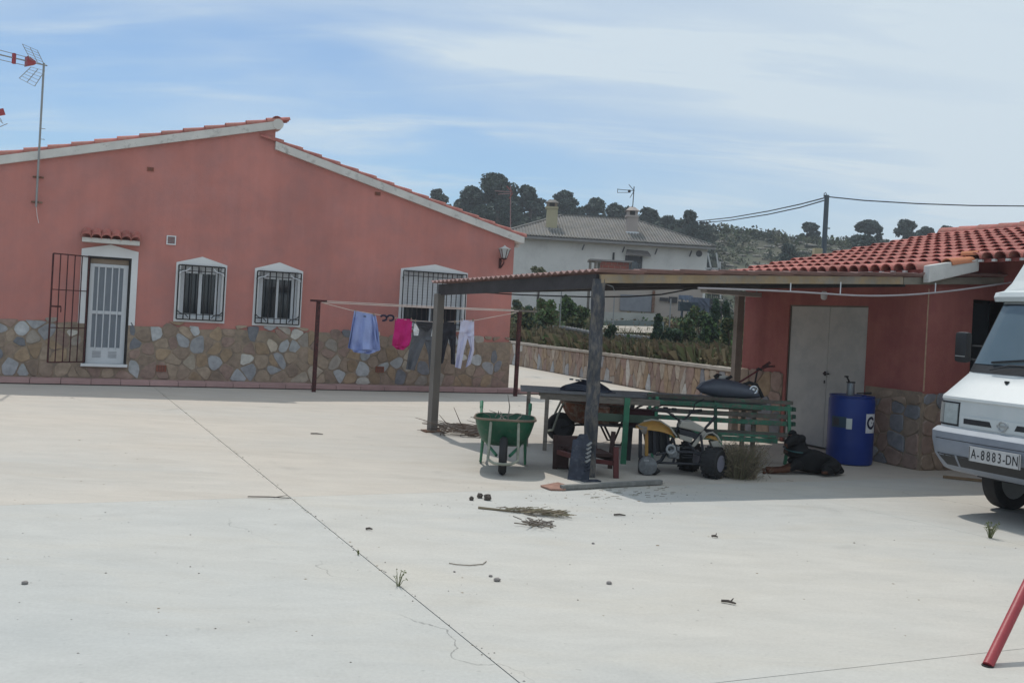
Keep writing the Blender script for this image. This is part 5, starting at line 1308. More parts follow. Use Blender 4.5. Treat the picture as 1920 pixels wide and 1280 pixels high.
    # headlights
    for s in (-1, 1):
        x0, x1 = (-.775, -.50) if s < 0 else (.50, .775)
        patch('headlight_bezel', mblk, x0-.0, x1+.004 if s < 0 else x1, .845, 1.075, .003)
        h = patch('headlight', mat('headlight_glass', (.36, .41, .42), rough=.12, var=.12, scale=18, bump=.25, bscale=60, spec=.8), x0+(.10 if s < 0 else .012), x1-(.012 if s < 0 else .10), .865, 1.06, .012)
        patch('indicator', mat('indicator_lens', (.26, .27, .27), rough=.2, var=.1), x0+.004 if s < 0 else x1-.085, x0+.085 if s < 0 else x1-.004, .865, 1.06, .010)
    # grille bar with slots and round badge
    gp = patch('grille_panel', mw, -.475, .475, .85, .955, .010)
    for x0, x1, xt0, xt1 in ((-.43, -.12, -.43, -.145), (.12, .43, .145, .43)): patch('grille_slot', mblk, x0, x1, .88, .93, .0135, xt0=xt0, xt1=xt1, nv=2)
    c = S(0, .905, .02)
    mchr = mat('dull_chrome', (.40, .42, .43), rough=.35, metal=.6, bump=0)
    mb = MB(M); mb.torus(c, .042, .008, 24, 8, axis='Y'); mb.box(c, (.115, .012, .02)); mb.build('badge', mchr, t, smooth=False)
    mb = MB(M); mb.lathe(c+V((0, .004, 0)), [(.05, 0), (.05, .006)], 20, axis='Y'); mb.build('badge_disc', mw, t)
    # bumper
    BP = [(.40, .74, .16), (.43, .76, .085), (.50, .785, .04), (.56, .80, .0), (.70, .815, -.03), (.785, .82, -.03), (.80, .815, -.015), (.825, .805, .02), (.83, .77, .06)]
    mb = MB(M); rows = []
    for (z, h, y) in BP:
        rows.append([V((-h, 1.0, z))]+[S(th, z, 0, h, y) for th in ths]+[V((h, 1.0, z))])
    k = len(rows[0]); mb.add([p for r in rows for p in r], [(i*k+j, i*k+j+1, (i+1)*k+j+1, (i+1)*k+j) for i in range(len(rows)-1) for j in range(k-1)]); 
    o = mb.build('bumper', [mgb, mgt], t, smooth=True, recalc=False)
    for i, p in enumerate(o.data.polygons):
        if i//(k-1) >= 5: p.material_index = 1
    def bpatch(name, m, x0, x1, z0, z1, off, xt0=None, xt1=None):
        mb = MB(M)
        def g(u, v):
            z = z0+(z1-z0)*v
            for a, b in zip(BP, BP[1:]):
                if z <= b[0]: f = (z-a[0])/(b[0]-a[0]); h = a[1]+(b[1]-a[1])*f; y = a[2]+(b[2]-a[2])*f; break
            xa = x0+((xt0 if xt0 is not None else x0)-x0)*v; xb = x1+((xt1 if xt1 is not None else x1)-x1)*v
            x = xa+(xb-xa)*u; th = math.copysign(math.asin(min(1, abs(x)/h)**(1/.33)), x); return S(th, z, off, h, y)
        mb.grid(g, 16, 3); return mb.build(name, m, t, recalc=False, smooth=True)
    bpatch('air_intake', mblk, -.62, .62, .465, .575, .004, -.70, .70)
    for x in (-.46, .46): bpatch('intake_bar', mgb, x-.012, x+.012, .465, .575, .008)
    # the groove
    bpatch('bumper_groove', mblk, -.79, .79, .716, .722, .003)
    # number plate
    pc = V((0, -.052, .625)); mb = MB(M); mb.box(pc, (.54, .012, .135)); pl_ = mb.build('number_plate', mat('plate_white', (.50, .50, .50), rough=.45, bump=0), t, bevel=.002)
    TM = M @ Matrix.Translation(pc+V((0, -.0085, -.003))) @ Matrix.Rotation(math.pi/2, 4, 'X')
    mb = MB()
    for s, x, sc_ in (('A', -.215, 1), ('-', -.165, .6), ('8', -.115, 1), ('8', -.055, 1), ('8', .003, 1), ('3', .062, 1), ('-', .108, .6), ('D', .155, 1), ('N', .222, 1)):
        text_mesh(mb, s, .125, TM @ Matrix.Translation((x, 0, 0)) @ Matrix.Diagonal((.66, 1, 1, 1)), .001, 0, .0)
    mb.build('plate_lettering', mblk, pl_, recalc=False)
    for x in (-.262, .262):
        mb = MB(M); mb.beam((x, -.0595, .56), (x, -.0595, .69), .004, .003); mb.build('plate_border', mblk, pl_)
    # mirrors
    for s in (-1, 1):
        c = V((s*.93, .55, 1.60)); mb = MB(M); mb.box(c, (.15, .09, .31)); mb.build('mirror', mblk, t, smooth=True, bevel=.035)
        mb = MB(M); mb.tube([c+V((0, .02, -.10)), c+V((-s*.08, .05, -.12)), c+V((-s*.20, .08, -.13))], .012, 6); mb.tube([c+V((0, .02, .02)), c+V((-s*.22, .10, .02))], .010, 6); mb.build('mirror_arm', mblk, t)
        mb = MB(M); mb.beam(c+V((s*.05, -.045, -.09)), c+V((-s*.06, -.045, -.092)), .012, .008); mb.build('mirror_trim', mchr, t)
    # camper pod
    mb = MB(M); prof = [(.64, 2.075), (.62, 2.12), (.64, 2.165), (.76, 2.19), (.84, 2.31), (.98, 2.52), (1.25, 2.70), (2.2, 2.78), (4.2, 2.70), (4.2, 2.10)]
    rows = []
    for fx, ins in ((-1.0, .0), (-.97, .02), (-.88, .05), (0, .0), (.88, .05), (.97, .02), (1.0, .0)):
        rows.append([V((fx*(.74 if q[1] < 2.2 else .74-.10*(q[1]-2.2)), q[0]+abs(fx)**6*.10, q[1]-(abs(fx)**8*.05 if q[1] > 2.2 else 0))) for q in prof])
    k = len(prof); mb.add([p for r in rows for p in r], [(i*k+j, i*k+j+1, (i+1)*k+j+1, (i+1)*k+j) for i in range(len(rows)-1) for j in range(k-1)])
    mb.add(rows[0], [tuple(range(k))]); mb.add(rows[-1], [tuple(range(k))]); mb.build('camper_roof', mat('camper_roof_white', (.58, .62, .62), rough=.4, var=.03, bump=0), t)
    mb = MB(M); mb.box((0, 2.8, 2.115), (1.2, 2.7, .05)); mb.build('roof_joint', mblk, t)
    # side windows, doors
    for s in (-1, 1):
        mb = MB(M); mb.box((s*.712, 1.75, 1.72), (.02, .8, .42)); mb.build('side_window', mgl, t)
        mb = MB(M); mb.box((s*.79, 1.9, .98), (.012, .012, .9)); mb.build('door_gap', mblk, t)
    # wheels
    for (x, y) in ((-.65, .96), (.65, .96), (-.65, 3.3), (.65, 3.3)):
        c = V((x, y, .30)); mb = MB(M); mb.lathe(c, [(.19, -.075), (.27, -.085), (.295, -.07), (.30, -.03), (.30, .03), (.295, .07), (.27, .085), (.19, .075)], 32, axis='X', caps=False); w = mb.build('wheel', M_rubber, t, smooth=True, recalc=False)
        mb = MB(M); mb.lathe(c, [(.19, -.07), (.16, -.02), (.05, -.03), (.05, .03), (.16, .02), (.19, .07)], 24, axis='X'); mb.build('rim', M_steel, w, smooth=True)
    mb = MB(M); mb.box((0, .96, .33), (1.2, .12, .10)); mb.box((0, 2.2, .42), (1.1, 3.6, .14)); mb.build('chassis', mblk, t)
van()

# ------------------------------------------------------------------ quad bike
def quad():
    o = Pz(1270, 885, 0); o.y = 10.75; Yq = 10.75
    t = thing('quad_bike', 'derelict small yellow and white quad bike missing its front wheel', 'quad bike', o)
    P = lambda px, py, dy=0: PY(px, py, Yq+dy)
    mo = mat('yellow_fender', (.34, .19, .045), rough=.45, var=.12, scale=5, bump=.08, col2=(.38, .19, .05)); mwh = mat('cream_plastic', (.32, .305, .27), rough=.45, var=.1, bump=.05)
    md = mat('dark_frame_metal', (.022, .024, .032), rough=.55, var=.3); me_ = mat('engine_alloy', (.16, .17, .18), rough=.5, metal=.4, var=.3, scale=20, bump=.4)
    # front fender : curved strip from (1205,792) over (1235,786) to (1262,820)
    def strip(top, w0, w1, drop, m, name, th=.006):
        mb = MB(); K = [V(p) for p in top]; n = 18
        def c(u):
            x = u*(len(K)-1); i = min(int(x), len(K)-2); f = x-i
            p0, p1, p2, p3 = K[max(i-1, 0)], K[i], K[i+1], K[min(i+2, len(K)-1)]
            return .5*((2*p1)+(p2-p0)*f+(2*p0-5*p1+4*p2-p3)*f*f+(3*p1-p0-3*p2+p3)*f**3)
        def g(u, v, q=0):
            p = c(u); w = w0+(w1-w0)*u; d = drop*math.sin(math.pi*min(1, u+.05))
            pp = P(p.x, p.y, .06+(v-.5)*w*-1)
            return pp+V((0, 0, -d*(abs(2*v-1)**2.2)-q))
        mb.grid(lambda u, v: g(u, v), n, 8); mb.grid(lambda u, v: g(u, v, th), n, 8)
        for v in (0, 1): mb.add([g(i/n, v) for i in range(n+1)]+[g(i/n, v, th) for i in range(n+1)], [(i, i+1, n+2+i, n+1+i) for i in range(n)])
        for u in (0, 1): mb.add([g(u, i/8) for i in range(9)]+[g(u, i/8, th) for i in range(9)], [(i, i+1, 10+i, 9+i) for i in range(8)])
        return mb.build(name, m, t, smooth=True, recalc=False)
    strip([(1192, 797), (1212, 789), (1236, 789), (1256, 802), (1268, 824)], .34, .24, .11, mo, 'front_fender')
    mb = MB(); mb.prism([P(1205, 800, .05), P(1250, 808, .05), P(1258, 845, .05), P(1215, 850, .05)], (0, .12, 0)); mb.build('dark_fill', md, t, bevel=.01)  # plain dark block filling the space behind the front fender
    def edge(pts, r, m, name, dy): mb = MB(); mb.tube([P(x, y, dy) for x, y in pts], r, 6); return mb.build(name, m, t, smooth=True)
    edge([(1207, 789.5), (1222, 786.5), (1238, 788.5), (1256, 800), (1269, 818)], .010, mwh, 'fender_trim', -.06)
    strip([(1322, 818), (1332, 813), (1342, 818), (1349, 830)], .26, .2, .05, mo, 'rear_fender')
    edge([(1318, 822), (1326, 812), (1336, 810.5), (1345, 817), (1352, 829)], .010, mwh, 'fender_trim', -.09)
    mb = MB(); mb.prism([P(1333, 828, -.10), P(1346, 826, -.10), P(1356, 838, -.10), P(1336, 838, -.10)], (0, .16, 0)); mb.build('rear_bumper', mwh, t, bevel=.006)
    # tank / body panels
    mb = MB(); mb.prism([P(1278, 789, -.07), P(1300, 790, -.07), P(1322, 802, -.07), P(1316, 811, -.07), P(1296, 806, -.07), P(1273, 801, -.07)], (0, .2, 0)); mb.build('tank_cover', mwh, t, bevel=.014)
    mb = MB(); mb.prism([P(1273, 803, -.05), P(1298, 809, -.05), P(1312, 815, -.05), P(1305, 824, -.05), P(1276, 815, -.05)], (0, .16, 0)); mb.build('air_box', md, t, bevel=.01)
    mb = MB(); mb.prism([P(1273, 814, -.08), P(1300, 821, -.08), P(1296, 830, -.08), P(1275, 823, -.08)], (0, .2, 0)); mb.build('side_panel', mwh, t, bevel=.006)
    mb = MB(); mb.prism([P(1320, 806, -.08), P(1326, 812, -.08), P(1302, 838, -.08), P(1296, 836, -.08)], (0, .02, 0)); mb.build('side_panel', mwh, t, bevel=.004)
    mb = MB(); mb.tube([P(1342, 780, -.02), P(1330, 794, -.02), P(1310, 815, -.04), P(1300, 828, -.05)], [.018, .016, .012, .012], 8); mb.build('brake_lever', md, t, smooth=True)
    mb = MB(); mb.prism([P(1312, 800, -.02), P(1345, 812, -.02), P(1342, 818, -.02), P(1314, 812, -.02)], (0, .16, 0)); mb.build('seat', M_rubber, t, bevel=.015)
    # handlebars
    mb = MB(); mb.tube([P(1228, 768, -.18), P(1250, 771, -.10), P(1268, 784, .0), P(1276, 790, .05)], .012, 8); mb.tube([P(1310, 771, .25), P(1296, 773, .18), P(1284, 786, .08), P(1276, 790, .05)], .012, 8); mb.build('handlebar', md, t, smooth=True)
    for a, b, dy in (((1224, 769), (1256, 768), -.17), ((1292, 771), (1316, 769), .24)):
        mb = MB(); mb.tube([P(*a, dy), P(*b, dy)], .017, 10); mb.build('grip', M_rubber, t)
    for (x, y, dy) in ((1248, 765, -.1), (1264, 767, -.02)): mb = MB(); mb.box(P(x, y, dy), (.05, .05, .03)); mb.build('switch_box', M_rubber, t, bevel=.006)
    mb = MB(); mb.tube([P(1300, 770, .1), P(1303, 756, .1), P(1320, 748, .05)], .008, 6); mb.tube([P(1236, 770, -.1), P(1262, 776, -.05), P(1280, 800, -.05)], .005, 6); mb.build('brake_cable', M_rubber, t)
    mb = MB(); mb.tube([P(1276, 790, .05), P(1256, 835, .05), P(1240, 862, .02)], .02, 8); mb.build('steering_column', md, t)
    # radiator grille & dark parts under the fender
    for k, x in enumerate((1203, 1213, 1226, 1238, 1249)):
        mb = MB(); mb.beam(P(x-2+k, 804+k*.5, .02), P(x-3+k*2, 858-k*3, .02), .035, .05); mb.build('strut', [md, mo, md, M_rubber, md][k], t)
    mb = MB(); mb.prism([P(1196, 797, -.1), P(1214, 800, -.1), P(1212, 812, -.1), P(1206, 814, -.1)], (0, .1, 0)); mb.build('fender_bracket', M_wood_grey, t)
    # chassis & engine
    mb = MB()
    for pts in ([(1220, 866), (1262, 868), (1312, 870), (1330, 862)], [(1230, 852), (1262, 846), (1300, 848), (1330, 858)], [(1262, 820), (1268, 845), (1262, 868)], [(1314, 815), (1318, 845), (1312, 870)], [(1290, 830), (1306, 848), (1330, 850)]):
        for dy in (-.1, .14): mb.tube([P(x, y, dy) for x, y in pts], .014, 7)
    mb.build('frame', md, t, smooth=True)
    e = MB(); e.box(P(1262, 846, 0), (.12, .18, .14)); e.lathe(P(1262, 850, -.12), [(.05, 0), (.055, .02), (.055, .06)], 16, axis='Y'); 
    e.build('engine', me_, t, bevel=.01)
    e = MB()
    for k in range(5): e.box(P(1286, 838+k*4.2, 0), (.13, .18, .010))
    e.build('cooling_fins', md, t)
    e = MB(); e.torus(P(1258, 842, -.12), .045, .014, 18, 8, axis='Y'); e.build('clutch_ring', mat('worn_alloy', (.28, .29, .30), rough=.5), t, smooth=True)
    mb = MB(); mb.tube([P(1240, 862, -.1), P(1222, 872, -.16), P(1205, 876, -.16)], .016, 8); mb.tube([P(1240, 862, .2), P(1228, 870, .3)], .016, 8); mb.build('axle', md, t)
    # bare hub at the front
    c = P(1214, 872, -.17); mb = MB(); mb.lathe(c, [(.02, -.06), (.10, -.05), (.105, 0), (.09, .02), (.03, .05)], 20, axis='Y'); mb.build('hub', me_, t, smooth=True)
    mb = MB(); mb.torus(P(1203, 873, -.05), .085, .03, 20, 8, axis='X'); mb.ell(P(1226, 882, -.12), (.07, .06, .045), 10, 8, jit=.1); mb.build('brake_drum', M_rubber, t, smooth=True)
    mb = MB(); mb.box(P(1212, 863, -.23), (.055, .01, .02)); mb.build('hub_plate', mat('worn_alloy', (.28, .29, .30)), t)
    # rear wheels, seen three quarter
    for (px, py, dy, R) in ((1338, 869, -.13, .17), (1292, 866, .32, .165)):
        c = P(px, py, dy); c.z = R
        Rm = Matrix.Translation(c) @ Matrix.Rotation(math.radians(52), 4, 'Z')
        mb = MB(Rm); mb.lathe(V((0, 0, 0)), [(.085, -.085), (.14, -.095), (.163, -.07), (.17, -.03), (.17, .03), (.163, .07), (.14, .095), (.085, .085)], 28, axis='Y', caps=False); w = mb.build('wheel', M_rubber, t, smooth=True, recalc=False)
        mb = MB(Rm); mb.lathe(V((0, 0, 0)), [(.092, -.088), (.084, -.075), (.07, -.03), (.03, -.035), (.03, .035), (.07, .03), (.084, .075), (.092, .088)], 22, axis='Y'); mb.build('rim', mat('lilac_grey_rim', (.20, .20, .25), rough=.5), w, smooth=True)
        mb = MB(Rm)
        for k in range(20):
            a = 2*math.pi*k/20; 
            for yy in (-.05, .05): mb.beam((.168*math.cos(a), yy-.03, .168*math.sin(a)), (.168*math.cos(a+.1), yy+.03, .168*math.sin(a+.1)), .012, .022)
        mb.build('tread', M_rubber, w)
quad()

# ------------------------------------------------------------------ dog
def dog():
    Yd = 11.35; P = lambda px, py, dy=0: PY(px, py, Yd+dy)
    base = P(1510, 887); base.z = 0
    def skin(name, pts, edges, mats, lv=2):
        me = bpy.data.meshes.new(name); me.from_pydata([p[0]-base for p in pts], edges, []); o = bpy.data.objects.new(name, me); link(o)
        sm = o.modifiers.new('s', 'SKIN'); sm.use_smooth_shade = True
        for i, p in enumerate(pts):
            r = p[1]; me.skin_vertices[0].data[i].radius = r if isinstance(r, tuple) else (r, r)
        me.skin_vertices[0].data[0].use_root = True
        s2 = o.modifiers.new('ss', 'SUBSURF'); s2.levels = lv; s2.render_levels = lv
        dg = bpy.context.evaluated_depsgraph_get(); nm = bpy.data.meshes.new_from_object(o.evaluated_get(dg)); nm.name = name
        bpy.data.objects.remove(o)
        for m in mats: nm.materials.append(m)
        nm.polygons.foreach_set('use_smooth', [True]*len(nm.polygons)); return nm
    mk = mat('black_short_fur', (.0085, .0085, .010), rough=.72, var=.25, scale=20, bump=.35, bscale=160, stretch=(1, 1, 1), spec=.25, dist=.004); mt = mat('tan_fur', (.085, .03, .014), rough=.7, var=.25, scale=20, bump=.35, bscale=160, dist=.004)
    pts = [(P(1561, 872, .05), .115), (P(1537, 866, .02), .142), (P(1511, 860), .152), (P(1494, 852, -.01), .142), (P(1493, 837, -.02), .12), (P(1497, 824, -.03), .10),   # rump..neck base..head base 5
           (P(1487, 822, -.07), .082), (P(1479, 829, -.13), (.054, .055)), (P(1473, 836, -.18), (.040, .040)),  # 6 head, 7 muzzle, 8 nose
           (P(1492, 872, -.13), .055), (P(1474, 881, -.17), .038), (P(1452, 883, -.19), .030), (P(1436, 883, -.20), .032),   # 9-12 near foreleg
           (P(1486, 872, .09), .055), (P(1468, 880, .06), .038), (P(1448, 881, .05), .030), (P(1434, 881.5, .045), .031),    # 13-16 far foreleg
           (P(1562, 874, -.10), .085), (P(1543, 878, -.17), .058), (P(1560, 884, -.19), .034), (P(1540, 885, -.22), .028),       # 17-20 hind leg folded
           (P(1574, 878, .08), .045), (P(1580, 884, .0), .024), (P(1566, 887, -.12), .016)]                              # 21-23 tail
    for p in pts: p[0].z = max(p[0].z, (p[1][0] if isinstance(p[1], tuple) else p[1])*.80)
    edges = [(0, 1), (1, 2), (2, 3), (3, 4), (4, 5), (5, 6), (6, 7), (7, 8), (2, 9), (9, 10), (10, 11), (11, 12), (2, 13), (13, 14), (14, 15), (15, 16), (0, 17), (17, 18), (18, 19), (19, 20), (0, 21), (21, 22), (22, 23)]
    nm = skin('dog', pts, edges, [mk, mt])
    for p in nm.polygons:
        c = p.center+base; q = project(c)
        if (q[0] < 1482 and q[1] > 868) or (q[0] < 1477 and 832 < q[1] < 848) or (q[0] < 1552 and q[1] > 883 and c.y < Yd-.18): p.material_index = 1
    o = bpy.data.objects.new('dog', nm); link(o); o.location = base; ORG[o.name] = base
    tag(o, 'black dog with tan legs lying in the shade before the grey double door', 'dog')
    # ears, eyes, nose
    for dy, a in ((-.11, (1503, 822)), (.055, (1486, 813))):
        mb = MB(); p = P(*a, dy+(.0)); mb.ell(p, (.052, .018, .048), 10, 8); mb.build('ear', mk, o, smooth=True)
    mb = MB(); p = P(1470, 837, -.215); mb.ell(p, (.015, .018, .014), 10, 8); mb.build('nose', M_rubber, o, smooth=True)
    for dy, a in ((-.14, (1482, 820)), (-.07, (1478, 820))):
        mb = MB(); mb.ell(P(*a, dy), (.009, .009, .009), 8, 6); mb.build('eye', mat('dark_eye', (.01, .006, .004), rough=.1, bump=0), o, smooth=True)
    for dy in (-.125, -.06):
        mb = MB(); mb.ell(P(1483 if dy < -.1 else 1479, 815.5, dy-.012), (.010, .008, .007), 8, 6); mb.build('eyebrow', mt, o, smooth=True)
    for k in range(4):
        for (px, dy) in ((1433, -.20), (1431, .045)):
            mb = MB(); q = P(px, 884, dy-.03+.02*k); q.z = .016; mb.ell(q, (.022, .011, .015), 8, 6); mb.build('toe', mt, o, smooth=True)
    c = P(1492, 843, -.02); mb = MB(); pts = []
    ax = (P(1495, 826, -.03)-P(1491, 852, -.01)).normalized(); u = ax.orthogonal().normalized(); v = ax.cross(u)
    mb.tube([c+(u*math.cos(i*math.pi/10)+v*math.sin(i*math.pi/10))*.122 for i in range(21)], .008, 6); mb.build('collar', mat('teal_collar', (.03, .10, .11), rough=.7), o, smooth=True)
dog()
# ------------------------------------------------------------------ dry vegetation and litter in the yard
def dry_plants():
    ms = [mat('straw', (.22, .18, .12), rough=.9), mat('dry_stem', (.15, .12, .09), rough=.9), mat('olive_stem', (.15, .14, .085), rough=.9)]
    b = Pz(1392, 899, 0); mb = MB()
    for i in range(420):
        a = random.uniform(0, 6.28); r = random.uniform(0, .16); p = b+V((r*math.cos(a), r*math.sin(a)+.12, 0))
        h = random.uniform(.06, .40); d = V((math.cos(a)*random.uniform(.02, .24), math.sin(a)*random.uniform(.02, .22), 0))
        mb.tube([p, p+d*.4+V((0, 0, h*.6)), p+d+V((random.uniform(-.05, .05), 0, h))], [.0035, .003, .0015], 3, random.randrange(3), caps=False)
    for i in range(900):
        a = random.uniform(0, 6.28); q = b+V((random.gauss(0, .13), .12+random.gauss(0, .1), random.uniform(.01, .36))); dd_ = V((random.gauss(0, 1), random.gauss(0, 1), random.gauss(0, .7))).normalized()*random.uniform(.04, .12)
        mb.tube([q, q+dd_], .0022, 3, random.randrange(3), caps=False)
    o = mb.build('dry_weed', ms, None, loc=b, recalc=False); tag(o, 'straw coloured dead weed clump beside the quad bike wheel', 'dry weed')
    b = Pz(868, 815, 0); mb = MB()
    for i in range(110):
        q = b+V((random.uniform(-.30, .40), random.uniform(-.25, .3), random.uniform(.0, .10))); a = random.gauss(0.2, .5); L_ = random.uniform(.12, .5)
        d = V((math.cos(a)*L_*random.choice((-1, 1)), math.sin(a)*L_*.5, random.uniform(-.0, .16)*L_*1.5)); q.z = max(.008, q.z)
        mb.tube([q, q+d*.5+V((0, 0, random.uniform(0, .03))), q+d], [.008, .006, .003], 4, random.randrange(2), caps=False)
    for (x, y, dx, dz) in ((-.1, .1, -.25, .22), (.05, .05, -.2, .34), (.2, 0, .12, .2)):
        q = b+V((x, y, .03)); mb.tube([q, q+V((dx*.5, 0, dz*.4)), q+V((dx, 0, dz))], [.008, .006, .003], 4, 1, caps=False)
    o = mb.build('brushwood_pile', [mat('grey_twig', (.20, .17, .15), rough=.9), mat('brown_twig', (.15, .11, .085), rough=.9)], None, loc=b, recalc=False); tag(o, 'pile of dry pruned twigs between the left post and green wheelbarrow', 'brushwood')
    # prunings in the middle of the yard
    mb = MB(); A = Pz(897, 951, .01); B = Pz(1070, 969, .01)
    mb.tube([A, A.lerp(B, .3), A.lerp(B, .6)], [.012, .009, .005], 5, 0)
    for i in range(200):
        s = random.triangular(.15, 1, .75); q = A.lerp(B, s)+V((0, random.gauss(0, .04)*(.3+s), random.uniform(.004, .03))); a = random.gauss(0, .6); L_ = random.uniform(.04, .13)
        mb.tube([q, q+V((math.cos(a)*L_, math.sin(a)*L_*.7, random.uniform(-.005, .02)))], .0028, 3, random.randrange(3), caps=False)
    o = mb.build('dry_branch', ms, None, loc=A, recalc=False); tag(o, 'long dry branch with fine twigs lying in the middle of the yard', 'branch')
    b = Pz(1008, 986, 0); mb = MB()
    for i in range(46):
        q = b+V((random.gauss(0, .05), random.gauss(0, .07), random.uniform(.004, .03))); a = random.uniform(0, 6.28); L_ = random.uniform(.04, .14)
        mb.tube([q, q+V((math.cos(a)*L_, math.sin(a)*L_*.8, random.uniform(0, .02)))], .0045, 4, random.randrange(2), caps=False)
    o = mb.build('twig_heap', [ms[1], mat('grey_twig', (.20, .17, .15))], None, loc=b, recalc=False); tag(o, 'small heap of short twigs just in front of the long dry branch', 'twigs', kind='stuff')
    # little weeds in the joints
    for (px, py, h, lab, n) in ((1856, 1008, .14, 'small green and straw weed growing in the concrete near the van', 40), (746, 1098, .10, 'tiny seedling in the long concrete joint', 12), (672, 1040, .04, 'tiniest sprout further up the long concrete joint', 7)):
        b = Pz(px, py, 0); mb = MB(); s_ = h/.14
        for i in range(n):
            a = random.uniform(0, 6.28); r = random.uniform(.01, .08)*s_; hh = h*random.uniform(.4, 1); e = b+V((r*math.cos(a), r*math.sin(a), hh))
            mb.tube([b+V((r*.2*math.cos(a), r*.2*math.sin(a), 0)), b.lerp(e, .6)+V((0, 0, .01)), e], [.0022, .002, .001], 3, 0, caps=False)
            leaf_cloud(mb, e, (.012*s_, .012*s_, .012*s_), 2, .014*s_, 1)
        o = mb.build('weed', [mat('weed_green', (.14, .16, .06), rough=.8)], None, loc=b, recalc=False); tag(o, lab, 'weed')
    # loose bits
    bits = [(594, 813, .16, 'short dark stick lying far out left of the left carport post'), (1162, 965, .10, 'short dark stick lying in front of the carport shadow'), (505, 932, .36, 'long thin dark twig lying across the long concrete joint'), (692, 991, .05, 'dark chip of wood left of the pruned branch'),
            (1366, 1128, .09, 'little dark wood splinter in the right foreground'), (1340, 1005, .05, 'small dark chip lying in the bright yard right of centre')]
    mst = mat('dark_stick', (.085, .07, .06), rough=.9, var=.2)
    for i, (px, py, L_, lab) in enumerate(bits):
        b = Pz(px, py, .012); a = [0, 0, .08, 0, -.5, -.4][i]; d = V((math.cos(a), math.sin(a), 0))*L_/2; r = .008 if L_ < .3 else .0045
        mb = MB(); mb.tube([b-d, b+V((0, .01, .003)), b+d], [r, r*1.1, r*.6], 6); 
        if i in (2, 4, 5): mb.tube([b+d*.2, b+d*.8+V((0, .03, .02))], [r*.8, r*.4], 5)
        o = mb.build('stick', mst, None, loc=b); tag(o, lab, 'stick')
    cob = [(914, 932, .036, 'dark pine cone, right one of the pair in front of the green wheelbarrow'), (900, 929, .030, 'dark pine cone, left one of the pair in front of the green wheelbarrow'), (884, 934, .024, 'flat dark clod just left of the two cones')]
    for px, py, r, lab in cob:
        b = Pz(px, py, r*.7); mb = MB(); mb.ell(b, (r, r*.8, r*.8), 9, 7, jit=.22); o = mb.build('clod', mst, None, loc=b); tag(o, lab, 'clod')
    for px, py, r, lab in ((932, 1086, .019, 'grey pebble lying in the centre foreground, larger of two'), (920, 1079, .011, 'smaller grey pebble beside the larger one'), (1142, 1092, .016, 'pale pebble alone in the centre foreground'), (852, 1071, .007, 'tiny pebble beside the thin wire'), (1112, 1018, .010, 'tiny dark pebble in the middle of the yard'), (112/2.4, 508/2.4+880, .016, 'dark pebble at the far left foreground')):
        b = Pz(px, py, r*.5); mb = MB(); mb.ell(b, (r*1.2, r, r*.7), 9, 6, jit=.12); o = mb.build('pebble', mat('grey_pebble', (.24, .22, .21), rough=.9), None, loc=b, smooth=True); tag(o, lab, 'pebble')
    K = [Pz(x, y, .006) for x, y in ((842, 1055), (856, 1057.5), (880, 1059), (905, 1057), (912, 1051.5))]
    mb = MB(); mb.tube(K, .003, 5); o = mb.build('wire', mat('rusty_wire', (.18, .14, .10)), None, loc=K[0]); tag(o, 'thin bent wire lying in the centre foreground', 'wire')
    # a few scattered straws near the carport
    mb = MB()
    for i in range(70):
        px = random.uniform(1090, 1260) if i < 110 else random.uniform(800, 1400); py = random.uniform(905, 935) if i < 110 else random.uniform(860, 960)
        b = Pz(px, py, .004); a = random.gauss(0, .4); L_ = random.uniform(.015, .07); mb.tube([b, b+V((math.cos(a)*L_, math.sin(a)*L_, .003))], .0022, 3, random.randrange(3), caps=False)
    o = mb.build('straw_litter', ms, None, loc=Pz(1150, 915), recalc=False); tag(o, 'loose straws scattered over the concrete by the front post', 'straw', kind='stuff')
dry_plants()
def grit():
    random.seed(31); mb = MB(); ms = [mat('grit_dark', (.10, .085, .07), rough=.95), mat('grit_grey', (.26, .24, .22), rough=.95), mat('leaf_bit', (.17, .115, .06), rough=.95)]
    pts = []
    for i in range(260): pts.append(Pz(random.uniform(-40, 1960), 1285-(random.random()**.55)*520))
    A, B = Pz(300, 735), Pz(975, 1280)
    for i in range(150): pts.append(A.lerp(B, random.random())+V((random.gauss(0, .02), random.gauss(0, .02), 0)))
    for i in range(160): pts.append(Pz(random.gauss(1080, 130), random.gauss(928, 22)))
    for i in range(160): pts.append(FP.P(random.uniform(-.5, S_R), 0, .5+abs(random.gauss(0, .12))))
    for p in pts:
        r = random.uniform(.0025, .0065)*(1.6 if random.random() < .08 else 1); mi = random.randrange(3)
        if mi == 2: r *= 1.6
        a = random.uniform(0, 6.28); c, s = math.cos(a), math.sin(a); h = r*(.8 if mi < 2 else .25)
        mb.add([p+V((c*r*1.4, s*r*1.4, .0005)), p+V((-s*r, c*r, .0005)), p+V((-c*r*1.2, -s*r*1.2, .0005)), p+V((s*r, -c*r, .0005)), p+V((0, 0, h))], [(0, 1, 4), (1, 2, 4), (2, 3, 4), (3, 0, 4)], mi)
    o = mb.build('grit', ms, None, loc=Pz(960, 950), recalc=False); tag(o, 'grit and tiny leaf bits scattered over the concrete yard', 'grit', kind='stuff')
grit()

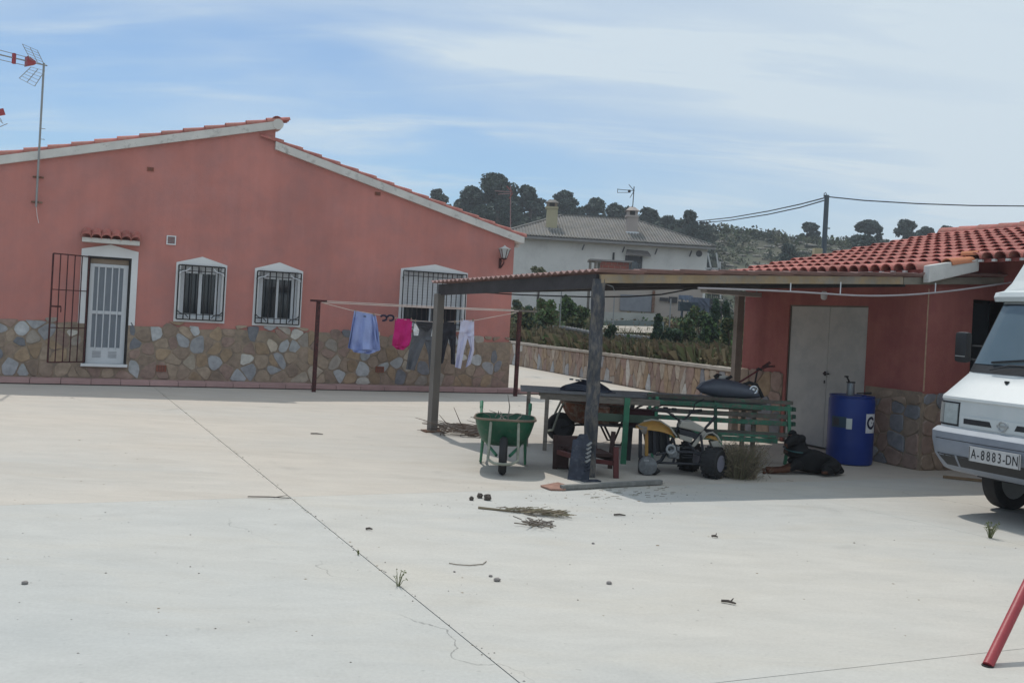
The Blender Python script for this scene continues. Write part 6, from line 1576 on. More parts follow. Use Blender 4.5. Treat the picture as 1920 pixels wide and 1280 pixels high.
# ------------------------------------------------------------------ far white house
def far_house():
    Y = 66.0; k = F/Y
    X = lambda px: (px-960)/F*Y
    def z(px, py): return PY(px, py, Y).z
    x0, x1 = X(944), X(1322); ze = z(1150, 452); zr = 1.65+(604-409)*(Y+4.2)/F; yb = 74.5
    gz = 1.7; a5 = math.radians(4)
    R = Matrix.Translation((X(1150), Y, 0)) @ Matrix.Rotation(a5, 4, 'Z') @ Matrix.Translation((-X(1150), -Y, 0))
    t = thing('house', 'far white two storey house with grey hipped roof on the slope', 'house', (X(1150), Y, gz))
    mw = mat('far_white_wall', (.72, .69, .655), rough=.9, var=.08, scale=.5, bump=.2, bscale=4, col2=(.62, .59, .56), c2lo=.5, c2hi=.7)
    wx0, wx1, wz0, wz1 = X(1166), X(1199), z(1180, 516), z(1180, 479)
    mb = MB(R)
    for a, b, c, d in ((x0, wx0, gz-1, ze), (wx1, x1, gz-1, ze), (wx0, wx1, gz-1, wz0), (wx0, wx1, wz1, ze)):
        mb.face([(a, Y, c), (b, Y, c), (b, Y, d), (a, Y, d)])
    for p in ([(wx0, Y, wz0), (wx0, Y, wz1), (wx0, Y+.4, wz1), (wx0, Y+.4, wz0)], [(wx1, Y, wz0), (wx1, Y, wz1), (wx1, Y+.4, wz1), (wx1, Y+.4, wz0)], [(wx0, Y, wz1), (wx1, Y, wz1), (wx1, Y+.4, wz1), (wx0, Y+.4, wz1)]): mb.face(p)
    mb.face([(x0, Y, gz-1), (x0, yb, gz-1), (x0, yb, ze), (x0, Y, ze)]); mb.face([(x1, Y, gz-1), (x1, yb, gz-1), (x1, yb, ze), (x1, Y, ze)]); mb.face([(x0, yb, gz-1), (x1, yb, gz-1), (x1, yb, ze), (x0, yb, ze)])
    mb.build('wall', mw, t, recalc=False)
    # roof
    o = .75; ax, bx = x0-o, x1+.35; ay, by = Y-o, yb+o; my = (ay+by)/2; rx0, rx1 = X(1042)+.5, X(1230)-1.0
    me_ = ze-.02
    mroof = mat('grey_roof_tiles', (.17, .165, .16), rough=.9, var=.2, scale=1.2, bump=.3, bscale=6, col2=(.21, .19, .165))
    C = [(ax, ay, me_), (bx, ay, me_), (bx, by, me_), (ax, by, me_)]; Rr = [(rx0, my, zr), (rx1, my, zr)]
    mb = MB(R); mb.add(C+Rr, [(0, 1, 5, 4), (1, 2, 5), (2, 3, 4, 5), (3, 0, 4), (0, 3, 2, 1)]); mb.build('roof', mroof, t)
    # ribs of the front slope and the right hip
    mb = MB(R); n = 72
    for i in range(n):
        x = ax+.15+(bx-ax-.3)*i/(n-1)
        f = min(1, (x-ax)/(rx0-ax)) if x < rx0 else (1 if x < rx1 else (bx-x)/(bx-rx1))
        a = V((x, ay-.02, me_+.04)); b = V((x, ay+(my-ay)*f, me_+(zr-me_)*f+.04)); 
        if f > .04: mb.beam(a, b, .11, .05)
    mb.build('tile_rib', mroof, t, recalc=False)['kind'] = 'stuff'
    mb = MB(R)
    for a, b in (((ax, ay, me_), (rx0, my, zr)), ((rx0, my, zr), (rx1, my, zr)), ((rx1, my, zr), (bx, ay, me_))): mb.beam(V(a)+V((0, 0, .05)), V(b)+V((0, 0, .05)), .22, .10)
    mb.build('ridge', mroof, t)
    mb = MB(R); mb.box(((ax+bx)/2, ay+.08, me_-.13), (bx-ax, .12, .16)); mb.box(((ax+bx)/2, ay+.42, me_-.10), (bx-ax-.1, .6, .06)); mb.build('eave', mat('grey_fascia', (.25, .235, .23)), t)
    # window
    w = MB(R); w.box(((wx0+wx1)/2, Y+.3, (wz0+wz1)/2), (wx1-wx0, .06, wz1-wz0)); wo = w.build('window', mat('grey_shutter', (.15, .15, .16)), t)
    w = MB(R); w.box((X(1192), Y+.24, z(1190, 503)), (.45, .03, .9)); w.build('pane', M_glass, wo)
    for i in range(9):
        x = wx0+.06+(wx1-wx0-.12)*i/8; w = MB(R); w.box((x, Y-.06, (wz0+wz1)/2), (.045, .045, wz1-wz0)); w.build('bar', mat('grey_iron', (.10, .10, .11)), wo)
    w = MB(R); w.prism([(X(1164), Y-.5, z(1180, 478)), (X(1212), Y-.5, z(1180, 480)), (X(1208), Y-.01, z(1180, 471)), (X(1168), Y-.01, z(1180, 470))], (0, 0, .09)); w.build('window_canopy', mat('grey_canopy', (.19, .17, .16)), t)
    w = MB(R); w.box((X(1143.5), Y-.03, z(1143, 480)), (.13, .1, .5)); w.build('flue', M_iron, t)
    w = MB(R); w.lathe((X(1306), Y-.02, z(1306, 474.5)), [(.22, -.02), (.22, .02)], 18, axis='Y'); w.build('round_vent', mat('grey_iron', (.10, .10, .11)), t)
    for px in (1084, 1160, 1222, 1288):
        w = MB(R); w.beam((X(px)+.12, Y-.05, ze-.35), (X(px)-.02, Y-.12, ze-.75), .06, .06); w.build('floodlight_arm', mat('grey_iron', (.10, .10, .11)), t)
    # chimneys
    for i, (px0, px1, pt, pm, pb, m) in enumerate(((1022, 1047, 374, 392, 431, mat('cream_render', (.42, .37, .24), var=.1, scale=1)), (1172, 1197, 388, 408, 437, mat('pink_grey_render', (.40, .34, .31), var=.1, scale=1)))):
        yy = Y+1.1+.4*i; kk = yy/F; cx = (px0+px1)/2; c = lambda py: PY(cx, py, yy)
        w = (px1-px0)*kk
        q = MB(); a, b = c(pb), c(pm); q.box(((a.x+b.x)/2, yy, (a.z+b.z)/2-.2), (w*.82, w*.82, b.z-a.z+.4)); ch = q.build('chimney', m, t)
        q = MB(); q.box((b.x, yy, b.z+.06), (w*.95, w*.95, .14)); q.build('chimney_band', m, ch)
        tp = c(pt); h = tp.z-b.z
        q = MB()
        for sx in (-1, 1):
            for sy in (-1, 1): q.box((b.x+sx*w*.3, yy+sy*w*.3, b.z+.12+h*.28), (w*.2, w*.2, h*.5))
        q.build('chimney_pier', m if i else M_mortar, ch)
        q = MB(); q.box((b.x, yy, b.z+.1+h*.26), (w*.5, w*.5, h*.4)); q.build('chimney_throat', M_dirt, ch)
        q = MB(); q.add([(b.x-w*.52, yy-w*.52, b.z+h*.60), (b.x+w*.52, yy-w*.52, b.z+h*.60), (b.x+w*.52, yy+w*.52, b.z+h*.60), (b.x-w*.52, yy+w*.52, b.z+h*.60), (b.x-w*.2, yy, b.z+h), (b.x+w*.2, yy, b.z+h)], [(0, 1, 5, 4), (1, 2, 5), (2, 3, 4, 5), (3, 0, 4), (0, 3, 2, 1)]); q.build('chimney_cap', mroof if i == 0 else mat('pink_grey_render', (.40, .34, .31)), ch)
        q = MB(); q.box((a.x, yy-.05, a.z-.02), (w*.98, w*.9, .16)); q.build('flashing', M_white, ch)
    # small aerial on the right chimney
    yy = 67.6; P = lambda px, py: PY(px, py, yy)
    at = thing('tv_aerial', 'small aerial on the right chimney of the far white house', 'aerial', P(1187, 388))
    q = MB(); q.tube([P(1186, 392), P(1189, 350)], .035, 6); q.build('mast', M_iron, at)
    q = MB(); q.beam(P(1158, 355), P(1190, 358), .04, .04); q.beam(P(1158, 361), P(1182, 361), .035, .035); q.beam(P(1158, 354), P(1158, 362), .035, .035); q.box(P(1180, 358.5), (.18, .1, .18)); q.build('boom', M_iron, at)
    q = MB(); q.beam(P(1179, 346), P(1189, 358), .04, .04); q.beam(P(1181, 371), P(1189, 358), .04, .04); q.build('reflector', M_iron, at)
    # red brick annex and frame in front
    P = lambda px, py, Y_: PY(px, py, Y_)
    b = thing('brick_shed', 'small red brick structure standing before the far white house', 'brick shed', (P(1150, 600, 60).x, 60, 1.6))
    a0, a1 = P(1125, 492, 60), P(1180, 492, 60); zt = P(1150, 491, 60).z; mbk = mat('red_hollow_brick', (.30, .085, .055), rough=.9, var=.2, scale=2)
    zb = 1.6; q = MB(); q.box(((a0.x+a1.x)/2, 61, (zt+zb)/2), (a1.x-a0.x-.02, 1.96, zt-zb)); q.build('core', M_mortar, b)
    rows_ = 9; ht = (zt-3.6)/rows_
    for r in range(rows_):
        nb = 5; w = (a1.x-a0.x)/nb
        for i in range(nb+1):
            s0 = a0.x+w*(i-(.5 if r % 2 else 0)); s1 = s0+w; s0 = max(s0, a0.x); s1 = min(s1, a1.x)
            if s1-s0 < .05: continue
            q = MB(); q.box(((s0+s1)/2, 60.0, zt-ht*(r+.5)), (s1-s0-.03, .08, ht-.03)); q.build('brick', mbk, b)
    q = MB(); q.box(((a0.x+a1.x)/2-.2, 60.9, zt+.06), (a1.x-a0.x+.9, 2.3, .10)); q.build('roof_slab', mat('grey_fascia', (.25, .235, .23)), b)
    q = MB()
    for px in (1107, 1117): q.beam(P(px, 490, 60), (P(px, 490, 60).x, 60, 1.5), .16, .16)
    q.beam(P(1103, 488, 60), P(1127, 491, 60), .3, .12); q.build('porch_frame', M_wood_grey, b)
    q = MB(); q.box(P(1189, 505, 59.5), (.35, .2, .9)); q.build('dark_door', M_glass, b)
    # railing and steel frame at the right of the house
    f = thing('scaffold_frame', 'white tubular frame and railing at the right end of the far white house', 'frame', (P(1340, 600, 62).x, 62, 1.8))
    mwh = mat('white_tube', (.50, .50, .50), bump=0)
    for k_, (a, b_) in enumerate((((1318, 508), (1366, 510)), ((1327, 474), (1337, 520)), ((1343, 474), (1350, 518)), ((1350, 490), (1351, 560)), ((1212, 509), (1330, 511)), ((1322, 503), (1350, 504)))):
        q = MB(); q.beam(P(*a, 62), P(*b_, 62), .09, .09); q.build('tube', mwh if k_ != 4 else mat('grey_iron', (.10, .10, .11)), f)
    q = MB(); 
    for i in range(5): q.beam(P(1332+i*4, 512, 62), P(1332+i*4, 560, 62), .04, .04)
    q.build('baluster', M_iron, f)
    # ground floor things seen under the carport roof
    g = thing('garage_annex', 'low beige annex with a grey panel door below the far white house', 'annex', (P(1230, 600, 57).x, 57, 1.7))
    mbg = mat('beige_render', (.44, .37, .32), rough=.9, var=.12, scale=.6); q = MB(); a, b_ = P(1122, 540, 57), P(1318, 540, 57)
    q.box(((a.x+b_.x)/2, 58, 2.3), (b_.x-a.x, 2, 3.7)); q.build('wall', mbg, g)
    q = MB(); a, b_ = P(1163, 560, 56.95), P(1222, 560, 56.95); q.box(((a.x+b_.x)/2, 56.95, (P(1190, 553, 57).z+P(1190, 583, 57).z)/2), (b_.x-a.x, .08, 30/F*57+.0)); q.build('panel_door', mat('grey_panel', (.24, .245, .27)), g)
    for (x_, y_, w_, h_, m_) in ((1225, 565, .16, 1.3, M_rust), (1262, 562, .5, .35, M_wood_dark), (1245, 561, .5, .2, M_wood_dark)):
        q = MB(); q.box(P(x_, y_, 56.9), (w_, .1, h_)); q.build('fitting', m_, g)
    q = MB(); q.box(((a.x+P(1318, 500, 57).x)/2, 56.7, P(1240, 596, 56.7).z-.25), (8.5, .5, .35)); q.build('plinth', mat('pale_stone', (.38, .36, .33)), g)
    # heap of junk beside it
    j = [(1290, 575, 1.0, .5, (.03, .05, .065), 'dark green tarpaulin heap'), (1312, 572, .9, .8, (.10, .12, .17), 'blue grey metal cabinet'), (1300, 590, .45, .5, (.35, .38, .42), 'small white appliance'), (1330, 565, .8, .3, (.05, .05, .055), 'dark rusty scrap'), (1345, 580, .8, .4, (.06, .06, .07), 'dark metal scrap'), (1286, 558, .7, .25, (.16, .2, .27), 'pale blue sheet')]
    for i, (px, py, w_, h_, c_, nm_) in enumerate(j):
        p = P(px, py, 53+i*.4); q = MB()
        q.box(p-V((0, 0, .0)), (w_, .6, h_), .2*i); q.beam((p.x-w_*.3, p.y, p.z-h_/2), (p.x-w_*.3, p.y, 1.5), .08, .08); q.beam((p.x+w_*.3, p.y, p.z-h_/2), (p.x+w_*.3, p.y, 1.5), .08, .08)
        for s in range(3): q.beam(p+V((-w_*.6+.3*s, -.3, h_*.5)), p+V((w_*.3*s, -.35, h_*.3-.3)), .06, .06)
        o_ = q.build('scrap', mat('scrap_%d' % i, c_, rough=.7, var=.2), None, loc=p); tag(o_, nm_+' in the junk heap below the far white house', 'scrap')
far_house()
def back_items():
    # low garden structures beyond the boundary wall
    mp = mat('pale_block_wall', (.42, .41, .38), rough=.9, var=.12, scale=1); 
    def lowwall(K, Y0s, h, name, lab, m, w=.25, cat='wall'):
        pts = [PY(px, py, Y) for (px, py), Y in zip(K, Y0s)]
        t = thing(name, lab, cat, pts[0])
        for a, b in zip(pts, pts[1:]):
            d = (b-a); q = MB(); a2 = V((a.x, a.y, a.z-h)); b2 = V((b.x, b.y, b.z-h)); s = V((d.y, -d.x, 0)).normalized()*w/2
            q.add([a-s, a+s, b+s, b-s, a2-s-V((0, 0, .5)), a2+s-V((0, 0, .5)), b2+s-V((0, 0, .5)), b2-s-V((0, 0, .5))], [(0, 1, 2, 3), (0, 4, 5, 1), (1, 5, 6, 2), (2, 6, 7, 3), (3, 7, 4, 0)]); q.build('wall_section', m, t)
        return t
    lowwall([(1118, 584), (1175, 586), (1235, 588)], [48, 48, 48], .5, 'block_wall', 'pale low block wall beyond the garden, below the annex', mp)
    lowwall([(1128, 601), (1180, 600), (1240, 603)], [43, 43, 43], .35, 'water_tank', 'grey green flat basin wall beyond the garden shrubs', mat('greenish_concrete', (.20, .23, .22), rough=.9, var=.15, scale=1), 1.6, 'basin')
    # path-like pale band
    q = MB(); q.face([PY(1120, 622, 37), PY(1235, 624, 37), PY(1240, 612, 41), PY(1125, 610, 41)]); o = q.build('path', mat('pale_gravel_path', (.36, .32, .27), rough=.95, var=.15, scale=2), None, recalc=False); tag(o, kind='structure')
    # upright stone fence
    t = thing('stone_fence', 'low fence of small upright grey stones in the overgrown garden', 'stone fence', PY(1060, 625, 33))
    K = [(1034, 611, 35), (1060, 611, 34), (1090, 616, 33.2), (1120, 623, 32.5), (1160, 625, 32), (1200, 628, 31.6), (1246, 634, 31)]
    mst = mat('grey_fence_stone', (.26, .255, .25), rough=.9, var=.2, scale=3, rand=.25)
    n = 34
    for i in range(n):
        s = i/(n-1)*(len(K)-1); j = min(int(s), len(K)-2); f = s-j
        px, py, Y = [K[j][q_]*(1-f)+K[j+1][q_]*f for q_ in range(3)]; p = PY(px, py, Y); h = random.uniform(.38, .5)
        q = MB(); q.add([V((p.x-.07, p.y-.05, p.z-h)), V((p.x+.07, p.y-.05, p.z-h)), V((p.x+.07, p.y+.05, p.z-h)), V((p.x-.07, p.y+.05, p.z-h)), V((p.x-.05, p.y-.03, p.z)), V((p.x+.045, p.y-.03, p.z-.02)), V((p.x+.045, p.y+.03, p.z)), V((p.x-.05, p.y+.03, p.z))], [(0, 1, 5, 4), (1, 2, 6, 5), (2, 3, 7, 6), (3, 0, 4, 7), (4, 5, 6, 7), (0, 3, 2, 1)]); q.build('stone', mst, t)
    q = MB(); pts = [PY(a, b+3, c) for a, b, c in K]
    for a, b in zip(pts, pts[1:]): q.beam(a, b, .14, .07)
    q.build('top_rail', mst, t)
    # fence posts with wire
    ps = []
    for i, (px, pt, pb, Y) in enumerate(((1152, 556, 640, 34), (1258, 560, 640, 33), (1053, 545, 620, 36))):
        a = PY(px, pt, Y); b = V((a.x, a.y, .5)); q = MB(); q.tube([a, b], .025, 6); o = q.build('fence_post', M_steel, None, loc=b); ps.append(a)
        tag(o, ['thin grey fence post in the garden just right of the front carport post', 'thin grey fence post in the garden before the junk heap', 'thin grey fence post in the garden beside the green bush'][i], 'fence post', 'garden fence posts')
    # utility pole with its cables
    Yp = 42; top = PY(1550.5, 366, Yp); 
    t = thing('utility_pole', 'slim grey utility pole rising behind the tiled shed roof', 'utility pole', (top.x-.1, Yp, 1.2))
    q = MB(); bot = V((PY(1545, 470, Yp).x, Yp, 1.0)); q.tube([bot, top], [.13, .10], 10); q.build('pole', mat('blue_grey_pole', (.10, .12, .14), rough=.8, var=.1), t, smooth=True)
    q = MB(); q.tube([top+V((0, 0, -.05)), top+V((-.06, 0, .12)), top+V((-.12, 0, .08)), top+V((-.13, 0, -.08))], .018, 6); q.box(top+V((-.02, 0, -.05)), (.22, .1, .06)); q.build('bracket', M_iron, t)
    q = MB(); q.box(PY(1552, 428, Yp), (.18, .1, .05)); q.build('band', M_steel, t)
    mc = mat('cable_black', (.035, .04, .05), rough=.8, bump=0)
    for lab, K in (('upper cable running left from the utility pole toward the pines', [(1550, 370, 42), (1500, 383, 46), (1440, 396, 51), (1370, 408, 57), (1305, 415, 64)]),
                   ('lower cable running left from the utility pole toward the pines', [(1548, 375, 42), (1500, 389, 46), (1440, 402, 51), (1370, 413, 57), (1305, 419, 64)]),
                   ('cable running right from the utility pole across the sky', [(1552, 369, 42), (1620, 376, 42), (1720, 382, 42), (1820, 385.5, 42), (1925, 386.5, 42)])):
        q = MB(); q.tube([PY(*k_) for k_ in K], .026 if 'right' in lab else .03, 5); o = q.build('overhead_cable', mc, None, loc=PY(*K[0])); tag(o, lab, 'cable', 'overhead cables')
    # masonry chimney behind the shed roof
    Yc = 24; p = PY(1533, 466, Yc); t = thing('outbuilding', 'little beige outbuilding, only its square chimney shows above the tiled shed roof', 'outbuilding', (p.x, Yc, .6))
    q = MB(); q.box((p.x, Yc, p.z-.55), (.20, .20, 1.1)); q.build('chimney', mat('cream_render', (.42, .37, .24)), t, bevel=.01)
    q = MB(); q.box((p.x+.13, Yc+.02, p.z-.42), (.05, .16, .5)); q.build('flue_pipe', M_iron, t)
    q = MB(); q.box((p.x+.6, Yc+.9, 1.7), (2.4, 2.0, 2.3)); q.build('wall', mbg_(), t)
    q = MB(); q.box((p.x+.6, Yc+.9, 2.9), (2.7, 2.3, .1)); q.build('roof', M_tile, t)
    # distant red aerial, in front of the big pine
    Ya = 30; t = thing('tv_aerial', 'reddish aerial standing out before the big dark pine', 'aerial', PY(957, 415, Ya))
    q = MB(); q.tube([PY(957, 432, Ya), PY(957.5, 348, Ya)], .018, 6); q.build('mast', mat('pale_pink_pole', (.34, .24, .24)), t)
    q = MB(); q.beam(PY(928, 358, Ya), PY(958, 360, Ya), .03, .02); q.beam(PY(934, 364, Ya), PY(958, 363, Ya), .02, .02); q.build('boom', mat('pale_pink_pole', (.34, .24, .24)), t)
    q = MB(); q.beam(PY(950, 349, Ya), PY(960, 360, Ya), .05, .03); q.beam(PY(955, 372, Ya), PY(961, 362, Ya), .05, .03); q.build('reflector', mat('pinkish_plastic', (.30, .13, .12)), t)
def mbg_(): return mat('beige_render', (.36, .30, .26))
back_items()

# ------------------------------------------------------------------ trees, shrubs, grass
MP = [mat('pine_dark', (.040, .064, .052), rough=.9, bump=0, var=.2), mat('pine_mid', (.055, .080, .062), rough=.9, bump=0, var=.2), mat('pine_grey', (.078, .10, .082), rough=.9, bump=0, var=.2)]
M_bark = mat('pine_bark', (.09, .065, .05), rough=.95, var=.3, scale=3)
def pine(px, yt, yb, wpx, Y, lab, dens=1.0, grp='pines on the ridge'):
    gx = (px-960)/F*Y; g = tz(gx, Y); top = PY(px, yt, Y); low = PY(px, yb+9, Y); w = wpx*1.08/F*Y
    base = V((low.x, Y, min(g, low.z-.3)))
    t = thing('pine_tree', lab, 'pine tree', base, grp)
    mb = MB(); h = top.z-base.z; lean = random.uniform(-.03, .03)*h
    mb.tube([base-V((0, 0, .5)), base+V((lean*.5, 0, h*.45)), V((top.x, Y, top.z-h*.15))], [.05*w+.06, .035*w+.05, .04], 7)
    ch = top.z-low.z; lobes = []
    for i in range(max(9, int(17*dens))):
        f = random.random()**.8; a = random.uniform(0, 6.28); prof = (.62+.38*math.sin(math.pi*(.15+f*.75)))*(1-.35*max(0, f-.7)/.3)
        r = w*.5*prof*random.uniform(.35, .85); c = V((top.x+lean*(1-f)*0+math.cos(a)*r*.8, Y+math.sin(a)*r*.8, low.z+ch*(.12+.74*f))); lobes.append((c, w*random.uniform(.17, .27)))
    lobes.append((V((top.x, Y, top.z-ch*.16)), w*.2))
    for s in (-1, 1): lobes.append((V((top.x+s*w*.36, Y, low.z+ch*random.uniform(.25, .55))), w*.15))
    for c, r in lobes[::2]:
        a = V((base.x+lean*.4, Y, min(c.z-.2, base.z+h*random.uniform(.3, .6)))); mb.tube([a, a.lerp(c, .6)+V((0, 0, -.1)), c], [.07, .05, .025], 5)
    mb.build('trunk', M_bark, t)
    mb = MB(); ls = max(.18, Y*.0026)
    for c, r in lobes: leaf_cloud(mb, c, (r, r, r*.72), int(max(50, 34*(r/ls)**2*1.0)*dens), ls*1.05, 3, shell=.3)
    mb.build('crown', MP, t, recalc=False)
for i, a in enumerate([(822, 352, 384, 36, 128, 'small round pine alone at the left, just above the red roof edge'), (884, 346, 410, 62, 118, 'wide dark pine overlapping the left side of the tallest one'), (934, 321, 408, 78, 114, 'tallest and darkest pine with a domed top left of the far house'),
    (862, 370, 402, 24, 122, 'thin ragged pine at the left flank of the dark pine group'), (992, 346, 412, 52, 120, 'loose open pine just left of the cream chimney'), (1060, 353, 410, 46, 124, 'rounded pine just right of the cream chimney'), (1014, 368, 412, 34, 122, 'low pine half hidden by the cream chimney'),
    (1114, 370, 414, 50, 126, 'broad low pine between the two chimneys'), (1155, 378, 416, 36, 126, 'narrower low pine just left of the pink chimney'), (1218, 390, 432, 44, 120, 'pine just right of the pink chimney'), (1254, 402, 440, 34, 120, 'small dim pine second right of the pink chimney'),
    (1291, 391, 440, 40, 112, 'lone pine at the right of the row beside the cable ends'), (1520, 416, 446, 38, 130, 'single bushy pine just left of the utility pole'), (1628, 413, 452, 54, 126, 'large round pine on the right ridge above the tiled roof'), (1622, 440, 470, 40, 105, 'dark pine lower on the slope beneath the large round one'),
    (1700, 410, 446, 42, 128, 'umbrella shaped pine on the right ridge'), (1735, 424, 448, 30, 130, 'low pine beside the umbrella shaped one'), (1778, 424, 448, 34, 128, 'flat topped pine above the ridge tiles'), (1838, 424, 446, 44, 130, 'pale spreading pine above the ridge tiles'), (1900, 420, 444, 40, 126, 'dark pine at the far right edge above the ridge'),
    (1480, 455, 490, 34, 100, 'round dark tree on the open hillside left of the utility pole'), (1180, 385, 414, 30, 130, 'faint pine behind the pink chimney'), (958, 380, 418, 44, 108, 'dark pine filling the foot of the tallest one'), (905, 385, 418, 50, 108, 'dark pine at the foot of the group, nearest the red roof'), (1085, 388, 416, 34, 118, 'low dark pine peeping over the grey ridge'),(1320, 428, 455, 30, 112, 'little bush like pine at the right hip of the grey roof')]):
    pine(*a[:5], a[5])
def hill_scrub():
    mats = [mat('scrub_green', (.066, .090, .038), rough=.95, bump=0, var=.2), mat('scrub_dark', (.045, .060, .042), rough=.95, bump=0, var=.2), mat('scrub_olive', (.09, .092, .045), rough=.95, bump=0, var=.2), mat('scrub_grey', (.10, .10, .08), rough=.95, bump=0, var=.2)]
    mb = MB()
    for i in range(3600):
        Y = random.uniform(72, 150); r = random.uniform(-.11, .60)
        x = r*Y
        if Y < 76 and x < 15: continue
        z = tz(x, Y); s = random.uniform(.35, 1.1)*(1.4 if random.random() < .12 else 1)
        if random.random() < .25 and Y > 125: s *= 1.5
        if i > 3150: Y = random.uniform(104, 132); x = random.uniform(-.075, .20)*Y; z = tz(x, Y); s = random.uniform(1.2, 2.6)
        mi = random.choices(range(4), weights=[5, 4, 3, 1])[0] if i <= 3150 else 1; k = len(mb.f)
        c = V((x, Y, z+s*.35)); n = int(16*s+6)
        leaf_cloud(mb, c, (s*.9, s*.9, s*.6), int(n*1.5), .30*max(.6, s), 1, shell=.3)
        for j in range(k, len(mb.f)): mb.m[j] = mi
    o = mb.build('hillside_scrub', mats, None, recalc=False, loc=(20, 100, 8)); tag(o, 'low green scrub covering the hillside behind the houses', 'scrub', kind='stuff')
    mb = MB(); m = mat('pale_rock', (.24, .22, .19), rough=.95, var=.2, scale=1)
    for i in range(260):
        Y = random.uniform(80, 125); x = random.uniform(.18, .36)*Y; z = tz(x, Y); s = random.uniform(.15, .6); mb.ell((x, Y, z+s*.1), (s*1.6, s, s*.4), 7, 5, jit=.2)
    o = mb.build('hillside_rocks', m, None, recalc=False, loc=(25, 100, 8)); tag(o, 'pale bare rocks showing between the scrub on the hillside', 'rocks', kind='stuff')
hill_scrub()
MG = [mat('leaf_green', (.085, .15, .045), rough=.85, bump=0, var=.2), mat('leaf_dark', (.045, .085, .035), rough=.85, bump=0, var=.2), mat('leaf_dry', (.20, .15, .07), rough=.9, bump=0, var=.2), mat('leaf_brown', (.15, .095, .05), rough=.9, bump=0, var=.2), mat('leaf_olive', (.12, .125, .05), rough=.9, bump=0, var=.2), mat('conifer_blue', (.035, .07, .045), rough=.9, bump=0, var=.2)]
def shrub(px, yt, yb, wpx, Y, lab, mi, name='shrub', cat='shrub', leaf=.10, n=1200, shape=1.0, grp=None):
    top = PY(px, yt, Y); low = PY(px, yb, Y); w = wpx/F*Y; g = min(low.z, tz(low.x, Y)); b = V((low.x, Y, g)); t = thing(name, lab, cat, b, grp)
    mb = MB(); h = top.z-b.z
    for k in range(4): e = V((b.x+random.uniform(-.3, .3)*w, Y+random.uniform(-.2, .2)*w, b.z+h*random.uniform(.5, .8))); mb.tube([b-V((0, 0, .1)), b.lerp(e, .5)+V((random.uniform(-.05, .05), 0, 0)), e], [.035, .025, .012], 5)
    mb.build('stem', M_bark, t)
    mb = MB(); cz = (top.z+low.z)/2; H = (top.z-low.z)/2; nl = 9 if shape >= 1 else 6
    for i in range(nl):
        f = random.uniform(-.75, .7); ww = w*.5*(1-abs(f)**2*.6)*(1 if shape >= 1 else (1-.5*max(0, f)))
        c = V((top.x+random.uniform(-.6, .6)*ww, Y+random.uniform(-.5, .5)*ww, cz+f*H)); r = w*.5*random.uniform(.35, .55) if shape >= 1 else w*.42
        k = len(mb.f); leaf_cloud(mb, c, (r, r, min(r*1.1, H*.5) if shape >= 1 else H*.38), n//nl, leaf, 1, shell=.25)
        for j in range(k, len(mb.f)): mb.m[j] = random.choice(mi)
    mb.build('foliage', MG, t, recalc=False)
for a in [(1022, 560, 612, 52, 36, 'leafy yellow green bush left of the front carport post', [0, 0, 4]), (1062, 556, 612, 44, 38, 'mid green bush touching the front carport post from behind', [0, 1]), (988, 572, 640, 44, 34, 'dark bush behind the right washing line post', [1, 4, 5]),
          (1092, 566, 614, 30, 37, 'small green bush seen right beside the weathered post', [0, 1, 4]), (968, 560, 600, 30, 50, 'grey olive tree at the corner of the red house', [4, 5]), (1290, 596, 650, 56, 33, 'wide green bush in front of the junk heap', [0, 1, 4]),
          (1330, 590, 648, 46, 32, 'tall loose green shrub left of the back carport post', [1, 0, 5]), (1145, 604, 652, 26, 31, 'dark narrow shrub immediately right of the front post', [5, 1]), (1262, 610, 656, 40, 30.5, 'dark bush between the cypress and the wide green bush', [1, 5]),
          (1366, 585, 660, 30, 28, 'shrub peeping out beside the shed corner', [1, 4]), (1000, 590, 632, 60, 34, 'broad low dark bush at the foot of the yellow green bush', [1, 5, 4]), (1078, 596, 626, 50, 35, 'low olive bush between the yellow green and the mid green bushes', [4, 1]), (1310, 575, 620, 44, 36, 'tall mixed bush directly below the junk heap', [0, 1, 4]), (1035, 632, 655, 52, 31.5, 'low yellowish shrub on top of the boundary wall', [4, 0, 2]), (1010, 498, 524, 30, 58, 'pale bush before the wall of the far white house', [4, 4])]:
    shrub(*a[:7], leaf=.12, n=1500)
for a in [(1236, 586, 655, 15, 31, 'slim dark cypress in front of the junk heap'), (1342, 560, 640, 15, 33, 'slim tall cypress left of the back carport post'), (1362, 566, 640, 15, 35, 'slim cypress nearest the back carport post'), (1228, 606, 650, 12, 30, 'short cypress close beside the slim dark one')]:
    shrub(*a, [5, 5, 1], name='cypress', cat='cypress', leaf=.10, n=2200, shape=.5, grp='young cypresses in the garden')
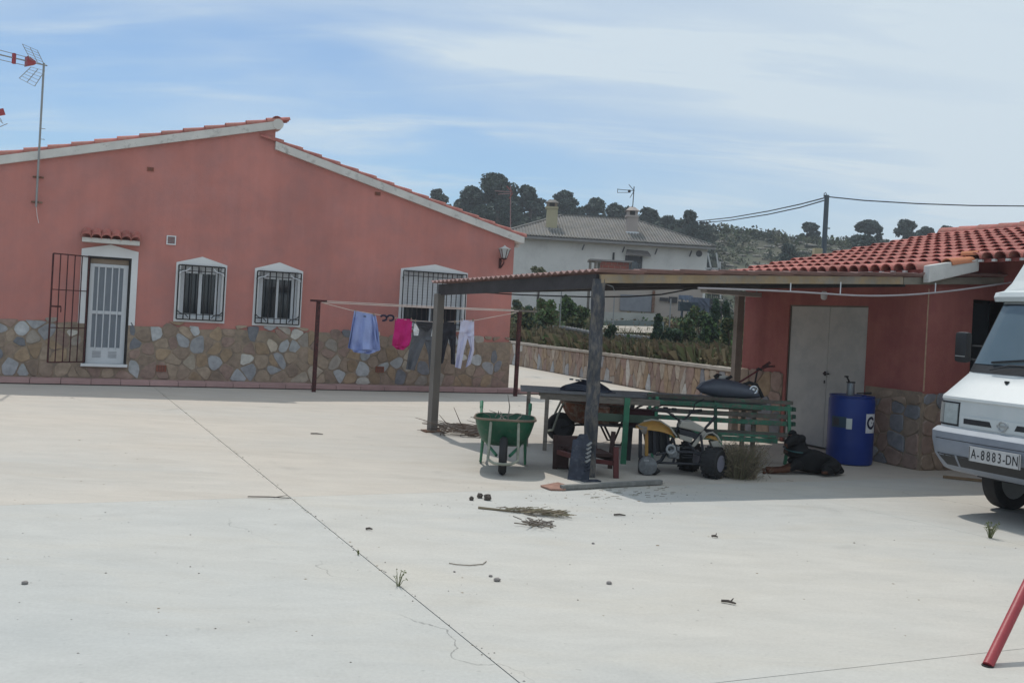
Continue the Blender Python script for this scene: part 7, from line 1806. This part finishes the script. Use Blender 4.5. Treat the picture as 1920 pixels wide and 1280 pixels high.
def grass():
    mats = [mat('grass_straw', (.20, .165, .095), rough=.95, bump=0), mat('grass_olive', (.105, .12, .055), rough=.95, bump=0), mat('grass_brown', (.14, .105, .065), rough=.95, bump=0)]
    mb = MB()
    for i in range(26000):
        s = random.random(); d = .35+random.random()**1.4*7; t = random.uniform(.5, 21)
        p = W1+dw*t+nw*d; z = tz(p.x, p.y); h = random.uniform(.06, .40)*(1+.45*math.sin(t*1.3)+.4*math.sin(t*3.1+d*2)); a = random.uniform(0, 6.28)
        l = V((math.cos(a), math.sin(a), 0))*random.uniform(.04, .20); w = V((-math.sin(a), math.cos(a), 0))*.005
        b = V((p.x, p.y, z-.03)); mi = 0 if (math.sin(t*.9+1)+random.uniform(-1, 1)) > .75 else random.choice((1, 1, 1, 2))
        mb.add([b-w, b+w, b+l*.5+V((0, 0, h*.7))+w*.7, b+l+V((0, 0, h)), b+l*.5+V((0, 0, h*.7))-w*.7], [(0, 1, 2, 3, 4)], mi)
    for i in range(420):
        t = random.uniform(.3, 20); d = .25+random.random()**1.5*5; p = W1+dw*t+nw*d; s = random.uniform(.10, .34); k = len(mb.f)
        leaf_cloud(mb, (p.x, p.y, tz(p.x, p.y)+s*.7), (s*1.3, s*1.3, s), int(60+260*s), .055, 1, shell=.2); mi = random.choice((0, 1, 1, 1, 2))
        for j in range(k, len(mb.f)): mb.m[j] = mi
    # longer dry sprays arching over the coping
    for i in range(2600):
        t = random.gauss(4.5, 2.6) if i % 3 else random.uniform(1, 14); d = random.uniform(.15, 1.6)
        if t < .3: continue
        p = W1+dw*t+nw*d; z = tz(p.x, p.y); h = random.uniform(.3, .72); a = random.uniform(0, 6.28); l = V((math.cos(a), math.sin(a), 0))*random.uniform(.1, .4); w = V((-math.sin(a), math.cos(a), 0))*.012
        b = V((p.x, p.y, z)); mb.add([b-w, b+w, b+l*.45+V((0, 0, h*.8))+w, b+l+V((0, 0, h*random.uniform(.7, 1))), b+l*.45+V((0, 0, h*.8))-w], [(0, 1, 2, 3, 4)], random.choice((0, 0, 2, 1)))
    o = mb.build('dry_grass', mats, None, recalc=False, loc=W1); tag(o, 'dry straw and olive grass growing behind the boundary wall', 'grass', kind='stuff')
    mb = MB()
    for i in range(2600):
        Y = random.uniform(24, 60); x = random.uniform(-.02, .45)*Y
        if ((V((x, Y, 0))-W0).dot(nw)) < 1.2: continue
        z = tz(x, Y); s = random.uniform(.15, .5); k = len(mb.f); leaf_cloud(mb, (x, Y, z+s*.4), (s, s, s*.7), 22, .13, 1, shell=.3); mi = random.choice((0, 1, 2, 3, 4, 4, 1))
        for j in range(k, len(mb.f)): mb.m[j] = mi
    o = mb.build('garden_undergrowth', MG, None, recalc=False, loc=(8, 35, 1)); tag(o, 'tangled low undergrowth filling the garden beyond the wall', 'undergrowth', kind='stuff')
grass()
# ------------------------------------------------------------------ thin distance haze
def haze():
    mb = MB(); mb.box((0, 190, 14.5), (900, 800, 33)); m = bpy.data.materials.new('thin_haze'); m.use_nodes = True; nt = m.node_tree; nt.nodes.clear()
    o = nt.nodes.new('ShaderNodeOutputMaterial'); v = nt.nodes.new('ShaderNodeVolumePrincipled'); v.inputs['Density'].default_value = .0010; v.inputs['Color'].default_value = (.86, .92, 1, 1); v.inputs['Anisotropy'].default_value = .2
    nt.links.new(v.outputs[0], o.inputs['Volume']); tag(mb.build('haze', m, None), kind='stuff')
haze()
